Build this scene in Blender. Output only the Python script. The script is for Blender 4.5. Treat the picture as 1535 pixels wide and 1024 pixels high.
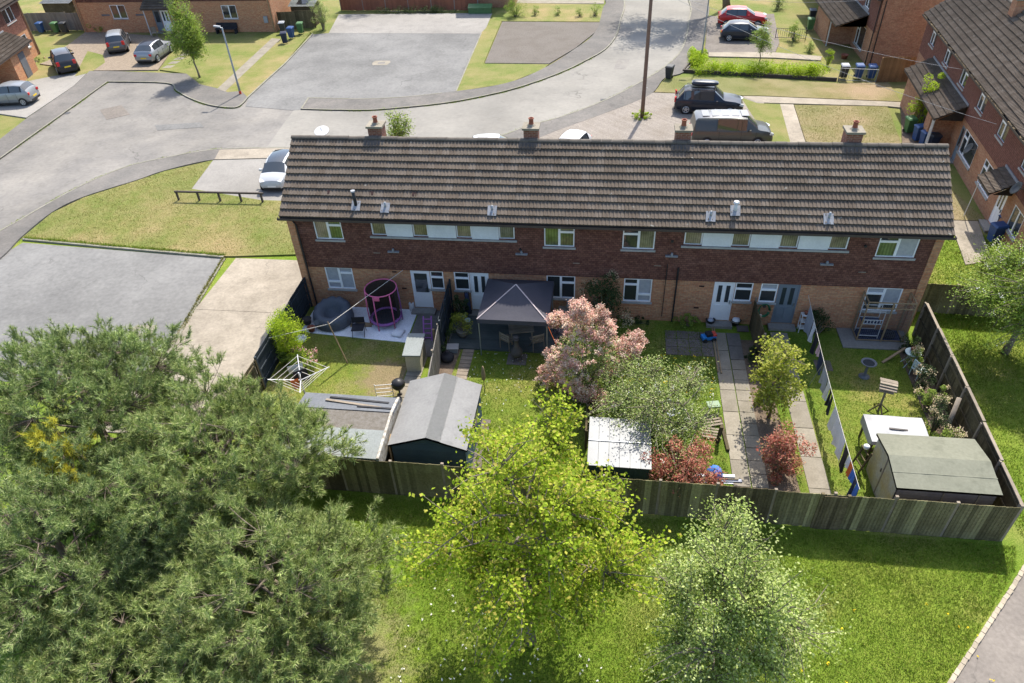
import bpy, bmesh, math, random
import numpy as np
from mathutils import Vector, Matrix

for o in list(bpy.data.objects): bpy.data.objects.remove(o)
S = bpy.context.scene
COL = S.collection
R = math.radians

# ---------------------------------------------------------------- camera
cam_d = bpy.data.cameras.new('camera'); cam = bpy.data.objects.new('camera', cam_d); COL.objects.link(cam)
pitch, yaw, roll = R(39.043), R(-9.102), R(-2.962)
fw = Vector((math.sin(yaw)*math.cos(pitch), math.cos(yaw)*math.cos(pitch), -math.sin(pitch)))
rt = Vector((math.cos(yaw), -math.sin(yaw), 0)); up = rt.cross(fw)
r2 = math.cos(roll)*rt + math.sin(roll)*up; u2 = -math.sin(roll)*rt + math.cos(roll)*up
m = Matrix((r2, u2, -fw)).transposed().to_4x4(); m.translation = (14.101, -26.442, 20.048)
cam.matrix_world = m
cam_d.sensor_width = 36; cam_d.lens = 24.977; cam_d.clip_start = .1; cam_d.clip_end = 2000
S.camera = cam
# ---------------------------------------------------------------- sky and sun
SUN = Vector((.17, .72, 1)).normalized()
w = bpy.data.worlds.new('World'); S.world = w; w.use_nodes = True
nt = w.node_tree; bg = nt.nodes['Background']
sky = nt.nodes.new('ShaderNodeTexSky'); sky.sky_type = 'NISHITA'; sky.sun_disc = False
sky.sun_elevation = math.asin(SUN.z); sky.sun_rotation = math.atan2(SUN.x, SUN.y)
sky.air_density = 1.0; sky.dust_density = 2.0; sky.ozone_density = 1.0
nt.links.new(sky.outputs[0], bg.inputs[0]); bg.inputs[1].default_value = .15
sd = bpy.data.lights.new('sun', 'SUN'); sd.energy = 3.75; sd.angle = R(.55); sd.color = (1, .945, .85)
so = bpy.data.objects.new('sun', sd); COL.objects.link(so)
so.rotation_euler = SUN.to_track_quat('Z', 'Y').to_euler(); so.location = (20, 30, 60)
S.view_settings.view_transform = 'Standard'; S.view_settings.look = 'None'
S.view_settings.exposure = 1.16; S.view_settings.gamma = 1; S.view_settings.use_curve_mapping = False
S.render.engine = 'CYCLES'; S.cycles.max_bounces = 6; S.cycles.transparent_max_bounces = 8
S.cycles.diffuse_bounces = 3; S.cycles.glossy_bounces = 3; S.cycles.caustics_reflective = False; S.cycles.caustics_refractive = False

# ---------------------------------------------------------------- materials
M = {}
def nodes(name):
    mt = bpy.data.materials.new(name); mt.use_nodes = True
    n = mt.node_tree; M[name] = mt
    return mt, n, n.nodes['Principled BSDF'], n.nodes.new('ShaderNodeTexCoord')
def c4(c): return (c[0], c[1], c[2], 1)
def N(n, t, **k):
    x = n.nodes.new(t)
    for a, v in k.items(): setattr(x, a, v)
    return x
def noise(n, vec, scale, detail=4, rough=.55):
    x = N(n, 'ShaderNodeTexNoise'); x.inputs['Scale'].default_value = scale
    x.inputs['Detail'].default_value = detail; x.inputs['Roughness'].default_value = rough
    n.links.new(vec, x.inputs['Vector']); return x.outputs['Fac']
def ramp(n, fac, stops):
    x = N(n, 'ShaderNodeValToRGB'); n.links.new(fac, x.inputs[0]); e = x.color_ramp.elements
    while len(e) < len(stops): e.new(.5)
    for i, (p, c) in enumerate(stops):
        e[i].position = p; e[i].color = c4(c) if hasattr(c, '__len__') else (c, c, c, 1)
    return x.outputs[0]
def mix(n, fac, a, b, mode='MIX'):
    x = N(n, 'ShaderNodeMix', data_type='RGBA', blend_type=mode)
    for s, v in ((0, fac), (6, a), (7, b)):
        if hasattr(v, 'is_linked') or isinstance(v, bpy.types.NodeSocket): n.links.new(v, x.inputs[s])
        elif s == 0: x.inputs[0].default_value = v
        else: x.inputs[s].default_value = c4(v)
    return x.outputs[2]
def math_n(n, op, a, b=None):
    x = N(n, 'ShaderNodeMath', operation=op)
    for i, v in enumerate((a, b)):
        if v is None: continue
        if isinstance(v, bpy.types.NodeSocket): n.links.new(v, x.inputs[i])
        else: x.inputs[i].default_value = v
    return x.outputs[0]
def bump(n, b, h, strength, dist):
    x = N(n, 'ShaderNodeBump'); x.inputs['Strength'].default_value = strength; x.inputs['Distance'].default_value = dist
    n.links.new(h, x.inputs['Height']); n.links.new(x.outputs[0], b.inputs['Normal'])
def rnd(n):
    g = N(n, 'ShaderNodeNewGeometry'); o = N(n, 'ShaderNodeObjectInfo')
    return math_n(n, 'FRACT', math_n(n, 'ADD', g.outputs['Random Per Island'], o.outputs['Random']))
def mat(name, c, c2=None, scale=2., rough=.75, bmp=0., bscale=None, bdist=.01, spec=.3, metal=0., fine=.12, isl=0., coat=0., crack=0, stain=0, fold=0):
    mt, n, b, tc = nodes(name); v = tc.outputs['Object']
    c2 = c2 or tuple(x*.8 for x in c)
    f = noise(n, v, scale, 5, .6)
    col = mix(n, ramp(n, f, [(.36, 0), (.66, 1)]), c, c2)
    if fine:
        g = noise(n, v, scale*11, 3, .6)
        col = mix(n, 1., col, ramp(n, g, [(.3, 1-fine), (.7, 1+fine)]), 'MULTIPLY')
    if isl:
        col = mix(n, 1., col, ramp(n, rnd(n), [(0, 1-isl), (1, 1+isl)]), 'MULTIPLY')
    if stain:
        s1 = noise(n, v, .9, 6, .7); s2 = noise(n, v, .13, 3, .5)
        col = mix(n, 1., col, ramp(n, s1, [(.30, 1-stain), (.46, 1)]), 'MULTIPLY'); col = mix(n, 1., col, ramp(n, s2, [(.35, .86), (.65, 1.12)]), 'MULTIPLY')
        sp = noise(n, v, 26, 2, .5); col = mix(n, ramp(n, sp, [(.74, 0), (.78, .6)]), col, (.30, .27, .20))
    if crack:
        wv = N(n, 'ShaderNodeTexNoise'); wv.inputs['Scale'].default_value = .8; wv.inputs['Detail'].default_value = 4; n.links.new(v, wv.inputs['Vector'])
        sc_ = N(n, 'ShaderNodeVectorMath', operation='SCALE'); n.links.new(wv.outputs['Color'], sc_.inputs[0]); sc_.inputs['Scale'].default_value = 2.2
        ad = N(n, 'ShaderNodeVectorMath', operation='ADD'); n.links.new(v, ad.inputs[0]); n.links.new(sc_.outputs[0], ad.inputs[1])
        vo_ = N(n, 'ShaderNodeTexVoronoi', feature='DISTANCE_TO_EDGE'); vo_.inputs['Scale'].default_value = crack; n.links.new(ad.outputs[0], vo_.inputs['Vector'])
        ms_ = ramp(n, noise(n, v, .22, 2, .5), [(.5, 0), (.66, .5)])
        col = mix(n, math_n(n, 'MULTIPLY', ramp(n, vo_.outputs['Distance'], [(.002, 1), (.007, 0)]), ms_), col, (.045, .043, .04))
    if fold:
        wv = N(n, 'ShaderNodeTexWave', bands_direction='X' if fold > 0 else 'Z'); wv.inputs['Scale'].default_value = abs(fold); wv.inputs['Distortion'].default_value = 1.5 if fold > 0 else 0; wv.inputs['Detail Scale'].default_value = .6; n.links.new(v, wv.inputs['Vector'])
        col = mix(n, 1., col, ramp(n, wv.outputs['Fac'], [(.1, .75), (.9, 1.1)]), 'MULTIPLY')
    n.links.new(col, b.inputs['Base Color'])
    b.inputs['Roughness'].default_value = rough; b.inputs['Specular IOR Level'].default_value = spec
    b.inputs['Metallic'].default_value = metal; b.inputs['Coat Weight'].default_value = coat; b.inputs['Coat Roughness'].default_value = .05
    if bmp: bump(n, b, noise(n, v, bscale or scale*10, 4, .65), bmp, bdist)
    return mt
def grassmat(name, g1, g2, dry, drypos=.55, s=1., dirt=None):
    mt, n, b, tc = nodes(name); v = tc.outputs['Object']
    big = noise(n, v, .35*s, 5, .62); mid = noise(n, v, 2.2*s, 5, .65); fin = noise(n, v, 22*s, 4, .7)
    col = mix(n, ramp(n, mid, [(.35, 0), (.65, 1)]), g1, g2)
    comb = math_n(n, 'ADD', math_n(n, 'MULTIPLY', big, .65), math_n(n, 'MULTIPLY', fin, .35))
    col = mix(n, ramp(n, comb, [(drypos-.07, 0), (drypos+.09, 1)]), col, dry)
    if dirt:
        (dx, dy, dr), dc = dirt
        mp = N(n, 'ShaderNodeVectorMath', operation='DISTANCE'); n.links.new(v, mp.inputs[0]); mp.inputs[1].default_value = (dx, dy, 0)
        d = math_n(n, 'ADD', math_n(n, 'DIVIDE', mp.outputs['Value'], dr), math_n(n, 'MULTIPLY', math_n(n, 'SUBTRACT', mid, .5), 1.4))
        col = mix(n, ramp(n, d, [(.55, .72), (1.15, 0)]), col, dc)
    hug = noise(n, v, .11*s, 3, .5); col = mix(n, 1., col, mix(n, ramp(n, hug, [(.35, 0), (.65, 1)]), (.80, .92, .72), (1.22, 1.06, 1.2)), 'MULTIPLY')
    clo = noise(n, v, 4.5*s, 3, .6); col = mix(n, ramp(n, clo, [(.66, 0), (.72, .5)]), col, (.065, .125, .02))
    col = mix(n, 1., col, ramp(n, fin, [(.3, .70), (.7, 1.30)]), 'MULTIPLY')
    n.links.new(col, b.inputs['Base Color']); b.inputs['Roughness'].default_value = .9; b.inputs['Specular IOR Level'].default_value = .12
    bump(n, b, fin, .8, .06)
    return mt
def brickmat(name, c1, c2, mortar, bw=.225, bh=.075, ms=.010, bmp=.5, grime=(.6, .6, .6), gpos=.6, bias=0):
    mt, n, b, tc = nodes(name); v = tc.outputs['Object']
    sp = N(n, 'ShaderNodeSeparateXYZ'); n.links.new(v, sp.inputs[0])
    cb = N(n, 'ShaderNodeCombineXYZ'); n.links.new(math_n(n, 'ADD', sp.outputs[0], sp.outputs[1]), cb.inputs[0]); n.links.new(sp.outputs[2], cb.inputs[1])
    br = N(n, 'ShaderNodeTexBrick'); n.links.new(cb.outputs[0], br.inputs['Vector'])
    br.inputs['Color1'].default_value = c4(c1); br.inputs['Color2'].default_value = c4(c2); br.inputs['Mortar'].default_value = c4(mortar)
    br.inputs['Scale'].default_value = 1; br.inputs['Brick Width'].default_value = bw; br.inputs['Row Height'].default_value = bh
    br.inputs['Mortar Size'].default_value = ms; br.inputs['Mortar Smooth'].default_value = .2; br.inputs['Bias'].default_value = bias
    mp = N(n, 'ShaderNodeMapping'); mp.inputs['Scale'].default_value = (.5, .5, 1.6); n.links.new(v, mp.inputs[0])
    g = noise(n, mp.outputs[0], 1.3, 6, .65)
    col = mix(n, ramp(n, g, [(gpos-.12, 0), (gpos+.12, .75)]), br.outputs[0], mix(n, 1., br.outputs[0], grime, 'MULTIPLY' if max(grime) <= 1 else 'MULTIPLY'))
    g2 = noise(n, v, 9, 3)
    col = mix(n, 1., col, ramp(n, g2, [(.3, .8), (.7, 1.2)]), 'MULTIPLY')
    n.links.new(col, b.inputs['Base Color']); b.inputs['Roughness'].default_value = .9; b.inputs['Specular IOR Level'].default_value = .2
    if bmp: bump(n, b, math_n(n, 'SUBTRACT', 1., br.outputs['Fac']), bmp, .008)
    return mt
def leafmat(name, cols, trans=.35, rough=.5):
    mt, n, b, tc = nodes(name)
    g = N(n, 'ShaderNodeNewGeometry')
    k = len(cols); stops = [(i/(k-1) if k > 1 else 0, c) for i, c in enumerate(cols)]
    col = ramp(n, g.outputs['Random Per Island'], stops)
    cl = noise(n, tc.outputs['Object'], 1.1, 3)
    col = mix(n, 1., col, ramp(n, cl, [(.3, .70), (.7, 1.28)]), 'MULTIPLY')
    n.links.new(col, b.inputs['Base Color']); b.inputs['Roughness'].default_value = rough+.12; b.inputs['Specular IOR Level'].default_value = .12
    t = N(n, 'ShaderNodeBsdfTranslucent'); n.links.new(mix(n, 1., col, (1.1, 1.15, .75), 'MULTIPLY'), t.inputs[0])
    ms = N(n, 'ShaderNodeMixShader'); ms.inputs[0].default_value = trans
    n.links.new(b.outputs[0], ms.inputs[1]); n.links.new(t.outputs[0], ms.inputs[2])
    n.links.new(ms.outputs[0], n.nodes['Material Output'].inputs[0])
    return mt

# ground
grassmat('grass_verge', (.118, .152, .034), (.158, .172, .050), (.222, .194, .084), .51)
grassmat('grass_common', (.106, .172, .017), (.156, .218, .028), (.235, .228, .068), .585, dirt=((6.4, -17.0, 3.3), (.25, .21, .115)))
grassmat('grass_garden', (.088, .150, .016), (.132, .180, .026), (.210, .190, .062), .57)
grassmat('grass_worn', (.095, .150, .018), (.140, .172, .030), (.21, .18, .085), .56, dirt=((5.3, -4.9, 1.6), (.20, .15, .095)))
grassmat('grass_dry', (.132, .132, .044), (.165, .152, .060), (.222, .186, .100), .48)
mat('asphalt_old', (0.156, 0.147, 0.136), (0.208, 0.194, 0.173), .35, .95, .25, 60, .01, .15, fine=.10, crack=0.16, stain=.16)
mat('asphalt_smooth', (0.195, 0.185, 0.165), (0.224, 0.211, 0.186), .3, .95, .15, 80, .006, .15, fine=.06, crack=0.09, stain=.16)
mat('asphalt_lot', (0.143, 0.140, 0.134), (0.180, 0.176, 0.167), .4, .95, .3, 60, .01, .15, fine=.12, crack=0.14, stain=.16)
mat('asphalt_path', (0.123, 0.116, 0.107), (0.158, 0.145, 0.131), .6, .95, .3, 60, .01, .15, fine=.12, crack=0.3, stain=.16)
mat('concrete', (0.292, 0.254, 0.201), (0.220, 0.190, 0.148), .8, .92, .2, 30, .01, .2, fine=.14, crack=.35, stain=.22)
mat('concrete_slab', (0.244, 0.218, 0.174), (0.188, 0.167, 0.129), 1.5, .92, .25, 30, .01, .2, isl=.13)
mat('concrete_grey', (0.251, 0.236, 0.213), (0.205, 0.193, 0.175), .9, .92, .2, 30, .01, .2, crack=.35, stain=.22)
mat('patio_slab', (0.148, 0.122, 0.107), (0.115, 0.096, 0.089), 2, .9, .2, 30, .01, .2, isl=.12)
mat('kerb', (0.231, 0.215, 0.178), (0.165, 0.162, 0.112), 1.2, .92, .2, 30)
brickmat('block_paving', (.205, .180, .155), (.24, .212, .182), (.125, .11, .095), .2, .1, .008, .2, (.8, .78, .74), .55)
mat('asphalt_warm', (0.154, 0.135, 0.118), (0.187, 0.165, 0.142), .6, .95, .3, 60, .01, .15, fine=.14, crack=.3, stain=.16)
mat('edging', (0.340, 0.289, 0.215), (0.266, 0.229, 0.170), 3, .9, .3, 20, isl=.18)
mat('gravel_tan', (0.252, 0.204, 0.152), (0.185, 0.148, 0.111), 6, .95, .8, 40, .03, .15, fine=.35)
mat('gravel_white', (.86, .87, .90), (.70, .71, .75), 14, .9, .8, 40, .03, .2, fine=.2)
mat('soil', (.115, .085, .062), (.17, .13, .095), 2.5, .95, .8, 20, .05, .1, fine=.3)
# buildings
brickmat('brick', (.41, .165, .085), (.48, .26, .14), (.28, .20, .135), grime=(1.2, 1.15, 1.1), gpos=.56)
brickmat('brick_red', (.33, .135, .075), (.40, .205, .115), (.28, .21, .15), grime=(.72, .68, .66), gpos=.58)
brickmat('brick_dark', (.17, .060, .040), (.24, .095, .062), (.26, .20, .16), .21, .075, .010)
brickmat('tile_hung', (.105, .045, .033), (.172, .078, .055), (.05, .025, .02), .165, .10, .007, .3, (1.55, 1.75, 1.85), .62)
brickmat('tile_hung_red', (.150, .060, .042), (.190, .085, .060), (.07, .035, .03), .165, .10, .007, .3, (1.0, .95, .95), .6)
def tilemat(name, a, b_, c):
    mt, n, b, tc = nodes(name); v = tc.outputs['Object']
    col = ramp(n, rnd(n), [(0, a), (.55, b_), (1, c)])
    g = N(n, 'ShaderNodeNewGeometry')
    f = noise(n, g.outputs['Position'], 14, 4, .7); f2 = noise(n, g.outputs['Position'], .5, 4, .6); f3 = noise(n, g.outputs['Position'], 5.5, 2, .5)
    col = mix(n, 1., col, ramp(n, f, [(.3, .82), (.7, 1.18)]), 'MULTIPLY')
    col = mix(n, 1., col, ramp(n, f2, [(.3, .86), (.7, 1.14)]), 'MULTIPLY')
    col = mix(n, ramp(n, f3, [(.71, 0), (.745, .75)]), col, (.27, .26, .23))
    f4 = noise(n, g.outputs['Position'], 7.3, 2, .5)
    col = mix(n, ramp(n, f4, [(.24, .8), (.27, 0)]), col, (.035, .033, .03))
    n.links.new(col, b.inputs['Base Color']); b.inputs['Roughness'].default_value = .93; b.inputs['Specular IOR Level'].default_value = .15
    bump(n, b, f, .35, .01)
tilemat('roof_tile', (.108, .085, .066), (.124, .100, .079), (.145, .119, .097))
tilemat('roof_tile_far', (.105, .083, .064), (.122, .098, .076), (.142, .116, .092))
mat('ridge_tile', (.125, .108, .09), (.085, .074, .062), 2, .95, .4, 20)
mat('moss', (.045, .04, .03), (.10, .085, .05), 6, .95, .6, 25, .03)
mat('fascia', (.055, .043, .038), (.075, .058, .05), 2, .6)
mat('black_plastic', (.018, .018, .02), (.028, .028, .03), 3, .45)
mat('upvc', (.80, .81, .83), (.74, .75, .77), 1.5, .35, fine=.03)
mat('white_panel', (.66, .69, .72), (.58, .61, .64), 1.2, .45, fine=.05)
mat('sill', (.36, .36, .35), (.28, .28, .27), 2.5, .85)
mat('lead', (.20, .21, .23), (.27, .275, .29), 3, .5, .2, 15)
mat('terracotta', (.28, .10, .06), (.20, .07, .045), 3, .8)
mat('vent_dark', (.05, .02, .018), (.03, .015, .012), 3, .8)
mat('door_grey', (.17, .20, .235), (.15, .18, .21), 2, .45, fine=.04)
mt, n, b, tc = nodes('glass')
b.inputs['Base Color'].default_value = (.035, .042, .048, 1); b.inputs['Roughness'].default_value = .03; b.inputs['Specular IOR Level'].default_value = .9
mt, n, b, tc = nodes('window_glass')
b.inputs['Base Color'].default_value = (.030, .034, .036, 1); b.inputs['Roughness'].default_value = .02; b.inputs['Specular IOR Level'].default_value = 1.0
bump(n, b, noise(n, tc.outputs['Object'], 1.6, 2), .25, .02)
mat('blind', (.40, .42, .46), (.34, .36, .40), 8, .25, spec=.7, fine=.05, fold=-7)
mat('reflect_cream', (.26, .235, .15), (.10, .095, .06), 1.3, .12, spec=.9, fold=3.5)  # beige lawn reflection painted into the pane colour, striped like curtain folds
mat('reflect_green', (.17, .22, .075), (.05, .07, .025), 1.4, .12, spec=.9, fold=2.5)  # green tree reflection put into the pane colour, with similar fold stripes
# wood, fences, sheds
mat('fence_old', (0.111, 0.096, 0.050), (0.152, 0.137, 0.074), 1.1, .92, .4, 25, .01, .1, isl=.42, fine=.25)
mat('fence_dark', (0.083, 0.066, 0.039), (0.119, 0.098, 0.058), 1.3, .92, .4, 25, .01, .1, isl=.38, fine=.25)
mat('fence_pale', (0.255, 0.234, 0.119), (0.212, 0.191, 0.102), 1.3, .92, .4, 25, .01, .1, isl=.2, fine=.2)
mat('fence_grey', (.16, .145, .13), (.20, .185, .165), 1.5, .92, .4, 25, .01, .1, isl=.18)
mat('fence_black', (.022, .030, .038), (.032, .042, .052), 2, .7, isl=.15)
mat('fence_new', (.28, .17, .085), (.22, .13, .065), 1.3, .85, .3, 25, .01, .15, isl=.22)
mat('fence_red', (.25, .095, .055), (.20, .08, .05), .8, .85, isl=.15)
mat('timber', (0.306, 0.221, 0.128), (0.238, 0.170, 0.102), 3, .85, .3, 25, .01, .15)
mat('timber_grey', (.26, .215, .165), (.19, .16, .125), 3, .9, .3, 25, .01, .15, isl=.15)
mat('felt_green', (.168, .170, .128), (.190, .190, .145), .9, .95, .35, 60, .008, .1, fine=.08, stain=.22)
mat('felt_grey', (0.204, 0.201, 0.196), (0.233, 0.231, 0.222), 1.0, .95, .35, 50, .008, .1, fine=.08, stain=.22)
mat('felt_light', (0.274, 0.275, 0.268), (0.252, 0.254, 0.246), 1.0, .95, .35, 50, .008, .1, fine=.06)
mat('felt_slate', (0.115, 0.122, 0.133), (0.141, 0.148, 0.159), 1.2, .92, .3, 50, .008, .15)
mat('felt_mossy', (0.174, 0.159, 0.141), (0.126, 0.111, 0.092), 7, .95, .5, 40, .02, .1, fine=.3)
mat('felt_pale', (0.229, 0.244, 0.237), (0.200, 0.215, 0.204), 1.5, .92, .3, 40, .008, .15)
mat('flaky_white', (0.496, 0.472, 0.416), (0.208, 0.176, 0.136), 7, .85, .4, 30)
mat('shed_teal', (.030, .058, .075), (.042, .075, .090), 2, .7, isl=.1)
mat('shed_green', (.018, .045, .040), (.024, .055, .048), 2, .5)
mat('shed_wood', (.135, .115, .115), (.18, .155, .145), 1.5, .9, .3, 25, isl=.15)
mat('shed_ply', (.34, .335, .30), (.36, .29, .12), 1.1, .9, .3, 25, fine=.15)
mat('white_sheet', (0.308, 0.311, 0.314), (0.269, 0.273, 0.275), 2.5, .5, fine=.05, stain=.22)
mat('metal_roof_white', (0.213, 0.220, 0.217), (0.184, 0.189, 0.187), 1.5, .45, fine=.04, stain=.22)
mat('decking', (.060, .075, .072), (.082, .095, .090), 1.5, .8, .3, 25, isl=.12)
mat('bark', (.150, .120, .095), (.22, .185, .155), 5, .95, .8, 25, .02, .1)
mat('bark_pine', (.135, .105, .082), (.19, .155, .125), 5, .95, .8, 25, .02, .1)
mat('bark_pale', (.29, .25, .215), (.36, .32, .28), 5, .95, .6, 25, .02, .1)
# metals, plastics, fabrics
mat('galv', (0.288, 0.304, 0.320), (0.232, 0.248, 0.264), 3, .45, metal=.5)
mat('pole_wood', (.19, .125, .09), (.145, .10, .075), 2, .9, .4, 20)
mat('red_paint', (.62, .06, .025), (.55, .05, .02), 3, .5)
mat('rail_dark', (.055, .045, .038), (.075, .06, .05), 3, .8)
mat('bin_blue', (.022, .060, .165), (.030, .075, .19), 3, .45)
mat('bin_navy', (.014, .022, .05), (.02, .03, .06), 3, .45)
mat('bin_green', (.055, .13, .050), (.07, .155, .06), 3, .45)
mat('bin_black', (.028, .030, .034), (.04, .042, .046), 3, .5)
mat('bin_lid_grey', (.30, .31, .33), (.25, .26, .28), 3, .5)
mat('canopy', (0.051, 0.050, 0.062), (0.061, 0.058, 0.072), 1.2, .75, .3, 4, .03, fine=.04)
mat('canopy_light', (.40, .34, .34), (.36, .31, .31), 1.2, .75)
mat('beanbag', (.075, .085, .105), (.095, .105, .125), 2, .6, .5, 7, .04)
mat('pink', (.62, .14, .27), (.55, .12, .25), 3, .5)
mat('purple', (.30, .115, .33), (.26, .10, .29), 3, .6)
mat('net_dark', (.035, .025, .022), (.05, .035, .03), 6, .8)
mat('white_paint', (.60, .60, .60), (.52, .52, .52), 3, .45, fine=.04)
mat('mint_paint', (.52, .62, .60), (.46, .56, .54), 3, .5)
mat('cream', (.50, .46, .35), (.43, .39, .29), 2, .7)
mat('fabric_white', (.72, .73, .76), (.62, .63, .67), 3, .85)
mat('fabric_grey', (.36, .385, .44), (.29, .31, .36), 3, .85)
mat('fabric_black', (.020, .020, .026), (.03, .03, .036), 3, .85)
mat('fabric_navy', (.025, .035, .075), (.035, .045, .09), 3, .85)
mat('fabric_blue', (.05, .14, .46), (.06, .17, .52), 3, .8)
mat('fabric_orange', (.66, .16, .04), (.60, .14, .035), 3, .8)
mat('fabric_pink', (.62, .42, .46), (.55, .36, .40), 3, .85)
mat('toy_blue', (.03, .22, .55), (.03, .18, .5), 3, .4)
mat('toy_red', (.62, .08, .05), (.55, .06, .04), 3, .4)
mat('pot_blue', (.02, .13, .33), (.03, .15, .36), 3, .35)
mat('clay', (.30, .27, .22), (.24, .21, .17), 4, .85)
mat('cast_iron', (.055, .052, .05), (.085, .07, .06), 4, .7)
mat('hose_green', (.03, .16, .07), (.03, .13, .06), 3, .5)
mat('rope', (.55, .52, .46), (.48, .45, .40), 4, .8)
mat('cable', (.30, .30, .30), (.25, .25, .25), 4, .7)
# cars
def paint(name, c, metal=.0, rough=.35):
    mt, n, b, tc = nodes(name)
    f = noise(n, tc.outputs['Object'], 2.2, 4)
    n.links.new(mix(n, ramp(n, f, [(.35, 0), (.7, 1)]), c, tuple(x*.9+.008 for x in c)), b.inputs['Base Color'])
    b.inputs['Metallic'].default_value = metal; b.inputs['Roughness'].default_value = rough
    b.inputs['Coat Weight'].default_value = .35; b.inputs['Coat Roughness'].default_value = .05; b.inputs['Specular IOR Level'].default_value = .3
paint('paint_white', (.47, .475, .48)); paint('paint_silver', (.30, .31, .325), .4); paint('paint_palesilver', (.27, .28, .285), .3)
paint('paint_black', (.012, .012, .015)); paint('paint_grey', (.105, .10, .10), .3); paint('paint_navy', (.010, .015, .028), .1)
paint('paint_vanroof', (.17, .172, .178), .3); paint('paint_vangrey', (.080, .084, .076), .4); paint('paint_red', (.42, .012, .010)); paint('paint_slate', (.016, .022, .034), .1)
mat('tyre', (.018, .018, .018), (.03, .03, .03), 5, .85)
mat('alloy', (.48, .49, .50), (.40, .41, .42), 5, .35, metal=.6)
mat('tail_red', (.55, .015, .02), (.45, .01, .015), 5, .2, spec=.6)
mat('headlamp', (.62, .65, .68), (.5, .53, .56), 5, .1, spec=.8)
mat('plate_yellow', (.75, .52, .03), (.70, .48, .03), 5, .5)
mat('plate_white', (.75, .75, .72), (.7, .7, .68), 5, .5)
# foliage
leafmat('leaf_pine', [(.085, .130, .040), (.180, .248, .082), (.285, .355, .130), (.42, .45, .22)], .24)
leafmat('leaf_pine_b', [(.100, .148, .042), (.215, .285, .088), (.335, .400, .138), (.47, .48, .23)], .24)
leafmat('leaf_yellow', [(0.450, 0.405, 0.053), (0.600, 0.540, 0.075), (0.390, 0.420, 0.075)], .3)
leafmat('leaf_cherry', [(.165, .245, .014), (.260, .352, .024), (.340, .410, .038), (.38, .315, .070)], .36)
leafmat('leaf_silver', [(.120, .175, .034), (.230, .300, .070), (.340, .405, .118), (.47, .51, .23)], .3)
leafmat('leaf_mid', [(.125, .200, .030), (.225, .310, .054), (.345, .415, .095)], .35)
leafmat('leaf_lime', [(0.225, 0.342, 0.015), (0.338, 0.449, 0.024), (0.427, 0.499, 0.045)], .4)
leafmat('leaf_gold', [(.22, .255, .030), (.33, .355, .060), (.42, .415, .10)], .45)
leafmat('leaf_dark', [(0.022, 0.042, 0.014), (0.042, 0.070, 0.024), (0.072, 0.102, 0.036)], .2)
leafmat('leaf_apple', [(.115, .170, .038), (.215, .280, .075), (.310, .360, .125), (.42, .43, .23)], .32)
leafmat('leaf_purple', [(0.048, 0.038, 0.050), (0.090, 0.070, 0.090), (0.144, 0.120, 0.138)], .2)
leafmat('leaf_red', [(.30, .075, .052), (.40, .130, .095), (.46, .22, .16), (.21, .19, .065)], .3)
leafmat('petal_pink', [(.52, .24, .20), (.60, .34, .29), (.64, .44, .37), (.42, .18, .155)], .3)
leafmat('petal_cream', [(.55, .46, .27), (.60, .50, .33), (.50, .36, .25)], .3)
leafmat('petal_blush', [(.62, .46, .37), (.66, .54, .44), (.56, .38, .31)], .3)
leafmat('petal_white', [(.72, .70, .66), (.78, .76, .72)], .3)
leafmat('petal_yellow', [(.72, .52, .02), (.78, .58, .03)], .3)
leafmat('petal_rose', [(.52, .16, .18), (.62, .34, .34), (.66, .50, .48)], .3)
leafmat('blade', [(.085, .158, .010), (.140, .220, .018), (.202, .256, .036), (.29, .268, .078)], .3)
leafmat('blade_dry', [(0.133, 0.159, 0.028), (0.199, 0.188, 0.048), (0.304, 0.234, 0.104)], .3)

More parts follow.
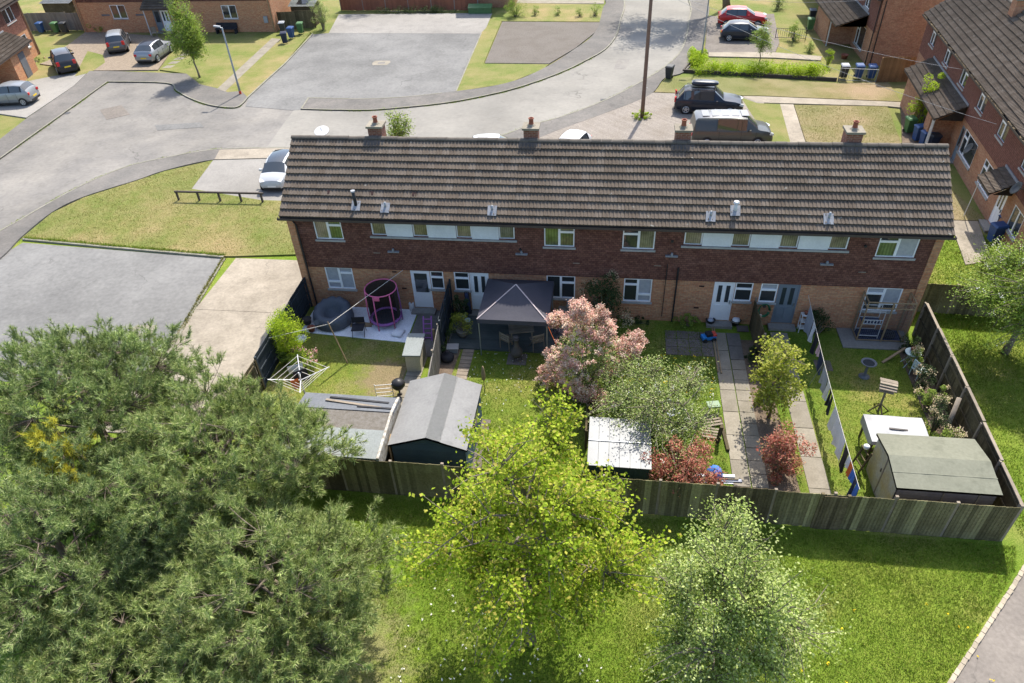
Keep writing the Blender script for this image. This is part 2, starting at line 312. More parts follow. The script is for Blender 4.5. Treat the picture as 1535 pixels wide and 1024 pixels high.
# ---------------------------------------------------------------- mesh helpers
class MB:
    def __init__(s): s.v = []; s.f = []; s.m = []; s.k = 0
    def add(s, vs, fs, k=None):
        b = len(s.v); s.v += [tuple(p) for p in vs]; s.f += [tuple(i+b for i in f) for f in fs]; s.m += [s.k if k is None else k]*len(fs); return s
    def box(s, x0, x1, y0, y1, z0, z1, k=None, mx=None):
        vs = [(x, y, z) for z in (z0, z1) for y in (y0, y1) for x in (x0, x1)]
        if mx is not None: vs = [mx @ Vector(p) for p in vs]
        return s.add(vs, [(0, 2, 3, 1), (4, 5, 7, 6), (0, 1, 5, 4), (2, 6, 7, 3), (0, 4, 6, 2), (1, 3, 7, 5)], k)
    def cbox(s, c, sz, rz=0, k=None, rx=0, ry=0):
        mx = Matrix.Translation(c) @ Matrix.Rotation(rz, 4, 'Z') @ Matrix.Rotation(ry, 4, 'Y') @ Matrix.Rotation(rx, 4, 'X')
        a, b, c_ = sz[0]/2, sz[1]/2, sz[2]/2
        return s.box(-a, a, -b, b, -c_, c_, k, mx)
    def prism(s, pts, z0, z1, k=None):
        n = len(pts); a = sum(pts[i][0]*pts[(i+1) % n][1]-pts[(i+1) % n][0]*pts[i][1] for i in range(n))
        if a < 0: pts = pts[::-1]
        vs = [(p[0], p[1], z0) for p in pts]+[(p[0], p[1], z1) for p in pts]
        return s.add(vs, [tuple(range(n, 2*n)), tuple(reversed(range(n)))]+[(i, (i+1) % n, n+(i+1) % n, n+i) for i in range(n)], k)
    def bar(s, a, b, w=.04, h=None, k=None, upv=(0, 0, 1)):
        a, b = Vector(a), Vector(b); d = b-a; L = d.length; d.normalize(); u = Vector(upv)
        if abs(d.dot(u)) > .98: u = Vector((0, 1, 0))
        x = d.cross(u).normalized(); y = x.cross(d); h = h or w
        vs = [p+x*i*w/2+y*j*h/2 for p in (a, b) for (i, j) in ((-1, -1), (1, -1), (1, 1), (-1, 1))]
        return s.add(vs, [(0, 1, 2, 3), (7, 6, 5, 4)]+[(i, 4+i, 4+(i+1) % 4, (i+1) % 4) for i in range(4)], k)
    def tube(s, pts, rad, n=6, k=None, cap=True):
        pts = [Vector(p) for p in pts]; q = len(pts); rad = rad if hasattr(rad, '__len__') else [rad]*q
        vs = []; x = None
        for i, p in enumerate(pts):
            d = (pts[min(i+1, q-1)]-pts[max(i-1, 0)]).normalized()
            if x is None:
                x = d.orthogonal().normalized()
            else:
                x = (x-d*x.dot(d)); x = x.normalized() if x.length > 1e-6 else d.orthogonal().normalized()
            y = d.cross(x)
            for j in range(n):
                a = 2*math.pi*j/n; vs.append(p+(x*math.cos(a)+y*math.sin(a))*rad[i])
        fs = [(i*n+j, i*n+(j+1) % n, (i+1)*n+(j+1) % n, (i+1)*n+j) for i in range(q-1) for j in range(n)]
        if cap: fs += [tuple(reversed(range(n))), tuple(range((q-1)*n, q*n))]
        return s.add(vs, fs, k)
    def lathe(s, prof, c=(0, 0, 0), n=14, k=None, sx=1, sy=1):
        vs = []
        for r, z in prof:
            for j in range(n):
                a = 2*math.pi*j/n; vs.append((c[0]+r*sx*math.cos(a), c[1]+r*sy*math.sin(a), c[2]+z))
        q = len(prof)
        fs = [(i*n+j, i*n+(j+1) % n, (i+1)*n+(j+1) % n, (i+1)*n+j) for i in range(q-1) for j in range(n)]
        fs += [tuple(reversed(range(n))), tuple(range((q-1)*n, q*n))]
        return s.add(vs, fs, k)
    def quad(s, a, b, c, d, k=None): return s.add([a, b, c, d], [(0, 1, 2, 3)], k)
    def xf(s, mx):
        s.v = [tuple(mx @ Vector(p)) for p in s.v]; return s
    def build(s, name, mats, parent=None, smooth=False):
        me = bpy.data.meshes.new(name); me.from_pydata(s.v, [], s.f)
        for t in ([mats] if isinstance(mats, str) else mats): me.materials.append(M[t])
        if any(s.m): me.polygons.foreach_set('material_index', s.m)
        if smooth: me.polygons.foreach_set('use_smooth', [True]*len(s.f))
        me.update(); o = bpy.data.objects.new(name, me); COL.objects.link(o)
        if parent is not None: o.parent = parent
        return o
def npmesh(name, v, f, mt, parent=None):
    me = bpy.data.meshes.new(name); v = np.asarray(v, np.float32); f = np.asarray(f, np.int32); k = f.shape[1]
    me.vertices.add(len(v)); me.vertices.foreach_set('co', v.ravel())
    me.loops.add(f.size); me.loops.foreach_set('vertex_index', f.ravel())
    me.polygons.add(len(f)); me.polygons.foreach_set('loop_start', np.arange(0, f.size, k, dtype=np.int32))
    me.update(calc_edges=True); me.materials.append(M[mt])
    o = bpy.data.objects.new(name, me); COL.objects.link(o)
    if parent is not None: o.parent = parent
    return o
def tag(o, label=None, cat=None, group=None, kind=None):
    if label: o['label'] = label
    if cat: o['category'] = cat
    if group: o['group'] = group
    if kind: o['kind'] = kind
    return o
def empty(name, loc=(0, 0, 0), rz=0, label=None, cat=None, group=None):
    o = bpy.data.objects.new(name, None); COL.objects.link(o); o.location = loc; o.rotation_euler = (0, 0, rz); o.empty_display_size = .2
    return tag(o, label, cat, group)
def stuff(o): o['kind'] = 'stuff'; return o
def struct(o): o['kind'] = 'structure'; return o
def copy_tree(o, parent=None):
    c = o.copy(); COL.objects.link(c); c.parent = parent
    for ch in list(o.children): copy_tree(ch, c)
    return c
def ground(name, pts, z, mt, z0=-.05):
    return struct(MB().prism([(p[0], p[1]) for p in pts], z0, z).build(name, mt))
def in_poly(x, y, poly):
    c = np.zeros(len(x), bool); n = len(poly)
    for i in range(n):
        x1, y1 = poly[i][:2]; x2, y2 = poly[(i+1) % n][:2]
        if y1 == y2: continue
        cond = ((y1 > y) != (y2 > y)) & (x < (x2-x1)*(y-y1)/(y2-y1)+x1); c ^= cond
    return c
def smooth_line(pts, k=6):
    pts = [Vector((p[0], p[1])) for p in pts]; out = []
    P = [pts[0]*2-pts[1]]+pts+[pts[-1]*2-pts[-2]]
    for i in range(1, len(P)-2):
        a, b, c, d = P[i-1:i+3]
        for j in range(k):
            t = j/k
            out.append(.5*((2*b)+(c-a)*t+(2*a-5*b+4*c-d)*t*t+(3*b-a-3*c+d)*t**3))
    out.append(pts[-1]); return [(p.x, p.y) for p in out]
def kerb(name, pts, side=1, wdt=.115, h=.112, mt='kerb', step=.9):
    """row of kerb stones along a line; side=+1 puts the stone left of the line"""
    mb = MB(); pts = [Vector((p[0], p[1])) for p in pts]; acc = 0; rg = random.Random(len(pts))
    for a, b in zip(pts, pts[1:]):
        d = b-a; L = d.length
        if L < 1e-4: continue
        d /= L; nrm = Vector((-d.y, d.x))*side; k = max(1, round(L/step))
        for i in range(k):
            p = a+d*L*i/k; q = a+d*(L*(i+1)/k-.012); hh = h+rg.uniform(-.006, .006)
            mb.prism([tuple(p), tuple(q), tuple(q+nrm*wdt), tuple(p+nrm*wdt)], -.03, hh)
    return struct(mb.build(name, mt))

# ---------------------------------------------------------------- ground, roads, pavements
GR = [(-500, -500), (500, -500), (500, 600), (-500, 600)]
ground('ground', GR, 0, 'grass_verge', -1)
ground('common_lawn', [(-70, -70), (90, -70), (90, 8.6), (-70, 8.6)], .004, 'grass_common')
# lines traced on the ground
near_kerb = smooth_line([(-23.06, -3.98, 0), (-21.88, 1.99, 0), (-21.06, 5.74, 0), (-20.73, 7.01, 0), (-20.32, 9.02, 0), (-19.54, 11.75, 0), (-18.26, 14.25, 0), (-16.52, 15.66, 0), (-13.41, 17.29, 0), (-9.53, 17.76, 0), (-2,18.1), (3,19.0), (6.2,20.1), (7.78, 21.63, 0), (8.74, 22.50, 0), (10.41, 23.77, 0), (13.11, 26.60, 0), (15.50, 29.96, 0), (17.47, 33.20, 0), (19.04, 36.54, 0), (20.15, 40.54, 0), (21.06, 47.81, 0), (21.54, 56.21, 0), (19.5,75), (19.5,100)], 5)
far_left = [(-28.03, 3.69, 0), (-28.17, 15.20, 0), (-28.69, 21.98, 0), (-29.40, 30.68, 0)]
corner = smooth_line([(-29.40, 30.68, 0), (-23.83, 30.41, 0), (-22.01, 28.69, 0), (-19.86, 26.91, 0), (-17.37, 25.45, 0), (-15.21, 25.00, 0), (-14.86, 25.85, 0), (-14.98, 27.14, 0)], 4)
lot_left = [(-14.98, 27.14, 0), (-15.04, 31.16, 0), (-15.04, 35.44, 0), (-15.63, 44.48, 0)]
island_out = smooth_line([(-9.68, 24.85, 0), (-7.00, 24.71, 0), (-3.61, 24.85, 0), (1.05, 26.17, 0), (4.07, 27.76, 0), (6.81, 29.85, 0), (9.71, 33.15, 0), (11.77, 36.36, 0), (13.34, 39.45, 0), (14.23, 43.39, 0), (14.56, 47.96, 0), (14.91, 56.48, 0), (13.0,70), (13.2,100)], 5)
island_in = smooth_line([(-9.95, 27.23, 0), (-3.99, 27.19, 0), (1.75, 28.81, 0), (5.62, 30.74, 0), (8.18, 34.13, 0), (10.51, 39.28, 0), (12.22, 44.47, 0), (12.73, 53.11, 0), (12.85, 56.56, 0), (10.9,70), (11.1,100)], 5)
road_poly = list(near_kerb)+list(reversed(island_out))+[(-9.95, 27.23, 0), (-15.63, 44.48, 0), (-15.04, 35.44, 0), (-15.04, 31.16, 0)]+list(reversed(corner))+list(reversed(far_left))
ground('road', road_poly, .012, 'asphalt_old')
smooth_poly = [(-10.22, 24.70, 0), (-10.01, 22.10, 0), (-9.62, 17.98, 0)]+[(-2,18.06), (3,18.95), (6.2,20.05)]+[tuple(p) for p in near_kerb if p[0] > 6.5]+list(reversed(island_out))
ground('road_surfacing', smooth_poly, .020, 'asphalt_smooth')
ground('parking_lot', [(-9.68, 24.85, 0), (-9.95, 27.23, 0), (-3.99, 27.19, 0), (1.75, 28.81, 0), (1.27, 44.44, 0), (-14.18, 44.90, 0), (-15.63, 44.48, 0), (-15.04, 35.44, 0), (-15.04, 31.16, 0), (-14.98, 27.14, 0), (-14.46, 25.44, 0), (-10.22, 24.70, 0)], .028, 'asphalt_lot')
ground('parking_apron', [(-14.18, 44.90, 0), (1.27, 44.44, 0), (1.49, 45.97, 0), (1.30, 51.69, 0), (-15.35, 51.67, 0)], .034, 'concrete_grey')
# pavements (raised), lawns beside them
def band(name, a, b, z, mt): return ground(name, list(a)+list(reversed(list(b))), z, mt)
near_in = smooth_line([(-20.38, -6.68, 0), (-19.20, -1.23, 0), (-18.89, 2.85, 0), (-19.22, 5.10, 0), (-19.26, 8.07, 0), (-18.47, 10.08, 0), (-16.27, 12.47, 0), (-15.03, 13.98, 0), (-12.41, 15.72, 0), (-8.83, 16.07, 0), (-2,16.2), (3,17.0), (7.5,18.5), (10.93, 21.84, 0), (13.71, 24.60, 0), (15.74, 26.73, 0), (17.22, 28.83, 0), (18.19, 31.95, 0), (19.74, 33.37, 0), (20.99, 36.71, 0), (21.86, 40.15, 0), (22.84, 47.77, 0), (23.53, 56.13, 0), (22.4,75), (22.4,100)], 5)
band('pavement_near', near_kerb, near_in, .100, 'asphalt_path')
band('pavement_island', island_out, island_in, .100, 'asphalt_path')
pave_left = [(-30.77, 6.62, 0), (-30.58, 18.41, 0), (-31.18, 22.04, 0), (-31.37, 24.37, 0), (-31.82, 29.34, 0), (-32.83, 33.40, 0), (-31.06, 33.41, 0)]
ground('pavement_left', list(far_left)+list(reversed(pave_left)), .100, 'asphalt_path')
ground('pavement_corner', list(corner)+[(-16.20, 28.62, 0), (-17.22, 28.30, 0), (-18.58, 29.20, 0), (-20.58, 30.13, 0), (-23.14, 32.76, 0), (-31.06, 33.41, 0)], .100, 'asphalt_path')
ground('lawn_corner', [(-16.17, 28.54, 0), (-17.15, 28.15, 0), (-18.51, 29.05, 0), (-20.50, 29.97, 0), (-23.14, 32.76, 0), (-26.23, 33.79, 0), (-28.46, 40.74, 0), (-21.24, 43.67, 0), (-19.65, 42.35, 0), (-16.26, 40.64, 0), (-16.07, 44.93, 0), (-15.18, 35.81, 0), (-15.17, 31.32, 0), (-15.10, 27.29, 0)], .096, 'grass_verge')
ground('footpath_corner', [(-18.51, 29.05, 0), (-17.52, 28.45, 0), (-18.37, 42.76, 0), (-19.36, 42.99, 0)], .104, 'concrete_slab')
ground('drive_crossing', [(-12.41, 15.72, 0), (-8.83, 16.07, 0), (-3,16.1), (-3,17.9), (-9.46, 17.60, 0), (-12.75, 17.26, 0)], .106, 'concrete')
ground('driveway_side', [(-12.46, 15.62, 0), (-8.79, 15.97, 0), (-3,16.05), (-3,10.2), (-6.77, 10.23, 0), (-11.92, 11.47, 0)], .088, 'concrete_grey')
ground('lawn_side', [(-12.46, 15.62, 0), (-14.98, 13.89, 0), (-16.22, 12.38, 0), (-18.41, 9.99, 0), (-19.21, 7.99, 0), (-19.11, 5.07, 0), (-12.69, 4.48, 0), (-6.30, 3.92, 0), (-5.67, 3.96, 0), (-.15,4.6), (-.15,13), (-3,13), (-3,10.2), (-6.77, 10.23, 0), (-11.92, 11.47, 0)], .094, 'grass_verge')
ground('parking_lot_side', [(-18.83, 4.68, 0), (-6.32, 3.78, 0), (-5.37, -3.23, 0), (-5.31, -6.11, 0), (-9.8,-6.5), (-25,-6.5), (-20.53, -2.73, 0)], .012, 'asphalt_lot')
pad = [(-5.54, 3.83, 0), (-.12,4.4), (-.12,-9.0), (-5.6,-9.0), (-5.28, -3.28, 0)]
for (a, b) in ((0, .36), (.362, .72), (.722, 1.)):
    L0, L1 = Vector(pad[0]), Vector((-5.6, -9.0, 0)); q0, q1 = L0.lerp(L1, a), L0.lerp(L1, b)
    ground('concrete_bay', [(q0.x, q0.y), (-.12, q0.y), (-.12, q1.y), (q1.x, q1.y)], .050+.004*a, 'concrete')
ground('lawn_between', [(1.76, 28.74, 0), (5.64, 30.59, 0), (8.19, 33.96, 0), (8.64, 35.32, 0), (2.95, 35.48, 0), (2.73, 48.47, 0), (12.81, 48.00, 0), (12.77, 54.41, 0), (3.09, 55.30, 0), (1.72, 52.19, 0), (1.49, 45.97, 0), (1.27, 44.44, 0)], .094, 'grass_verge')
ground('driveway_island', [(2.83, 48.24, 0), (12.62, 47.78, 0), (12.22, 44.47, 0), (10.60, 39.66, 0), (8.62, 35.49, 0), (3.04, 35.65, 0)], .104, 'gravel_tan' if 0 else 'block_paving')
ground('footpath_top', [(2.73, 55.31, 0), (12.76, 54.67, 0), (12.79, 56.02, 0), (2.92, 56.68, 0)], .102, 'concrete_slab')
ground('driveway_right', [(10.93, 21.84, 0), (13.71, 24.60, 0), (15.74, 26.73, 0), (17.22, 28.76, 0), (23.65, 28.10, 0), (25.16, 26.79, 0), (24.6,19.0), (24.6,8.2), (9,8.2), (7.5,18.4)], .092, 'block_paving')
ground('lawn_strip', [(17.32, 28.90, 0), (18.25, 31.95, 0), (19.98, 32.12, 0), (25.39, 32.02, 0), (31.42, 30.89, 0), (34.95, 31.22, 0), (34.76, 27.24, 0), (24.88, 28.26, 0), (23.76, 28.24, 0)], .093, 'grass_dry')
ground('footpath_front', [(23.75, 28.10, 0), (24.86, 28.12, 0), (34.67, 27.11, 0), (34.76, 25.97, 0), (33.60, 26.32, 0), (24.69, 26.84, 0)], .098, 'concrete')
ground('lawn_front', [(24.68, 26.71, 0), (26.25, 26.55, 0), (25.80, 19.13, 0), (27.2,10.5), (24.6,10.5), (24.6,19.0), (23.63, 27.89, 0)], .0935, 'grass_verge')
ground('footpath_crossing', [(26.25, 26.55, 0), (27.18, 26.50, 0), (26.76, 19.17, 0), (29.0,10), (27.2,10), (25.80, 19.13, 0)], .097, 'concrete')
ground('lawn_dry', [(27.22, 26.44, 0), (33.59, 26.25, 0), (32.66, 19.38, 0), (34.3,10), (29.1,10), (26.80, 19.17, 0)], .0932, 'grass_dry')
ground('drive_gravel_top', [(22.02, 39.96, 0), (23.05, 49.61, 0), (29.43, 50.37, 0), (28.48, 41.04, 0), (27.52, 37.75, 0), (21.96, 38.48, 0)], .09, 'asphalt_warm')
ground('footpath_top_right', [(22.09, 37.41, 0), (27.42, 37.05, 0), (31.04, 36.36, 0), (31.35, 37.39, 0), (27.63, 38.46, 0), (22.18, 38.48, 0)], .094, 'concrete')
ground('soil_bed_front', [(34.54, 26.46, 0), (35.16, 26.73, 0), (34.54, 19.24, 0), (32.66, 19.38, 0)], .08, 'soil')
ground('footpath_gable', [(32.74, 10.34, 0), (33.88, 10.05, 0), (33.27, 6.79, 0), (33.25, 6.04, 0), (31.76, 5.58, 0), (32.31, 9.04, 0)], .06, 'concrete')
ground('drive_topleft', [(-39.20, 35.40, 0), (-38.23, 39.15, 0), (-39.93, 40.41, 0), (-41.06, 45.81, 0), (-32.16, 44.05, 0), (-28.24, 40.32, 0), (-26.42, 33.79, 0), (-30.97, 33.59, 0), (-32.94, 33.58, 0)], .088, 'gravel_tan')
ground('drive_left', [(-37.45, 22.83, 0), (-34.27, 23.32, 0), (-31.39, 22.57, 0), (-31.92, 29.50, 0), (-32.89, 33.40, 0), (-34.66, 32.68, 0), (-36.04, 31.63, 0), (-38.73, 29.25, 0), (-40.31, 26.39, 0)], .090, 'concrete_grey')
ground('lawn_topleft', [(-33.36, 32.00, 0), (-36.67, 39.14, 0), (-34.29, 37.92, 0), (-32.78, 35.79, 0), (-32.47, 33.05, 0)], .098, 'grass_verge')
for q in range(5):
    a = q/5; p0 = (Vector((-26.23, 34.15, 0))).lerp(Vector((-26.57, 39.90, 0)), a); d = Vector((.9, 1.15, 0))
    struct(MB().prism([(p0.x, p0.y), (p0.x+.8, p0.y+.1), (p0.x+.9, p0.y+.8), (p0.x+.1, p0.y+.75)], 0, .104+.001*q).build('paving_slab', 'concrete_slab'))
# kerb stones
kerb('kerb_near', near_kerb, -1); kerb('kerb_island', island_out, 1); kerb('kerb_left', far_left, 1)
kerb('kerb_corner', corner, 1); kerb('kerb_lot', lot_left, 1); kerb('kerb_end', [(-9.68, 24.85, 0), (-9.95, 27.23, 0)], -1)
kerb('kerb_lot_near', [p for p in island_in if p[0] < 1.2], -1, .1); kerb('kerb_lot_right', [(1.75, 28.81, 0), (1.27, 44.44, 0)], -1, .1)
kerb('kerb_side_lot', [(-18.98, 4.89, 0), (-12.59, 4.31, 0), (-6.24, 3.79, 0)], 1, .12); kerb('kerb_bay', [(-6.21, 3.79, 0), (-5.35, -3.28, 0), (-5.75,-9)], 1, .1, .06)
# manhole covers set in the tarmac
def manhole(c, s, z):
    t = struct(empty('manhole_cover', (c[0], c[1], z), .1)); 
    MB().prism([(-.55*s, -.4*s), (.45*s, -.45*s), (.6*s, .1*s), (.5*s, .45*s), (-.5*s, .5*s), (-.65*s, .05*s)], -.01, .006).build('surround', 'concrete_slab', t)
    MB().box(-.24*s, .24*s, -.2*s, .2*s, .006, .012).build('cover', 'asphalt_old', t)
manhole((-6.26, 35.82, 0), 1.3, .03); manhole((-7.31, -2.63, 0), 1., .014)
# patched road repairs
for i, q in enumerate(([(11.74, 53.92, 0), (14.23, 53.83, 0), (14.03, 48.90, 0), (11.66, 48.96, 0)], [(14.33, 45.95, 0), (15.72, 45.92, 0), (15.46, 43.17, 0), (14.11, 43.19, 0)], [(14.43, 36.89, 0), (15.45, 36.89, 0), (15.12, 34.33, 0), (14.13, 34.32, 0)])):
    struct(MB().prism(q, .015, .024+.001*i).build('road_patch', 'asphalt_old'))
for c_ in ((-16.25, 15.89, 0), (13.49, 27.37, 0), (0.04, 26.01, 0), (-28.72, 23.73, 0)):
    t = struct(empty('road_gully', (c_[0], c_[1], .022), .1)); MB().box(-.25, .25, -.2, .2, -.01, .008).build('grate', 'cast_iron', t)
    for k in range(4): MB().box(-.22, .22, -.16+k*.09, -.12+k*.09, .008, .014).build('bar', 'felt_slate', t)
for i, q in enumerate(([(-26.31, 24.48, 0), (-25.07, 25.50, 0), (-23.20, 23.59, 0), (-24.51, 22.48, 0)], [(-20.01, 21.57, 0), (-16.66, 22.17, 0), (-15.91, 21.31, 0), (-19.26, 20.59, 0)]  )):
    struct(MB().prism(q, .005, .026+.001*i).build('road_patch', 'asphalt_warm' if i == 0 else 'asphalt_lot'))
# tarmac path at the lower right with its stone edging
edge = smooth_line([(23.48, -16.58, 0), (24.21, -15.72, 0), (25.01, -14.82, 0), (25.85, -13.85, 0), (26.69, -12.90, 0), (27.55, -11.89, 0), (28.41, -10.92, 0), (30.5,-7.5), (34.5,0), (38,6)], 6)
ground('tarmac_path', list(edge)+[(42, 4), (37, -8), (34,-14), (31, -20), (24, -24)], .012, 'asphalt_warm')
ed = struct(empty('path_edging', (edge[0][0], edge[0][1], 0)))
mbs = MB().box(-.105, .105, -.06, .06, -.03, .07).build('edging_stone', 'edging', ed); first = True; rg = random.Random(3)
acc = .0; prev = Vector(edge[0])
for p in edge[1:]:
    p = Vector(p); d = (p-prev).normalized(); L = (p-prev).length; q = 0
    while acc < L and prev.y < -3:
        c = prev+d*acc; o = mbs if first else mbs.copy()
        if not first: COL.objects.link(o)
        first = False
        o.location = (c.x-edge[0][0], c.y-edge[0][1], rg.uniform(-.012, .012)); o.rotation_euler = (rg.uniform(-.06, .06), 0, math.atan2(d.y, d.x)+rg.uniform(-.1, .1))
        acc += .225
    acc -= L; acc = max(acc, 0); prev = p

# ---------------------------------------------------------------- garden grounds
ground('lawn_first_garden', [(.1, -2.1), (5.3, -2.55), (5.9, -3.0), (5.9, -10.8), (.1, -10.8)], .020, 'grass_worn')
ground('gravel_patch', [(.35, -.02), (5.42, -.02), (5.42, -2.5), (.75, -2.15), (.3, -2.0)], .030, 'gravel_white')
ground('doorstep_path', [(5.5, -.02), (6.95, -.02), (7.15, -3.4), (5.5, -3.4)], .034, 'asphalt_path')
for i in range(6):
    struct(MB().box(5.95, 6.62, -4.05-i*.66, -3.42-i*.66, 0, .040+.003*(i % 2)).build('paving_slab', 'concrete_slab'))
ground('lawn_second_garden', [(7.3, -2.6), (13.7, -2.6), (13.7, -10.85), (7.4, -10.85)], .022, 'grass_garden')
ground('soil_patch', [(7.25, -2.8), (8.0, -2.8), (7.9, -5.0), (7.4, -5.6)], .030, 'soil')
ground('lawn_third_garden', [(13.75, -.02), (19.0, -.02), (18.95, -10.85), (13.75, -10.85)], .024, 'grass_garden')
ground('lawn_fourth_garden', [(20.9, -.02), (27.55, -.02), (27.1, -10.85), (20.9, -10.85)], .026, 'grass_garden')
ground('soil_bed', [(19.98, -1.2), (20.95, -1.2), (21.3, -10.8), (20.15, -10.8)], .045, 'soil')
ground('soil_bed', [(26.7, -1.0), (27.6, -1.0), (27.35, -8.0), (26.55, -8.0)], .046, 'soil')
# pieces of paving one can tell apart
def slabs(name, x0, x1, y0, y1, nx, ny, z, mt, seed, jit=.012):
    rg = random.Random(seed); t = struct(empty(name, (x0, y0, 0)))
    for i in range(nx):
        for j in range(ny):
            a = (x1-x0)/nx; c = (y1-y0)/ny; g = .012
            o = MB().prism([(a*i+g+rg.uniform(0, jit), c*j+g), (a*(i+1)-g, c*j+g+rg.uniform(0, jit)), (a*(i+1)-g, c*(j+1)-g), (a*i+g, c*(j+1)-g)], .0, z+rg.uniform(-.006, .006)).build('slab', mt, t)
    return t
slabs('paved_square', 16.95, 19.0, -2.45, -.75, 4, 3, .045, 'patio_slab', 1)
slabs('garden_path', 19.0, 19.62, -10.75, -.75, 1, 8, .05, 'concrete_slab', 2)
slabs('garden_path', 19.63, 20.22, -10.75, -2.6, 1, 13, .054, 'concrete_slab', 4)
slabs('garden_path', 19.63, 20.22, -2.58, -.75, 1, 2, .050, 'asphalt_path', 5)
slabs('garden_path', 21.55, 22.3, -10.8, -.55, 1, 7, .048, 'concrete_slab', 6)
slabs('concrete_pad', 24.45, 27.3, -1.42, -.03, 1, 1, .07, 'concrete_grey', 7)
slabs('brick_steps_path', 8.1, 8.62, -5.0, -2.75, 1, 9, .05, 'timber_grey', 8)
slabs('paved_square', 23.05, 23.75, -3.0, -2.3, 1, 1, .040, 'patio_slab', 9)
slabs('shed_base', 9.55, 10.0, -9.6, -7.0, 1, 4, .05, 'patio_slab', 10)

# ---------------------------------------------------------------- buildings
def wall_cells(mb, L, z0, z1, ops, y=0., depth=.10, u0=0.):
    """front sheet of a wall (facing -y) with openings and their reveals"""
    xs = sorted({u0, L, *[a for o in ops for a in o[:2]]}); zs = sorted({z0, z1, *[a for o in ops for a in o[2:4] if z0 < a < z1]})
    for a, b in zip(xs, xs[1:]):
        for c, d in zip(zs, zs[1:]):
            if any(o[0] < (a+b)/2 < o[1] and o[2] < (c+d)/2 < o[3] for o in ops): continue
            mb.quad((a, y, c), (b, y, c), (b, y, d), (a, y, d))
    for (a, b, c, d) in ops:
        c, d = max(c, z0), min(d, z1)
        if d <= c: continue
        q = y+depth
        mb.quad((a, y, c), (a, y, d), (a, q, d), (a, q, c)); mb.quad((b, y, d), (b, y, c), (b, q, c), (b, q, d))
        mb.quad((a, y, d), (b, y, d), (b, q, d), (a, q, d)); mb.quad((b, y, c), (a, y, c), (a, q, c), (b, q, c))
LAY = {
 'one': [(0, 1, 0, 1)], 'two': [(0, .5, 0, 1), (.5, 1, 0, 1)], 'fan': [(0, 1, 0, .66), (0, 1, .66, 1)],
 'lfan': [(0, .5, 0, .7), (0, .5, .7, 1), (.5, 1, 0, 1)], 'rfan': [(0, .5, 0, 1), (.5, 1, 0, .7), (.5, 1, .7, 1)],
 'zig': [(0, .5, 0, .32), (0, .5, .32, 1), (.5, 1, 0, .74), (.5, 1, .74, 1)], 'gaz': [(0, .5, 0, .74), (0, .5, .74, 1), (.5, 1, 0, .32), (.5, 1, .32, 1)],
 'three': [(0, .3, 0, .7), (0, .3, .7, 1), (.3, 1, 0, 1)],
}
def window(par, x0, x1, z0, z1, lay='two', y=.06, glass='window_glass', sill=True, mats=None, bw=.05):
    f = MB(); panes = []
    for i, (a, b, c, d) in enumerate(LAY[lay]):
        X0, X1, Z0, Z1 = x0+(x1-x0)*a, x0+(x1-x0)*b, z0+(z1-z0)*c, z0+(z1-z0)*d
        f.box(X0, X1, y-.05, y+.02, Z0, Z0+bw); f.box(X0, X1, y-.05, y+.02, Z1-bw, Z1)
        f.box(X0, X0+bw, y-.05, y+.02, Z0+bw, Z1-bw); f.box(X1-bw, X1, y-.05, y+.02, Z0+bw, Z1-bw)
        panes.append((X0+bw, X1-bw, Z0+bw, Z1-bw))
    o = f.build('window', 'upvc', par)
    for i, (a, b, c, d) in enumerate(panes):
        g = (mats or {}).get(i, glass)
        MB().box(a, b, y-.012, y+.012, c, d).build('pane', g, o)
    if sill: MB().box(x0-.06, x1+.06, -.07, y-.01, z0-.09, z0-.005).build('sill', 'sill', o)
    return o
def door(par, x0, x1, z0, z1, mt='upvc', kind='half', y=.06, step=True):
    f = MB(); f.box(x0, x0+.05, y-.05, y+.02, z0, z1); f.box(x1-.05, x1, y-.05, y+.02, z0, z1); f.box(x0+.05, x1-.05, y-.05, y+.02, z1-.06, z1)
    f.box(x0+.055, x1-.055, y-.03, y+.02, z0, z1-.065)
    if kind != 'half':
        for k in (0, 1): f.box(x0+.13+k*.33, x0+.40+k*.33, y-.042, y-.03, z0+.18, z0+.85)
    o = f.build('door', mt, par); w_ = x1-x0; h = z1-z0
    if kind == 'half': MB().box(x0+.15, x1-.15, y-.045, y-.02, z0+h*.42, z1-.17).build('glazing', 'glass', o)
    else:
        for k in (0, 1): MB().box(x0+.19+k*.34, x0+.36+k*.34, y-.045, y-.02, z0+h*.48, z1-.2).build('glazing', 'glass', o)
    MB().box(x1-.13, x1-.10, y-.09, y-.03, z0+.92, z0+1.1).build('handle', 'galv', o)
    if step: MB().box(x0-.12, x1+.12, -.42, -.004, -.02, z0-.03).build('step', 'concrete_grey', o)
    return o
TP = [(0, 0), (.08, 0), (.13, .026), (.2, .036), (.27, .026), (.32, 0), (.58, 0), (.63, .026), (.7, .036), (.77, .026), (.82, 0), (1, 0)]
def tile_data(cover, gauge):
    v = []; f = []; q = len(TP); Lg = gauge*1.12
    for (u, h) in TP: v.append((u*cover, 0, h+.088))
    for (u, h) in TP: v.append((u*cover, Lg, h+.010))
    for (u, h) in TP: v.append((u*cover, .004, h*.5+.006))
    for i in range(q-1):
        f.append((i, i+1, q+i+1, q+i)); f.append((2*q+i, 2*q+i+1, i+1, i))
    return v, f
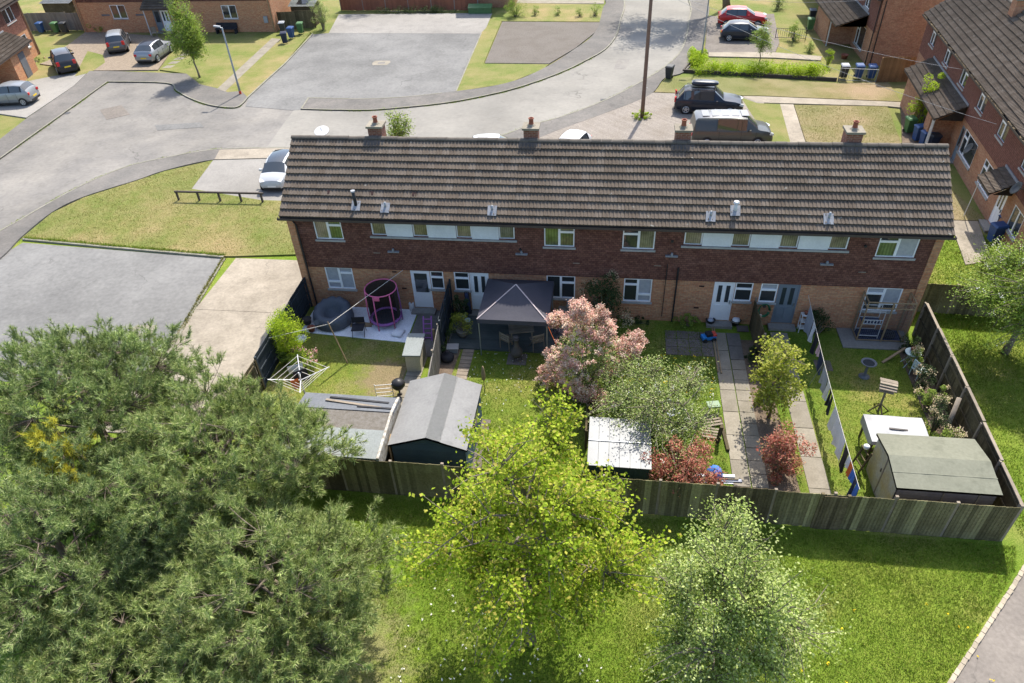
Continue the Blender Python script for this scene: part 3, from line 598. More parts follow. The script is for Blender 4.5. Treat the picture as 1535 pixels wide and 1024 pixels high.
def tiled_slope(roof, org, ex, es, length, slope, gauge=.343, cover=.306, nparts=0, mt='roof_tile', seed=1):
    """courses of rolled tiles; the lowest nparts courses as single tiles, the rest joined"""
    rg = random.Random(seed); ex, es, org = Vector(ex).normalized(), Vector(es).normalized(), Vector(org); nn = ex.cross(es)
    nc = round(length/cover); cover = length/nc; nr = int(math.ceil(slope/gauge-.2)); gauge = slope/nr
    v, f = tile_data(cover, gauge); bm_ = Matrix((ex, es, nn)).transposed().to_4x4()
    mesh = None; st = MB()
    for r in range(nr):
        for c in range(nc):
            mx = Matrix.Translation(org+ex*(c*cover+rg.uniform(-.004, .004))+es*(r*gauge+rg.uniform(-.004, .004)+.012*math.sin(c*.11+r))+nn*rg.uniform(-.002, .004)) @ bm_ @ Matrix.Rotation(rg.uniform(-.003, .003), 4, 'Z')
            if r < nparts:
                if mesh is None:
                    mesh = bpy.data.meshes.new('tile'); mesh.from_pydata(v, [], f); mesh.materials.append(M[mt])
                o = bpy.data.objects.new('tile', mesh); COL.objects.link(o); o.parent = roof; o.matrix_local = mx
            else: st.add([mx @ Vector(p) for p in v], f)
    if st.v: stuff(st.build('roof_tiles', mt, roof))
def ridge_row(roof, a, b, mt='ridge_tile', step=.45, single=True):
    a, b = Vector(a), Vector(b); d = (b-a).normalized(); L = (b-a).length; n = round(L/step); st = L/n; side = d.cross(Vector((0, 0, 1)))
    v = []; f = []
    for x in (0, st-.012):
        for k in range(7):
            t = math.pi*k/6; v.append(d*x+side*math.cos(t)*.135+Vector((0, 0, math.sin(t)*.105-.02)))
    f = [(k, k+1, 7+k+1, 7+k) for k in range(6)]+[tuple(range(6, -1, -1)), tuple(range(7, 14))]
    me = bpy.data.meshes.new('ridge_tile'); me.from_pydata([tuple(p) for p in v], [], f); me.materials.append(M[mt]); rg = random.Random(5); mb = MB()
    for i in range(n):
        p = a+d*st*i+Vector((0, 0, rg.uniform(-.012, .012)))
        if single:
            o = bpy.data.objects.new('ridge_tile', me); COL.objects.link(o); o.parent = roof; o.location = p
        else: mb.add([p+q for q in v], f)
    if mb.v: mb.build('ridge', mt, roof)
def chimney(par, x, y, zb, top=8.0, s=.62, mt='brick_dark'):
    o = MB().box(x-s/2, x+s/2, y-s/2, y+s/2, zb-.75, top-.09).build('chimney', mt, par)
    c = MB(); c.box(x-s/2-.06, x+s/2+.06, y-s/2-.06, y+s/2+.06, top-.09, top); c.lathe([(s*.33, 0), (s*.2, .07), (.02, .09)], (x, y, top), 8); c.build('cap', 'concrete_slab', o)
    MB().lathe([(.115, .03), (.10, .1), (.095, .24), (.12, .26), (.12, .30), (.085, .30), (.08, .2)], (x, y, top+.03), 10).build('pot', 'terracotta', o)
    return o
def tile_hang(par, L0, L1, z0, z1, ops, y, mt, rows=None):
    """overlapping courses of hung tiles"""
    mb = MB(); n = round((z1-z0)/.10); h = (z1-z0)/n
    for r in range(n):
        a, b = z0+r*h, z0+(r+1)*h; cuts = sorted([(o[0]-.02, o[1]+.02) for o in ops if o[2] < (a+b)/2 < o[3]+.02]); x = L0
        for s0, s1 in cuts+[(L1, L1)]:
            if s0 > x:
                mb.quad((x, y-.036, a), (s0, y-.036, a), (s0, y-.012, b+.012), (x, y-.012, b+.012)); mb.quad((x, y-.01, a), (s0, y-.01, a), (s0, y-.036, a), (x, y-.036, a))
            x = max(x, s1)
    return mb.build('tile_hanging', mt, par)
def roof_z(y, ze, zr, half, ov=.33): return ze+(y+ov)*(zr-ze)/(half+ov)
def house(name, label, loc, rz, L, half, ze, zr, zt, ops_w, ops_d, brick='brick', hung='tile_hung', piers=.33, tmt='roof_tile', nparts=0, ov=.33, vo=.12, single_ridge=True, back=True, seed=1):
    """two-storey house; local x along its front, front faces -y; ops_w: (x0,x1,z0,z1,layout,mats)"""
    t = empty(name, loc, rz, label, 'house'); D = half*2
    ops = [tuple(o[:4]) for o in ops_w]+[(o[0], o[1], o[2]-.02, o[3]) for o in ops_d]
    mb = MB(); wall_cells(mb, L, -.05, zt, [o for o in ops if o[2] < zt-.3]); 
    mb.quad((0, 0, zt-.02), (0, 0, ze), (0, D, ze), (0, D, -.05)) if 0 else None
    for x, s in ((0, 1), (L, -1)):
        pts = [(x, 0, -.05), (x, D, -.05), (x, D, ze-.1), (x, half, zr-.12), (x, 0, ze-.1)]
        mb.add(pts, [(0, 4, 3, 2, 1) if s > 0 else (0, 1, 2, 3, 4)])
    mb.quad((L, D, -.05), (0, D, -.05), (0, D, ze-.1), (L, D, ze-.1))
    wl = mb.build('wall', brick, t)
    up = MB(); wall_cells(up, L-.02, zt, ze-.05, [o for o in ops if o[2] >= zt-.3], .0, u0=.02); up.build('upper_wall', brick if not hung else hung, t)
    if hung: tile_hang(t, piers, L-piers, zt-.05, ze-.12, [o for o in ops if o[2] >= zt-.3], 0, hung)
    if piers:
        for a in (0, L-piers): MB().box(a+.003, a+piers-.003, -.075, -.002, -.05, ze-.2).build('pier', brick, t)
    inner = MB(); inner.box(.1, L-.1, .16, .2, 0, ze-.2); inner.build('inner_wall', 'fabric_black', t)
    for o in ops_w: window(t, *o[:5], mats=(o[5] if len(o) > 5 else None), sill=(o[6] if len(o) > 6 else True))
    for o in ops_d: door(t, *o)
    # roof
    yb = D+ov; rf = MB()
    rf.quad((-vo, -ov, ze), (L+vo, -ov, ze), (L+vo, half, zr), (-vo, half, zr)); rf.quad((L+vo, yb, ze), (-vo, yb, ze), (-vo, half, zr), (L+vo, half, zr))
    rf.quad((L+vo, -ov, ze-.05), (-vo, -ov, ze-.05), (-vo, half, zr-.05), (L+vo, half, zr-.05)); rf.quad((-vo, yb, ze-.05), (L+vo, yb, ze-.05), (L+vo, half, zr-.05), (-vo, half, zr-.05))
    rf.quad((-vo, -ov, ze-.05), (-vo, -ov, ze), (-vo, half, zr), (-vo, half, zr-.05)); rf.quad((L+vo, -ov, ze), (L+vo, -ov, ze-.05), (L+vo, half, zr-.05), (L+vo, half, zr))
    roof = rf.build('roof', 'fascia', t)
    sl = math.hypot(half+ov, zr-ze)
    tiled_slope(roof, (-vo, -ov-.05, ze-.035), (1, 0, 0), (0, half+ov, zr-ze), L+2*vo, sl, nparts=nparts, mt=tmt, seed=seed)
    if back: tiled_slope(roof, (L+vo, yb+.05, ze-.035), (-1, 0, 0), (0, -(half+ov), zr-ze), L+2*vo, sl, mt=tmt, seed=seed+1)
    ridge_row(roof, (-vo, half, zr+.03), (L+vo, half, zr+.03), single=single_ridge)
    g = MB(); g.box(-vo-.04, L+vo+.04, -ov+.02, -ov+.05, ze-.24, ze-.03); g.box(0, L, -ov+.05, -.04, ze-.24, ze-.21); g.build('fascia', 'fascia', t)
    g = MB(); y0, y1 = -ov-.12, -ov+.015
    g.box(-vo-.1, L+vo+.1, y0, y1, ze-.19, ze-.17); g.box(-vo-.1, L+vo+.1, y0-.012, y0, ze-.19, ze-.08); g.box(-vo-.1, -vo-.085, y0, y1, ze-.17, ze-.08); g.box(L+vo+.085, L+vo+.1, y0, y1, ze-.17, ze-.08)
    go = g.build('gutter', 'fascia', t)
    rg = random.Random(seed+3); ms = MB()
    for i in range(int(L*5)):
        x = rg.uniform(0, L); ms.cbox((x, (y0+y1)/2+rg.uniform(-.03, .03), ze-.165), (rg.uniform(.04, .3), .07, rg.uniform(.02, .06)), rg.uniform(-.2, .2))
    stuff(ms.build('gutter_debris', 'moss', go))
    return t, roof

# --- the terrace in the middle
cm, cg, bl = 'reflect_cream', 'reflect_green', 'blind'
wins = [(1.19, 2.47, 3.77, 4.80, 'rfan', {0: cm, 1: cg, 2: cg}), (11.5, 12.8, 3.77, 4.80, 'rfan', {0: cg, 1: cg, 2: cm}), (14.84, 16.19, 3.77, 4.80, 'lfan', {2: cm, 0: 'window_glass'}), (25.1, 26.62, 3.77, 4.80, 'lfan', {0: cg, 2: bl}),
 (1.2, 2.53, 1.07, 2.27, 'zig', {0: bl, 1: bl, 2: bl, 3: bl}), (6.22, 6.84, 1.27, 2.25, 'fan'), (7.34, 8.04, 1.27, 2.25, 'fan'), (11.58, 12.87, 1.04, 2.25, 'rfan'), (15.03, 16.26, 1.02, 2.25, 'gaz', {2: bl, 3: bl}),
 (19.83, 20.57, 1.27, 2.25, 'fan'), (20.9, 21.61, 1.27, 2.25, 'fan', {1: bl}), (25.26, 26.68, 1.05, 2.25, 'gaz', {3: bl, 1: bl})]
bands = [(3.84, 10.22, [(3.84, 4.52), (5.72, 6.40), (7.66, 8.34), (9.54, 10.22)]), (17.39, 23.93, [(17.39, 18.13), (19.32, 20.06), (21.24, 21.98), (23.19, 23.93)])]
dops = [(5.30, 6.2, .17, 2.25, 'upvc', 'half'), (8.06, 8.94, .17, 2.25, 'upvc', 'two'), (18.93, 19.81, .17, 2.25, 'upvc', 'two'), (21.63, 22.55, .17, 2.25, 'door_grey', 'two')]
for a, b, q in bands:
    for (c, d) in q: wins.append((c, d, 4.06, 4.80, 'one', {0: cm}, False))
ze, zr, half = 5.11, 7.39, 2.67
# the white panels fill the rest of each band, so the whole band is cut out of the tile hanging
T, roof = house('terraced_house', 'long brown brick and tile hung terrace with four chimneys behind the back gardens', (0, 0, 0), 0, 27.5, half, ze, zr, 2.32, wins, dops, nparts=3)
for a, b, q in bands:
    for (c, d), (e, f) in zip(q, q[1:]): MB().box(d+.003, e-.003, -.055, -.037, 4.06, 4.82).build('infill_panel', 'white_panel', T)
    MB().box(a-.1, b+.1, -.10, -.038, 3.96, 4.045).build('band_sill', 'sill', T)
for x in (3.75, 10.7, 17.15, 24.0): chimney(T, x, half+.42, zr, 7.92)
for x in (3.75, 10.7, 17.15, 24.0):
    mb = MB(); 
    for k in range(6): mb.cbox((x-.42+k*.165, half-.26, roof_z(half-.26, ze, zr, half)+.085), (.15, .34, .02), 0, rx=math.atan2(zr-ze, half+.33))
    mb.build('lead_apron', 'cast_iron', roof)
def roof_vent(x, y, h, r, mt, lean=0):
    z = roof_z(y, ze, zr, half)+.05; an = math.atan2(zr-ze, half+.33)
    o = MB().tube([(x, y, z-.1), (x+lean, y, z+h)], r, 10).build('vent_pipe', mt, roof, True)
    mb = MB(); rg = random.Random(int(x*9))
    for k in range(3): mb.cbox((x-.13+k*.13, y-.04, z+.04+rg.uniform(0, .02)), (.13, .46, .025), rg.uniform(-.05, .05), rx=an+rg.uniform(-.03, .03))
    mb.build('lead_skirt', 'lead', o)
    if h > .5: MB().tube([(x+lean, y, z+h-.04), (x+lean, y, z+h+.03)], r+.025, 10).build('cowl', 'bin_lid_grey', o)
    elif r > .06: MB().lathe([(.02, 0), (.13, .02), (.10, .09), (.02, .11)], (x+lean, y, z+h+.02), 10).build('cowl', 'white_paint', o)
roof_vent(3.33, .05, .72, .075, 'black_plastic', -.03); roof_vent(4.65, 0, .3, .05, 'galv'); roof_vent(9.31, 0, .27, .05, 'galv')
roof_vent(18.32, .0, .27, .05, 'galv'); roof_vent(19.29, .22, .34, .075, 'white_paint'); roof_vent(22.91, .02, .32, .05, 'galv', .02)
for x in (2.0, 3.95, 5.85): 
    z = roof_z(.52, ze, zr, half); an = math.atan2(zr-ze, half+.33)
    MB().cbox((x, .52, z+.075), (.17, .17, .05), 0, rx=an).build('vent_tile', 'vent_dark', roof)
for pts in ([(.42, -.36, 4.9), (.42, -.16, 4.6), (.42, -.11, 4.5), (.42, -.11, .05)], [(17.3, -.08, 2.95), (17.3, -.09, .05)], [(16.82, -.07, 3.1), (16.82, -.07, .3)]):
    MB().tube(pts, .038 if pts[0][0] != 16.82 else .018, 7).build('downpipe', 'black_plastic', T)
for x, z in ((4.7, 3.25), (16.95, 3.5), (23.3, 3.35), (10.5, 3.35)):
    o = MB().box(x-.26, x+.26, -.14, -.037, z, z+.06).build('flue_ledge', 'lead', T); MB().lathe([(.05, 0), (.06, .05), (.045, .13)], (x, -.1, z+.06), 8).build('flue', 'lead', o)
for x, z in ((16.9, 4.25), (24.6, 4.3), (10.45, 3.6)): MB().tube([(x, -.04, z), (x, -.10, z)], .06, 10).build('air_brick', 'black_plastic', T)
for x, z in ((4.55, 2.1), (18.3, .78), (18.4, 1.95), (14.0, 1.1), (4.9, 1.2)): MB().box(x-.11, x+.11, -.014, -.001, z, z+.07).build('air_brick', 'vent_dark', T)
for x in (3.9, 12.9, 16.4, 24.8):
    rg = random.Random(int(x*7)); MB().cbox((x, -.05, rg.uniform(2.9, 3.3)), (.3, .02, .035), 0).build('repair_tile', 'timber_grey', T)
# satellite dish on its pole at the front gable corner
t = empty('satellite_dish', (.35, 4.9, 5.45), 0, 'white round satellite dish rising behind the left end of the terrace roof ridge', 'satellite dish')
MB().tube([(0, .28, -.9), (0, .28, 1.0), (0, .1, 1.22)], .025, 8).build('mast', 'galv', t)
MB().lathe([(.0, .02), (.2, .045), (.36, .10), (.345, .11), (.19, .06), (.0, .035)], (0, 0, 0), 20).xf(Matrix.Translation((0, .08, 1.22)) @ Matrix.Rotation(.35, 4, 'X')).build('dish', 'white_paint', t, True)
MB().bar((0, .08, 1.24), (0, -.05, 1.55), .02).build('feed_arm', 'galv', t)

# --- the brick house along the right edge
wn = []
for u in (2.45, 6.5, 10.5, 14.55, 18.5, 22.5): wn.append((u-.62, u+.62, 3.62, 4.78, 'lfan' if u != 10.5 else 'rfan'))
wn += [(13.7, 16.2, .85, 2.25, 'three'), (17.8, 19.9, .85, 2.25, 'three'), (23.0, 24.4, .95, 2.2, 'two'), (5.2, 6.2, 1.0, 2.2, 'two')]
HR, rr = house('brick_house', 'red brick and tile hung house with a tan roof along the right edge', (36.30, 30.8, 0), R(-95.4), 29., half, 5.11, 7.39, 2.6, wn, [(20.95, 21.95, .15, 2.2, 'upvc', 'two'), (13.0, 13.6, .1, 2.2, 'door_grey', 'half')], brick='brick_red', hung='tile_hung_red', piers=0, tmt='roof_tile_far', single_ridge=False, back=False, seed=11)
chimney(HR, 8.0, half-.15, 7.3, 8.1, .8, 'brick_red')
mb = MB(); rg = random.Random(8)
for i in range(150): mb.cbox((rg.uniform(0, 29), -.40, 5.02+rg.uniform(0, .03)), (rg.uniform(.08, .3), .1, .05), rg.uniform(-.3, .3))
stuff(mb.build('gutter_moss', 'timber', HR))
def lean_to(par, x0, x1, d, zl, zh, mt='roof_tile', seed=3, posts=()):
    ov = .15; o = MB(); o.add([(x0, -d-ov, zl-.06), (x1, -d-ov, zl-.06), (x1, -.06, zh-.06), (x0, -.06, zh-.06), (x0, -d-ov, zl), (x1, -d-ov, zl), (x1, -.06, zh), (x0, -.06, zh)], [(3, 2, 1, 0), (4, 5, 6, 7), (0, 1, 5, 4), (1, 2, 6, 5), (3, 0, 4, 7)])
    for x in (x0+.05, x1-.05): o.add([(x, -d, zl-.08), (x, -.06, zl-.08), (x, -.06, zh-.07)], [(0, 1, 2), (2, 1, 0)])
    o.box(x0, x1, -d-ov-.06, -d-ov, zl-.10, zl-.02)
    r = o.build('porch_roof', 'fascia', par)
    tiled_slope(r, (x0-.03, -d-ov-.04, zl-.02), (1, 0, 0), (0, d+ov-.06, zh-zl), x1-x0+.06, math.hypot(d+ov-.06, zh-zl), mt=mt, seed=seed)
    MB().box(x0, x1, -.09, -.04, zh-.02, zh+.14).build('flashing', 'lead', r)
    return r
lean_to(HR, 3.9, 12.9, 1.45, 2.42, 3.25, 'roof_tile_far'); lean_to(HR, 20.5, 22.5, .95, 2.42, 3.0, 'roof_tile_far', 5)
MB().box(4.4, 8.2, -1.4, -.01, -.05, 2.4).build('porch_wall', 'brick_red', HR); MB().box(10.6, 11.6, -1.4, -.01, -.05, 2.4).build('porch_wall', 'brick_red', HR)
for x in (11.9, 12.05, 12.2): MB().box(x, x+.06, -1.4, -1.34, 0, 2.4).build('porch_post', 'white_paint', HR)
MB().tube([(20.6, -1.0, 2.5), (20.5, -1.05, 0)], .025, 6).build('porch_post', 'white_paint', HR)
for u, zz, yy in ((16.0, 1.95, -.3), (23.2, 3.1, -.3)):
    o = MB().lathe([(.0, .02), (.2, .04), (.34, .1), (.32, .11), (.18, .055), (0, .035)], n=18).xf(Matrix.Translation((u, yy, zz)) @ Matrix.Rotation(1.05, 4, 'X')).build('aerial_dish', 'bin_black', HR, True); MB().bar((u, -.05, zz), (u, yy, zz), .03).build('bracket', 'galv', o)

# --- brick house beyond it, gable towards the viewer
HM, r2_ = house('brick_house', 'red brick gable ended house with a porch roof at the far right', (34.35, 62.5, 0), R(-90), 27.2, 3.3, 5.11, 7.6, 2.55, [(22.6, 25.0, .5, 2.2, 'three'), (23.0, 24.4, 3.5, 4.75, 'lfan'), (18.6, 19.6, 3.5, 4.75, 'lfan')], [], brick='brick_red', hung='tile_hung_red', piers=0, tmt='roof_tile_far', single_ridge=False, back=False, seed=21)
lean_to(HM, 10.5, 24.9, 2.2, 2.42, 3.25, 'roof_tile_far', 7)
MB().box(17.0, 21.6, -2.1, -.01, -.05, 2.4).build('porch_wall', 'brick_red', HM); MB().box(22.0, 22.08, -2.1, -2.02, 0, 2.4).build('porch_post', 'white_paint', HM)
MB().tube([(27.0, -.06, 4.9), (27.0, -.06, .05)], .04, 7).build('downpipe', 'black_plastic', HM); MB().tube([(27.24, .25, 4.9), (27.24, .25, .05)], .04, 7).build('downpipe', 'black_plastic', HM)

# --- houses at the upper left
HT, r3_ = house('brick_house', 'wide brown brick house with a dark porch canopy at the top left', (-41.0, 45.5, 0), 0, 21.1, 3.2, 5.1, 7.5, 3.0, [(3.8, 5.45, 1.38, 2.68, 'two'), (15.85, 17.4, 1.3, 2.55, 'two'), (6.2, 7.4, 3.5, 4.7, 'two'), (12.0, 13.4, 3.5, 4.7, 'two')], [(9.1, 10.0, .12, 2.2, 'upvc', 'two'), (8.3, 9.05, .12, 2.2, 'door_grey', 'half')], brick='brick', hung='tile_hung', piers=.3, tmt='roof_tile_far', single_ridge=False, back=False, seed=31)
lean_to(HT, 7.9, 11.2, 1.1, 2.55, 3.2, 'roof_tile', 9)
MB().box(8.0, 8.07, -1.1, -1.03, 0, 2.45).build('porch_post', 'white_paint', HT); MB().box(10.9, 10.97, -1.1, -1.03, 0, 2.45).build('porch_post', 'white_paint', HT)
MB().tube([(.15, -.1, 4.8), (.15, -.1, .1)], .05, 7).build('downpipe', 'timber', HT); MB().tube([(20.95, -.1, 4.8), (20.95, -.1, .1)], .05, 7).build('downpipe', 'timber', HT)
for x in (2.6, 6.4): MB().box(x, x+.9, -.03, -.002, 1.65, 1.8).build('air_vent', 'felt_slate', HT)
MB().box(20.1, 20.5, -.16, -.002, .9, 1.5).build('meter_box', 'bin_lid_grey', HT)
HL, r4_ = house('brick_house', 'tile hung brick house with a tiled porch at the left edge', (-37.7, 24.1, 0), R(104.5), 15.05, 3.2, 5.1, 7.5, 2.55, [(11.5, 13.4, 3.55, 4.75, 'two'), (10.6, 13.9, 1.05, 2.2, 'three')], [], brick='brick', hung='tile_hung', piers=.25, tmt='roof_tile_far', single_ridge=False, back=False, seed=41)
lean_to(HL, 3.2, 10.3, 1.9, 2.42, 3.3, 'roof_tile_far', 13)
MB().box(6.0, 9.8, -1.8, -.01, -.05, 2.4).build('porch_wall', 'brick', HL); MB().box(7.4, 8.5, -1.84, -1.802, 0, 2.05).build('porch_door', 'felt_slate', HL)
MB().tube([(14.9, -.1, 4.8), (14.9, -.1, .1)], .05, 7).build('downpipe', 'timber', HL)
MB().bar((11.2, -.35, 0.1), (11.2, -.1, 1.0), .9, .03, upv=(1, 0, 0)).build('trellis', 'fabric_pink', HL); MB().box(9.95, 10.4, -1.2, -.8, 0, .8).build('cabinet', 'white_paint', HL)
# --- house past the red fence; its roof end throws the pointed shadow onto the apron
HB, r5_ = house('brick_house', 'brick house standing beyond the red fence at the top of the view', (-1.2, 53.9, 0), 0, 4.6, 3.2, 5.1, 7.5, 2.55, [(1.6, 3.0, 1.0, 2.2, 'two')], [], brick='brick_red', hung=None, piers=0, tmt='roof_tile_far', single_ridge=False, back=False, seed=51)

# ---------------------------------------------------------------- vegetation
def leaves(rs, P, size, asp=.55, up=.5, fold=.25, jit=.35, droop=0.):
    """one folded leaf (two triangles) at every point"""
    n = len(P); d = rs.normal(size=(n, 3)); d[:, 2] *= .6; d[:, 2] -= droop; d /= np.linalg.norm(d, axis=1)[:, None]
    nn = rs.normal(size=(n, 3))*(1-up); nn[:, 2] += up*1.6; sd = np.cross(d, nn); sd /= np.linalg.norm(sd, axis=1)[:, None]+1e-9; nn = np.cross(sd, d)
    s = size*(1+jit*rs.uniform(-1, 1, n))[:, None]
    V = np.stack([P-d*s*.5, P+sd*s*asp*.5+nn*s*fold*.3, P+d*s*.5, P-sd*s*asp*.5+nn*s*fold*.3], 1).reshape(-1, 3)
    b = np.arange(n)[:, None]*4
    F = np.concatenate([b+np.array([[0, 1, 2]]), b+np.array([[0, 2, 3]])], 1).reshape(-1, 3)
    return V, F
def needles(rs, P, D, L=.11, k=20, wd=.007, spread=.75):
    n = len(P); D = D/np.linalg.norm(D, axis=1)[:, None]
    t = rs.normal(size=(n, k, 3))*spread+D[:, None]*1.0; t /= np.linalg.norm(t, axis=2)[..., None]
    ln = L*(1+.3*rs.uniform(-1, 1, (n, k, 1)))
    sd = np.cross(t, rs.normal(size=(n, k, 3))); sd /= np.linalg.norm(sd, axis=2)[..., None]+1e-9
    b0 = P[:, None]+D[:, None]*rs.uniform(-.06, .02, (n, k, 1))
    V = np.stack([b0-sd*wd, b0+sd*wd, b0+t*ln], 2).reshape(-1, 3)
    return V, np.arange(len(V)).reshape(-1, 3)
def crown_points(rs, n, c, r, low=.0, amp=1.):
    """points in a lumpy crown volume, denser to the outside"""
    d = rs.normal(size=(n, 3)); d /= np.linalg.norm(d, axis=1)[:, None]
    ph = rs.uniform(0, 6.3, 6); a = np.arctan2(d[:, 1], d[:, 0])
    lump = 1+amp*.13*np.sin(3*a+ph[0]+2*d[:, 2])+amp*.10*np.sin(5*a+ph[1]-3*d[:, 2])+amp*.08*np.sin(7*d[:, 2]+ph[2])
    rad = rs.uniform(.25, 1, n)**.55*lump
    p = d*rad[:, None]; p[:, 2] = np.where(p[:, 2] < low, low+(p[:, 2]-low)*.55, p[:, 2])
    return np.asarray(c)+p*np.asarray(r), d
def tree(name, label, base, h, r, cz, n_limb=9, n_twig=220, n_leaf=70, lsize=.09, mt='leaf_mid', bark='bark', tr=.12, seed=1, cat='tree', group=None, asp=.6, spread=.22, rz=None, lean=(0, 0), droop=0., bare=.0, up=.45, bloom=None, z0=0., low=0.):
    rs = np.random.RandomState(seed); t = empty(name, (base[0], base[1], z0), 0, label, cat, group)
    rz = rz or (h-cz); C0 = np.array([lean[0], lean[1], cz]); rr = np.array([r, r, rz])
    tk = MB(); top = Vector((lean[0]*.8, lean[1]*.8, cz+rz*.45)); tp = []; rad = []
    for i in range(8):
        q = i/7; tp.append(Vector((top.x*q**1.3, top.y*q**1.3, top.z*q))+Vector(rs.normal(size=3)*[.05, .05, 0])*(q > 0)); rad.append(tr*(1-.82*q)+.01)
    rad[0] *= 1.35; tk.tube(tp, rad, 8)
    E, _ = crown_points(rs, n_limb*3, C0, rr*.72); limbs = []
    idx = []  # pick well-spread limb ends
    cand = list(range(len(E)))
    while len(idx) < n_limb and cand:
        if not idx: i = cand[0]
        else: i = max(cand, key=lambda c: min(np.linalg.norm(E[c]-E[j]) for j in idx))
        idx.append(i); cand.remove(i)
    for i in idx:
        e = Vector(E[i]); q = min(.95, max(.22, (e.z-.45*math.hypot(e.x, e.y))/top.z)); k = q*7; a = tp[int(k)].lerp(tp[min(7, int(k)+1)], k-int(k))
        mid = a.lerp(e, .5)+Vector((0, 0, .12*(e-a).length))+Vector(rs.normal(size=3)*.12)
        pts = [a, a.lerp(mid, .5)+Vector(rs.normal(size=3)*.05), mid, mid.lerp(e, .5)+Vector(rs.normal(size=3)*.06), e]
        r0 = tr*.42*(1-.55*q)+.012; tk.tube(pts, [r0, r0*.8, r0*.6, r0*.4, r0*.22], 6); limbs.append(pts)
    E2, D2 = crown_points(rs, n_twig, C0, rr, low, 1.7); LP = []; allp = np.array([p for l in limbs for p in l[1:]]+[tuple(p) for p in tp[4:]])
    for i in range(n_twig):
        e = E2[i]; j = np.argmin(((allp-e)**2).sum(1)+.25*rs.uniform(size=len(allp))); a = Vector(allp[j]); e = Vector(e)
        mid = a.lerp(e, .55)+Vector(rs.normal(size=3)*.1)+Vector((0, 0, .08)); tk.tube([a, mid, e], [.020, .013, .005], 4, cap=False)
        if rs.uniform() < bare: continue
        m = int(n_leaf*rs.uniform(.5, 1.5)); tt = rs.uniform(.25, 1.08, m)[:, None]; A, Mi, B = np.array(a), np.array(mid), np.array(e)
        q = np.where(tt < .55, A+(Mi-A)*tt/.55, Mi+(B-Mi)*(tt-.55)/.45)
        LP.append(q+rs.normal(size=(m, 3))*spread*np.array([1, 1, .7]))
    tk.build('trunk', bark, t, True)
    V, F = leaves(rs, np.concatenate(LP), lsize, asp, up, droop=droop); npmesh('crown', V, F, mt, t)
    if bloom:
        bm_, nb, per, bs, sp = bloom; c = E2[rs.choice(len(E2), nb)]+rs.normal(size=(nb, 3))*.15
        q = (c[:, None]+rs.normal(size=(nb, per, 3))*sp).reshape(-1, 3); V, F = leaves(rs, q, bs, .8, .5); npmesh('blossom', V, F, bm_, t)
    return t
def shrub(name, label, base, r, h, n=3500, lsize=.07, mt='leaf_mid', seed=1, cat='shrub', group=None, ry=None, bloom=None, stems=6, asp=.55, lumps=26, tight=.5, z0=0., bark='bark', up=.45, drop=None, box=False):
    """bush grown as overlapping leafy lumps on a few stems"""
    rs = np.random.RandomState(seed); t = empty(name, (base[0], base[1], z0), 0, label, cat, group); ry = ry or r
    E, D = crown_points(rs, lumps, (0, 0, h*.52), (r*.82, ry*.82, h*.46), -2, 1.5); tk = MB(); LP = []
    if box: E = np.stack([rs.uniform(-r, r, lumps), rs.uniform(-ry, ry, lumps), rs.uniform(.2, .72, lumps)*h], 1)
    order = rs.permutation(lumps)
    for i in range(lumps):
        if i < stems*2 or i % 3 == 0:
            e = Vector(E[order[i]]); a = Vector((e.x*.12, e.y*.12, -.03)); tk.tube([a, a.lerp(e, .5)+Vector((0, 0, .1*h)), e], [.03*min(1, h/1.5)+.004, .018*min(1, h/1.5)+.003, .004], 5, cap=False)
    lr = tight*min(r, ry, h*.6)*.75; per = max(3, n//lumps)
    for c in E:
        d = rs.normal(size=(per, 3)); d /= np.linalg.norm(d, axis=1)[:, None]; q = c+d*(lr*rs.uniform(.35, 1.05, per)**.6)[:, None]*rs.uniform(.6, 1.4)
        LP.append(q)
    tk.build('stems', bark, t, True); P = np.concatenate(LP); P[:, 2] = np.maximum(P[:, 2], .03)
    V, F = leaves(rs, P, lsize, asp, up); npmesh('foliage', V, F, mt, t)
    for bl_ in ([] if not bloom else bloom if isinstance(bloom, list) else [bloom]):
        bm_, nb, per, bs, sp = bl_; w_ = np.sqrt((P[:, 0]/r)**2+(P[:, 1]/ry)**2+((P[:, 2]-h*.5)/(h*.5))**2)+.15*P[:, 2]/h; k = np.argsort(-w_+rs.uniform(0, 1.0, len(w_)))[:nb]
        cc = np.array([0, 0, h*.45]); c = cc+(P[k]-cc)*1.03; q = (c[:, None]+rs.normal(size=(len(k), per, 3))*sp).reshape(-1, 3); V, F = leaves(rs, q, bs, .9, .6); npmesh('blossom', V, F, bm_, t)
    return t
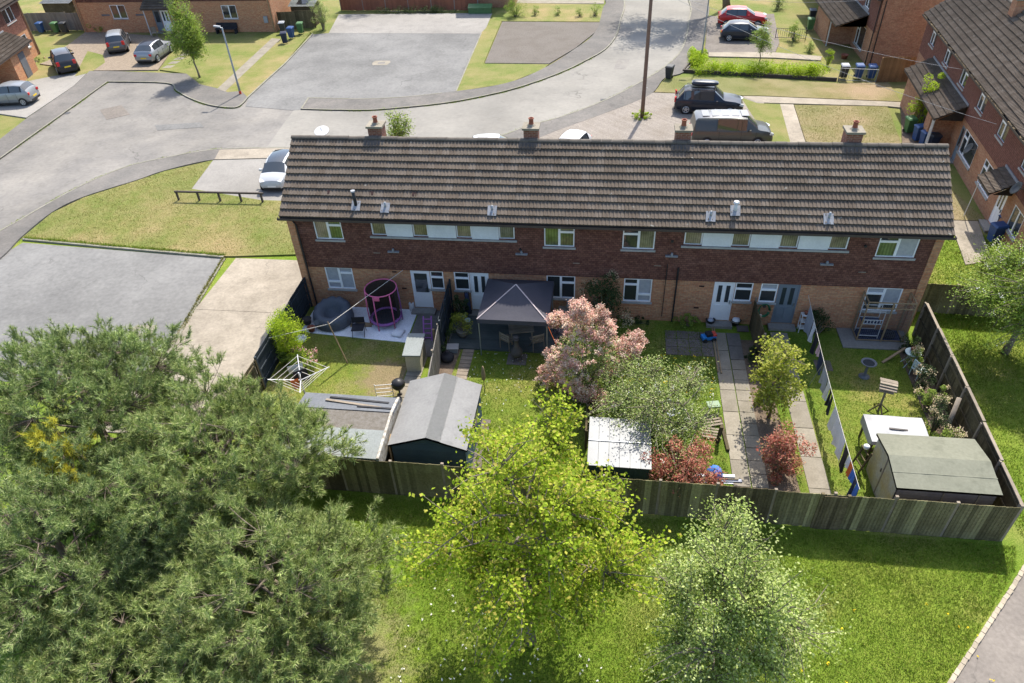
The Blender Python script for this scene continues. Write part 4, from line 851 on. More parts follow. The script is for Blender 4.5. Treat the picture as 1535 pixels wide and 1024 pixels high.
def pine(name, label, base, cz, r, rz, seed, mt='leaf_pine', n_limb=24, n_twig=900, yellow=None):
    rs = np.random.RandomState(seed); t = empty(name, (base[0], base[1], 0), 0, label, 'pine tree'); tk = MB(); P = []; D = []; Y = []; YD = []
    C0 = np.array([0, 0, cz]); rr = np.array([r, r, rz]); top = cz+rz*.8; bend = rs.normal(size=2)*.2
    tp = [Vector((bend[0]*(q/9)**2, bend[1]*(q/9)**2, top*q/9)) for q in range(10)]
    tk.tube(tp, [.20*(1-q/9.8)+.012 for q in range(10)], 8)
    E, _ = crown_points(rs, n_limb*3, C0, rr*.74); idx = [0]; cand = list(range(1, len(E))); limbs = []
    while len(idx) < n_limb:
        i = max(cand, key=lambda c: min(np.linalg.norm(E[c]-E[j]) for j in idx)); idx.append(i); cand.remove(i)
    for i in idx:
        e = Vector(E[i]); q = min(.97, max(.18, (e.z-.35*math.hypot(e.x, e.y))/top)); k = q*9; a = tp[int(k)].lerp(tp[min(9, int(k)+1)], k-int(k))
        pts = [a]+[a.lerp(e, f)+Vector((0, 0, -.10*math.sin(f*math.pi)*(e-a).length))+Vector(rs.normal(size=3)*.07) for f in (.25, .5, .75)]+[e]
        tk.tube(pts, [.05, .038, .028, .019, .009], 6, cap=False); limbs += pts[1:]
    allp = np.array([tuple(p) for p in limbs]+[tuple(p) for p in tp[6:]]); E2, D2 = crown_points(rs, n_twig, C0, rr, -.35)
    for i in range(n_twig):
        e = Vector(E2[i]); j = int(np.argmin(((allp-E2[i])**2).sum(1)+.3*rs.uniform(size=len(allp)))); a = Vector(allp[j])
        out = Vector(D2[i]); mid = a.lerp(e, .5)+Vector((0, 0, -.06))+Vector(rs.normal(size=3)*.06); tk.tube([a, mid, e], [.011, .008, .005], 4, cap=False)
        isy = yellow is not None and (e-Vector(yellow)).length < 1.0
        for s_ in range(6):
            d = (out*.7+Vector((0, 0, .75))+Vector(rs.normal(size=3)*.55)).normalized(); L2 = rs.uniform(.22, .42); c0 = mid.lerp(e, rs.uniform(.45, 1)) if s_ else e
            if s_ < 3: tk.tube([c0, c0+d*L2], [.007, .004], 3, cap=False)
            for f2 in (.4, .72, 1.0):
                (Y if isy else P).append(tuple(c0+d*L2*f2)); (YD if isy else D).append(tuple(d))
    tk.build('trunk', 'bark_pine', t, True)
    V, F = needles(rs, np.array(P), np.array(D), .165, 13, .0090, .66); npmesh('crown', V, F, mt, t)
    if Y: V, F = needles(rs, np.array(Y), np.array(YD), .165, 13, .010, .66); npmesh('yellow_spray', V, F, 'leaf_yellow', t)
    rg = np.random.RandomState(seed+5); c = np.array(P)[rg.choice(len(P), 300)]; V, F = leaves(rg, c+np.array([0, 0, .06]), .06, .5, .2); stuff(npmesh('cones', V, F, 'timber', t))
    return t
# --- the pines at the lower left
pine('pine_tree', 'tall dark green pine at the left edge beside the parking lot', (-2.8, -11.4), 3.9, 3.5, 2.5, 1, 'leaf_pine', yellow=(1.0, -2.6, 4.6))
pine('pine_tree', 'broad sunlit pine whose branches reach toward the grey flat roofed shed', (2.7, -13.1), 3.5, 3.4, 2.4, 2, 'leaf_pine_b', n_twig=980)
pine('pine_tree', 'lower pine at the bottom edge of the view left of centre', (5.8, -17.1), 2.9, 3.3, 2.2, 3, 'leaf_pine_b')
pine('pine_tree', 'dark pine filling the bottom left corner of the view', (-.7, -16.4), 3.0, 3.5, 2.6, 4, 'leaf_pine')
pine('pine_tree', 'small pine at the very bottom edge between the corner pine and the lower pine', (2.0, -19.3), 2.0, 2.7, 1.7, 19, 'leaf_pine_b', n_twig=620)
# --- broadleaf trees on the common
tree('cherry_tree', 'yellow green tree in young leaf in the centre foreground before the fence', (12.5, -15.9), 8.4, 2.95, 4.75, 17, 470, 86, .096, 'leaf_cherry', 'bark', .13, 5, asp=.72, spread=.135, rz=3.3, lean=(.1, .35), droop=.35, bare=.06, low=-2)
tree('whitebeam_tree', 'silvery green leafy tree in the foreground right of centre', (17.55, -16.8), 7.2, 2.05, 3.35, 17, 520, 92, .074, 'leaf_silver', 'bark', .13, 6, asp=.6, spread=.14, rz=2.95, low=-.8, lean=(.05, .3))
tree('hawthorn_tree', 'rounded green tree at the right edge beyond the side fence', (31.0, -1.2), 5.6, 2.6, 3.1, 14, 560, 80, .085, 'leaf_mid', 'bark', .12, 7, spread=.2, rz=2.5, bloom=('petal_white', 120, 14, .05, .07))
tree('hawthorn_tree', 'green tree out at the far right whose shade dapples the grass', (33.6, -5.5), 6.0, 2.5, 3.6, 10, 150, 50, .10, 'leaf_mid', 'bark', .14, 8, spread=.22, rz=2.6)
tree('street_tree', 'slim young tree in fresh leaf on the corner verge by the lamp post', (-21.39, 31.76, 0), 6.2, 1.5, 3.25, 12, 330, 46, .12, 'leaf_mid', 'bark', .07, 9, spread=.17, rz=3.1, asp=.6)
tree('street_tree', 'large tree at the top of the road throwing shade across it', (25.2, 53.0), 13.5, 5.0, 9.2, 12, 260, 60, .20, 'leaf_mid', 'bark', .3, 10, spread=.38, rz=4.6, lean=(-5.5, -1.5))
tree('garden_tree', 'tree with bare lower branches behind the red fence by the apron', (-13.0, 54.6), 6.5, 2.2, 4.5, 9, 110, 30, .12, 'leaf_mid', 'bark', .09, 12, spread=.25, rz=2.2, bare=.3)
tree('sapling', 'small leafy sapling in the front hedge beside the dark hatchback', (25.78, 34.53, 0), 4.0, .95, 2.2, 8, 90, 40, .08, 'leaf_mid', 'bark', .04, 13, spread=.13, rz=1.7)
tree('maple_tree', 'golden leaved small tree between the slab path and the grey door path', (20.72, -5.9), 4.0, 1.0, 2.1, 9, 95, 46, .105, 'leaf_gold', 'bark', .05, 14, spread=.12, rz=1.95, asp=.8, low=-2)
tree('apple_tree', 'spreading blossoming apple tree over the white roofed metal shed', (16.25, -7.35), 3.3, 2.3, 1.8, 14, 340, 48, .075, 'leaf_apple', 'bark', .08, 15, spread=.18, rz=1.2, bloom=('petal_white', 70, 8, .035, .05))
tree('bush_tree', 'light green shrub rising just behind the first chimney', (2.8, 9.2), 6.3, .75, 5.1, 7, 70, 40, .09, 'leaf_mid', 'bark', .05, 16, spread=.13, rz=1.25)
# --- shrubs
shrub('photinia', 'tall shrub covered in pink flower heads in front of the brown wall', (13.6, -4.9), 1.62, 3.8, 8000, .085, 'leaf_apple', 21, bloom=[('petal_pink', 800, 26, .056, .055), ('petal_blush', 480, 26, .056, .055)], lumps=86, tight=.36)
shrub('photinia', 'red leaved bush beside the white metal shed at the back fence', (17.15, -9.55), 1.35, 2.05, 6200, .10, 'leaf_red', 22, lumps=40, tight=.42, asp=.4)
shrub('photinia', 'red leaved bush standing between the two garden paths', (20.55, -8.75), .85, 2.15, 4300, .10, 'leaf_red', 23, lumps=28, tight=.5, asp=.4)
shrub('viburnum', 'dark green shrub with cream flowers against the house wall', (14.15, -.75), .95, 2.75, 4200, .085, 'leaf_dark', 24, bloom=('petal_cream', 46, 14, .045, .06), lumps=26, tight=.55)
shrub('smoke_bush', 'dull purple leaved shrub beside the gazebo', (12.6, -2.9), .72, 1.75, 3600, .075, 'leaf_purple', 25, lumps=22)
shrub('privet_bush', 'bright lime green bush at the left garden fence', (.62, -3.9), .95, 2.7, 7000, .06, 'leaf_lime', 26, lumps=30)
shrub('rose_bush', 'low green bush with pink and white roses by the rotary airer', (1.35, -4.7), .75, .95, 2600, .06, 'leaf_mid', 27, bloom=('petal_rose', 30, 9, .045, .04), lumps=18)
shrub('leafy_plant', 'low broad leaved plants along the bottom of the left fence', (.65, -4.3), .5, .8, 1200, .09, 'leaf_mid', 28, lumps=12)
shrub('potted_shrub', 'yellow green shrub growing in a round clay pot on the decking', (7.95, -1.95), .5, 1.0, 1500, .06, 'leaf_gold', 29, lumps=16, z0=.42)
shrub('potted_shrub', 'dim green shrub against the dark fence beside the second door', (7.7, -.75), .42, 1.5, 1500, .065, 'leaf_dark', 30, lumps=16, z0=.1)
shrub('climbing_plant', 'dark leafy growth at the foot of the dark fence by the decking', (7.35, -2.6), .35, .9, 1200, .06, 'leaf_dark', 31, lumps=12, ry=.9)
for i, (x, y, r, h, s) in enumerate(((26.9, -2.7, .42, 1.3, 32), (26.85, -3.9, .5, 1.5, 33), (26.75, -5.0, .45, 1.4, 34), (26.6, -6.2, .5, 1.6, 35), (26.5, -7.3, .45, 1.2, 36))):
    shrub('rose_bush', 'white flowering rose bush on the side fence, '+('nearest the house', 'beside the mint green chair', 'third counted from the house', 'beside the leaning log', 'next to the white covered table')[i], (x, y), r, h, 1500, .06, 'leaf_dark' if i % 2 else 'leaf_mid', s, bloom=('petal_cream', 30, 10, .042, .05), lumps=15, group='flowering bushes along the side fence')
shrub('wall_shrub', 'dark green bush against the wall beside the white shelf', (23.55, -.5), .55, 1.15, 1700, .065, 'leaf_dark', 37, lumps=16)
shrub('weed_clump', 'green weeds along the house wall beside the black downpipe', (17.9, -.35), .75, .6, 1500, .06, 'leaf_mid', 38, ry=.3, lumps=14)
shrub('weed_clump', 'low green weeds along the wall under the ground floor window', (15.6, -.35), 1.1, .35, 1200, .05, 'leaf_dark', 39, ry=.28, lumps=14)
shrub('weed_clump', 'rough green plants in the soil bed beside the slab path', (20.45, -2.3), .35, .5, 800, .06, 'leaf_dark', 40, ry=.9, lumps=12)
shrub('garden_plant', 'small pink flowered plant beside the slab path under the golden tree', (20.45, -5.2), .28, .8, 700, .06, 'leaf_mid', 41, bloom=('petal_rose', 16, 7, .04, .05), lumps=10)
shrub('evergreen_plant', 'green plants in the dark bed by the catio', (27.0, -1.5), .4, .9, 1100, .07, 'leaf_dark', 42, lumps=12)
for i, (x, y, h) in enumerate(((17.1, -4.35, 1.3), (17.75, -4.15, 1.45), (18.15, -4.6, 1.0))):
    shrub('tall_weed', 'tall pale green flower spike on the third lawn, '+('leftmost', 'middle', 'rightmost and shortest')[i], (x, y), .14, h, 420, .05, 'leaf_apple', 45+i, stems=2, lumps=14, tight=.9, group='flower spikes on the lawn')
shrub('shrub', 'leafy shrub and weeds at the corner of the top parking lot beside the bins', (-15.13, 46.05, 0), 1.1, 2.7, 3000, .09, 'leaf_apple', 50, lumps=26, tight=.4)
shrub('clipped_bush', 'round clipped bush on the lawn at the top of the driveway', (3.95, 50.12, 0), 1.15, 1.75, 4200, .07, 'leaf_mid', 51, lumps=44, tight=.45)
for i, (px, w_) in enumerate((((5.89, 50.56, 0), 'first after the round clipped bush'), ((8.22, 50.49, 0), 'second after the round clipped bush'), ((10.55, 49.94, 0), 'third after the round clipped bush'), ((11.95, 50.15, 0), 'nearest the top pavement'))):
    shrub('young_shrub', 'small young shrub on the top lawn, '+w_, px, .45, .95 if i < 3 else 1.3, 700, .07, 'leaf_silver' if i < 3 else 'leaf_mid', 52+i, lumps=10, group='young shrubs on the top lawn')
for i, (a, b, w_) in enumerate((((20.49, 35.01, 0), (21.56, 37.76, 0), 'running up beside the street lamp'), ((20.61, 33.70, 0), (24.24, 33.09, 0), 'left of the sapling'), ((24.34, 33.09, 0), (27.80, 32.80, 0), 'right of the sapling'), ((28.00, 32.80, 0), (30.54, 32.36, 0), 'nearest the metal gate'))):
    a, b = Vector(a), Vector(b); L = (b-a).length
    shrub('hedge', 'low lime green hedge along the front plot, '+w_, ((a.x+b.x)/2, (a.y+b.y)/2), .55 if i == 0 else L/2, 1.0, 5200, .10, 'leaf_lime', 60+i, ry=L/2 if i == 0 else .42, lumps=34, tight=1.5 if i else .9, box=True, group='hedge sections along the front plot')
shrub('climbing_shrub', 'bright green shrub climbing the corner of the long porch', (34.54, 22.20, 0), 1.0, 3.4, 4200, .10, 'leaf_lime', 66, lumps=30, tight=.5)
shrub('bush', 'dark green bush under the left window of the top left house', (-39.37, 45.78, 0), 1.0, 1.2, 2000, .08, 'leaf_mid', 67, lumps=18)
shrub('bush', 'broad dark green bush under the air vent of the top left house', (-38.27, 46.24, 0), .9, 1.0, 1500, .08, 'leaf_dark', 68, lumps=14)
shrub('bush', 'low dark bush against the wall beside the porch of the top left house', (-34.74, 46.41, 0), 1.3, .8, 1600, .08, 'leaf_dark', 69, ry=.5, lumps=16)
shrub('flower_bed', 'pink and white flowers at the foot of the left edge house', (-40.08, 36.16, 0), .9, .6, 1200, .07, 'leaf_silver', 70, bloom=('petal_rose', 26, 20, .07, .06), lumps=14)
shrub('conifer', 'small upright conifer beside the metal gate', (31.29, 35.04, 0), .4, 1.5, 1300, .06, 'leaf_lime', 71, lumps=18, tight=.6)
shrub('bush', 'green bush inside the low railing at the top right front garden', (29.85, 41.80, 0), .7, 1.5, 1700, .08, 'leaf_mid', 72, lumps=16)
shrub('bush', 'pale bush beside the short path at the top right', (30.54, 38.80, 0), .6, .9, 1200, .07, 'leaf_silver', 73, lumps=12)
shrub('bush', 'leafy red tinged bush at the far top right front lawn', (30.04, 52.28, 0), .9, 1.6, 1500, .09, 'leaf_apple', 74, lumps=14)
shrub('weed_ring', 'ring of weeds around the foot of the wooden telegraph pole', (16.3, 23.7), 1.0, .5, 1900, .07, 'leaf_lime', 75, ry=.7, lumps=26, tight=.5)
shrub('hedge', 'dark ivy growing along the foot of the red fence', (-7.19, 51.95, 0), 6.5, .6, 2600, .10, 'leaf_dark', 76, ry=.35, lumps=60, tight=1.2)

# --- grass blades and small flowers
def blades(name, poly, dens, hgt, mt, seed, z=0., wd=.012, mask=None):
    rs = np.random.RandomState(seed); xs = [p[0] for p in poly]; ys = [p[1] for p in poly]; A = (max(xs)-min(xs))*(max(ys)-min(ys)); n = int(A*dens)
    x = rs.uniform(min(xs), max(xs), n); y = rs.uniform(min(ys), max(ys), n); k = in_poly(x, y, poly)
    if mask is not None: k &= rs.uniform(size=n) < mask(x, y)
    x, y = x[k], y[k]; n = len(x); cl = .55+.45*np.sin(x*1.7+np.sin(y*2.1))*np.sin(y*1.9+np.cos(x*1.3))
    P = np.stack([x, y, np.full(n, z)], 1); a = rs.uniform(0, 6.28, n); sd = np.stack([np.cos(a), np.sin(a), 0*a], 1)*wd
    ln = rs.normal(size=(n, 3))*.55; ln[:, 2] = 1; tip = P+ln*(hgt*(.6+.8*rs.uniform(size=n))*(.7+.5*cl))[:, None]
    V = np.stack([P-sd, P+sd, tip], 1).reshape(-1, 3); return struct_stuff(npmesh(name, V, np.arange(len(V)).reshape(-1, 3), mt))
def struct_stuff(o): o['kind'] = 'stuff'; return o
common = [(4.5, -22), (21.3, -22), (23.9, -16.0), (27.25, -12.0), (27.6, -11.1), (4.5, -11.15)]
dirtm = lambda x, y: np.clip(np.hypot(x-6.4, y+17.0)/3.3-.25+.25*np.sin(x*3)*np.sin(y*2.6), .12, 1)
tag(blades('grass', common, 1250, .07, 'blade', 80, 0, .010, dirtm), 'short green grass of the common in front of the fence', 'grass')
tag(blades('grass', [(27.9, -11), (30, -8.5), (38, 5), (34, 8.5), (28.2, 8.5), (27.9, 0)], 420, .085, 'blade', 81, 0, .013), 'bright grass between the side fence and the right edge', 'grass')
tag(blades('grass', [(13.8, -.1), (18.9, -.5), (18.9, -10.7), (13.8, -10.7)], 500, .07, 'blade', 82, .024, .011), 'rough grass of the third back garden', 'grass')
tag(blades('grass', [(21.0, -.3), (26.6, -1.5), (26.4, -10.7), (21.0, -10.7)], 380, .05, 'blade', 83, .026, .011, lambda x, y: np.where((x > 21.5) & (x < 22.35), 0, 1)), 'short lawn grass of the fourth back garden', 'grass')
tag(blades('grass', [(8.7, -2.75), (13.7, -2.75), (13.7, -10.7), (10.1, -10.7), (9.4, -6.8), (8.7, -5)], 420, .06, 'blade', 84, .022, .011), 'green lawn grass of the second back garden', 'grass')
tag(blades('grass', [(1.0, -2.4), (5.2, -2.6), (5.8, -3.4), (5.8, -7.6), (1.0, -7.6)], 320, .045, 'blade_dry', 85, .02, .011, lambda x, y: np.clip(np.hypot(x-5, y+5.2)/2.3-.3, .05, 1)), 'worn lawn grass of the first back garden', 'grass')
lawn_L = [(-12.46, 15.62, 0), (-14.98, 13.89, 0), (-16.22, 12.38, 0), (-18.41, 9.99, 0), (-19.21, 7.99, 0), (-19.06, 5.11, 0), (-12.73, 4.55, 0), (-6.33, 3.98, 0), (-.3,4.7), (-.3,9.9), (-6.74, 10.15, 0), (-11.87, 11.38, 0)]
tag(blades('grass', lawn_L, 230, .045, 'blade_dry', 86, .094, .012), 'short dry grass of the lawn beside the terrace', 'grass')
tag(blades('grass', [(27.22, 26.44, 0), (33.59, 26.25, 0), (32.66, 19.38, 0), (34.3,10), (29.1,10), (26.80, 19.17, 0)], 160, .045, 'blade_dry', 87, .093, .014), 'yellowed grass of the front lawn behind the fourth chimney', 'grass')
def strip(line, i0, i1, w0, w1, side=1):
    q = [Vector(p[:2]) for p in line[i0:i1]]; a = []; b = []
    for k in range(len(q)):
        d = (q[min(k+1, len(q)-1)]-q[max(k-1, 0)]).normalized(); n_ = Vector((-d.y, d.x))*side; a.append(tuple(q[k]+n_*w0)); b.append(tuple(q[k]+n_*w1))
    return a+b[::-1]
for k, (ln, i0, i1, w0, w1, sd_, lb) in enumerate(((near_kerb, 8, 42, -.16, .05, -1, 'weeds growing along the kerb below the road bend'), (far_left, 0, 4, -.1, .05, 1, 'weeds growing along the kerb at the left edge'), (island_out, 2, 40, -.12, .06, 1, 'weeds growing along the kerb of the island pavement'), (corner, 4, 24, -.1, .06, 1, 'weeds growing along the corner kerb by the lamp post'), (near_kerb, 56, 92, -.1, .05, -1, 'weeds growing along the kerb behind the terrace'))):
    tag(blades('kerb_weeds', strip(ln, i0, i1, w0, w1, sd_), 900 if k < 1 else 420, .09, 'blade', 100+k, .02, .02, lambda x, y: np.clip(.35+.9*np.sin(x*.9+y*1.3)*np.sin(x*2.1), .0, 1)), lb, 'weeds')
tag(blades('kerb_weeds', strip([(-6.21, 3.79, 0), (-5.78, 0.12, 0), (-5.35, -3.28, 0), (-5.75,-9)], 0, 4, -.12, .12), 900, .09, 'blade_dry', 107, .02, .02), 'dry weeds between the side parking lot and the concrete bay', 'weeds')
tag(blades('kerb_weeds', strip([(-18.98, 4.89, 0), (-12.59, 4.31, 0), (-6.24, 3.79, 0)], 0, 3, .1, .3), 800, .10, 'blade', 108, .09, .02), 'long grass overhanging the kerb above the side parking lot', 'weeds')
def dots(name, poly, n, mt, seed, z, s=.05, label='', cat='flowers'):
    rs = np.random.RandomState(seed); xs = [p[0] for p in poly]; ys = [p[1] for p in poly]; x = rs.uniform(min(xs), max(xs), n*3); y = rs.uniform(min(ys), max(ys), n*3); k = in_poly(x, y, poly); x, y = x[k][:n], y[k][:n]
    c = np.stack([x, y, np.full(len(x), z)+rs.uniform(0, .04, len(x))], 1); q = (c[:, None]+rs.normal(size=(len(c), 5, 3))*.014).reshape(-1, 3); V, F = leaves(rs, q, s, .8, .8)
    tag(struct_stuff(npmesh(name, V, F, mt)), label, cat)
dots('dandelions', [(19, -22), (25.2, -22), (26.5, -12.5), (19.5, -13)], 42, 'petal_yellow', 90, .06, .04, 'yellow dandelions scattered over the common grass')
dots('buttercups', [(14.6, -4.9), (18.8, -4.9), (18.8, -2.5), (16.0, -2.6)], 110, 'petal_yellow', 91, .12, .05, 'yellow flowers in the rough third lawn')
dots('daisies', [(8.7, -2.8), (13.4, -2.8), (13.4, -6.5), (8.7, -6.5)], 120, 'petal_white', 92, .05, .03, 'small white daisies in the second lawn')
dots('daisies', [(8, -22), (18, -22), (17, -17.3), (9, -14.0)], 240, 'petal_white', 93, .06, .04, 'small white daisies under the foreground trees')

# ---------------------------------------------------------------- fences
def fence(name, label, a, b, h, panels, mt='fence_old', post='timber_grey', bw=.105, seed=1, pale=(), pmats=None, rail_side=1, base=.0, cat='fence', skip=(), group=None, posts=True, cap=False, gravel=False):
    a, b = Vector(a[:2]), Vector(b[:2]); d = (b-a); L = d.length; an = math.atan2(d.y, d.x); rg = random.Random(seed)
    t = empty(name, (a.x, a.y, base), an, label, cat, group); pl = L/panels
    for i in range(panels):
        x0, x1 = i*pl+.05, (i+1)*pl-.05
        if i in skip: continue
        m = MB(); n = max(1, round((x1-x0)/bw)); w_ = (x1-x0)/n; dz = rg.uniform(-.05, .05)
        pm = (pmats or {}).get(i, mt); px0 = rg.randrange(n) if i in pale else -9
        for k in range(n):
            hh = h+dz+rg.uniform(-.012, .012); z0 = .16 if gravel else rg.uniform(.0, .03)
            mx = Matrix.Translation((x0+w_*(k+.5), 0, (hh+z0)/2)) @ Matrix.Rotation(.10+rg.uniform(-.03, .03), 4, 'Z')
            m.box(-w_*.54, w_*.54, -.009, .009, -(hh-z0)/2, (hh-z0)/2, 1 if px0 <= k <= px0+(2 if i % 2 else 1) else 0, mx)
        for z in (.3, h*.52, h-.22): m.box(x0, x1, .02*rail_side if rail_side > 0 else -.06, .06 if rail_side > 0 else -.02, z, z+.07, 0)
        if cap: m.box(x0-.03, x1+.03, -.05, .05, h+dz+.02, h+dz+.06, 2)
        o = m.build('panel', [pm, 'fence_pale', post], t)
        if gravel: MB().box(x0, x1, -.025, .025, -.03, .155).build('gravel_board', 'concrete_slab', o)
    if posts:
        for i in range(panels+1): MB().box(i*pl-.048, i*pl+.048, -.08 if rail_side < 0 else .013, .09 if rail_side > 0 else -.013, -.05, h+rg.uniform(-.02, .07)).build('post', post, t)
    return t
fence('board_fence', 'long weathered green brown board fence between the gardens and the common', (-.1, -10.95), (27.2, -10.97), 1.75, 15, 'fence_old', 'timber_grey', seed=2, pale=(8, 9, 11, 12, 13, 14), pmats={2: 'fence_dark', 3: 'fence_old', 7: 'fence_dark', 10: 'fence_dark'}, skip=(), gravel=False)
fence('garden_gate', 'dark brown wooden gate in the long back fence at the path end', (21.35, -11.02), (22.15, -11.02), 1.7, 1, 'fence_dark', 'fence_dark', seed=3, cat='gate')
fence('board_fence', 'dark brown side fence along the right of the fourth garden', (27.68, -.25), (27.24, -10.85), 1.72, 6, 'fence_dark', 'timber_grey', seed=4, cap=True, rail_side=-1)
fence('board_fence', 'mossy green fence closing the gap beside the right gable', (27.75, 1.55), (33.2, 1.2), 1.55, 3, 'fence_old', 'timber_grey', seed=5)
fence('board_fence', 'black painted fence at the left edge of the first garden', (.08, -.12), (.1, -5.9), 1.65, 3, 'fence_black', 'fence_black', seed=6)
fence('board_fence', 'plain dark fence of the first garden half hidden by the pine', (.1, -6.0), (.0, -10.9), 1.6, 3, 'fence_dark', 'fence_dark', seed=7)
fence('board_fence', 'black painted fence between the white gravel and the decking', (7.08, -.1), (7.22, -3.1), 1.85, 2, 'fence_black', 'fence_black', seed=8)
fence('board_fence', 'bare grey board fence running up to the teal shed', (7.23, -3.15), (7.55, -6.75), 1.7, 2, 'fence_grey', 'timber_grey', seed=9, rail_side=-1)
fence('board_fence', 'low brown fence piece beneath the pink shrub', (13.72, -5.6), (13.72, -8.2), 1.0, 2, 'fence_dark', 'fence_dark', seed=10)
fence('board_fence', 'worn dark trellis fence between the white door and the grey door gardens', (20.72, -.15), (20.8, -3.7), 1.5, 3, 'fence_dark', 'timber_grey', bw=.2, seed=11)
fence('board_fence', 'red brown fence with pale posts along the top of the parking lot', (-15.6, 53.3), (-.4, 52.9), 1.9, 6, 'fence_red', 'concrete_grey', bw=.16, seed=12)
fence('board_fence', 'weathered brown fence behind the bins at the top left', (-49.5, 46.2), (-41.1, 46.4), 1.8, 4, 'fence_grey', 'timber_grey', bw=.16, seed=13)
fence('board_fence', 'dark fence at the right end of the top left house', (-19.8, 46.3), (-16.2, 46.8), 1.7, 2, 'fence_dark', 'fence_dark', bw=.16, seed=14)
fence('board_fence', 'new orange brown wooden fence panel beside the blue bins', (34.16, 31.36, 0), (37.0, 31.6), 1.85, 2, 'fence_new', 'fence_new', bw=.15, seed=15)
# low dark edging wall in front of the hedge
t = empty('edging_wall', (19.80, 33.53, 0), 0, 'low black edging wall along the front of the lime hedge', 'wall')
a, b = Vector((19.80, 33.53, 0)), Vector((31.28, 31.62, 0)); d = b-a
MB().bar((0, 0, .12), (d.x, d.y, .12), .12, .3).build('wall_course', 'rail_dark', t)
a2 = Vector((21.12, 37.77, 0)); MB().bar((-.05, .12, .1), (a2.x-a.x, a2.y-a.y, .1), .1, .24).build('wall_return', 'rail_dark', t)
# metal gate and railing at the front plots
def railing(name, label, a, b, h, n, mt, cat):
    a, b = Vector(a), Vector(b); d = b-a; t = empty(name, a, 0, label, cat); u = d.normalized()
    for z in (.12, h): MB().bar((0, 0, z), (d.x, d.y, z), .035).build('rail', mt, t)
    for i in range(n+1):
        p = d*i/n; MB().bar((p.x, p.y, .0 if i in (0, n) else .13), (p.x, p.y, h-.02), .05 if i in (0, n) else .018).build('bar', mt, t)
railing('metal_gate', 'grey tubular metal gate in front of the blue bins', (31.38, 31.62, 0), (34.04, 31.28, 0), 1.0, 8, 'galv', 'gate')
railing('garden_railing', 'thin dark railing in the top right front garden', (28.37, 42.60, 0), (30.88, 42.17, 0), .9, 14, 'black_plastic', 'railing')
# knee rail beside the white car
t = empty('knee_rail', (-12.0, 9.98, .09), 0, 'low dark timber knee rail on the lawn beside the white car', 'rail fence')
for i in range(5): MB().box(i*1.36-.05, i*1.36+.05, -.05-.0*i, .05, -.05, .52).build('post', 'rail_dark', t)
MB().bar((-.1, 0, .57), (5.6, .03, .57), .10, .10).build('rail', 'rail_dark', t)
# ---------------------------------------------------------------- street furniture
t = empty('street_lamp', (-15.95, 27.93, .1), 0, 'grey street lamp with a red painted base on the corner verge', 'street lamp')
MB().lathe([(.09, 0), (.09, .9), (.075, 1.0), (.06, 5.1), (.03, 5.15)], n=10).build('column', 'galv', t, True); MB().lathe([(.10, 0), (.10, .22), (.088, .24)], n=10).build('base_band', 'red_paint', t)
MB().bar((0, 0, 5.05), (-.22, .02, 5.2), .05).build('arm', 'galv', t); MB().cbox((-.38, .02, 5.21), (.52, .2, .1), 0, ry=.12).build('lantern', 'bin_lid_grey', t)
t = empty('street_lamp', (21.38, 36.22, 0.1), 0, 'thin grey lamp column at the end of the front hedge', 'street lamp')
MB().lathe([(.085, 0), (.085, .9), (.06, 1.0), (.045, 6.4), (.03, 6.5)], n=10).build('column', 'galv', t, True); MB().bar((0, 0, 6.4), (-.5, 0, 6.6), .05).build('arm', 'galv', t); MB().cbox((-.7, 0, 6.6), (.52, .2, .1)).build('lantern', 'bin_lid_grey', t)
t = empty('telegraph_pole', (16.3, 23.85, 0), 0, 'tall brown wooden telegraph pole standing in a ring of weeds', 'utility pole')
MB().lathe([(.145, 0), (.135, 2), (.12, 6), (.105, 9.2), (.02, 9.3)], n=12).build('pole', 'pole_wood', t, True); MB().box(-.4, .4, -.05, .05, 8.6, 8.72).build('crossarm', 'pole_wood', t)
for z in (2.2, 2.9, 3.6, 4.3, 5.0): MB().bar((-.24 if int(z*10) % 2 else 0, 0, z), (0 if int(z*10) % 2 else .24, 0, z), .025).build('step_peg', 'galv', t)
def cable(label, a, b, sag):
    a, b = Vector(a), Vector(b); pts = [a.lerp(b, f)-Vector((0, 0, sag*4*f*(1-f)))-a for f in [i/14 for i in range(15)]]
    o = MB().tube(pts, .010, 4).build('overhead_cable', 'cable'); o.location = a; tag(o, label, 'cable', 'overhead wires')
cable('overhead wire from the telegraph pole to the long porch house', (16.5, 23.8, 8.6), (35.2, 20.0, 4.7), .5)
cable('overhead wire from the telegraph pole to the gable ended house', (16.5, 23.85, 8.6), (34.0, 36.5, 4.7), .5)
cable('overhead wire from the telegraph pole toward the near end of the right house', (16.5, 23.75, 8.6), (33.9, 12.0, 4.6), .5)
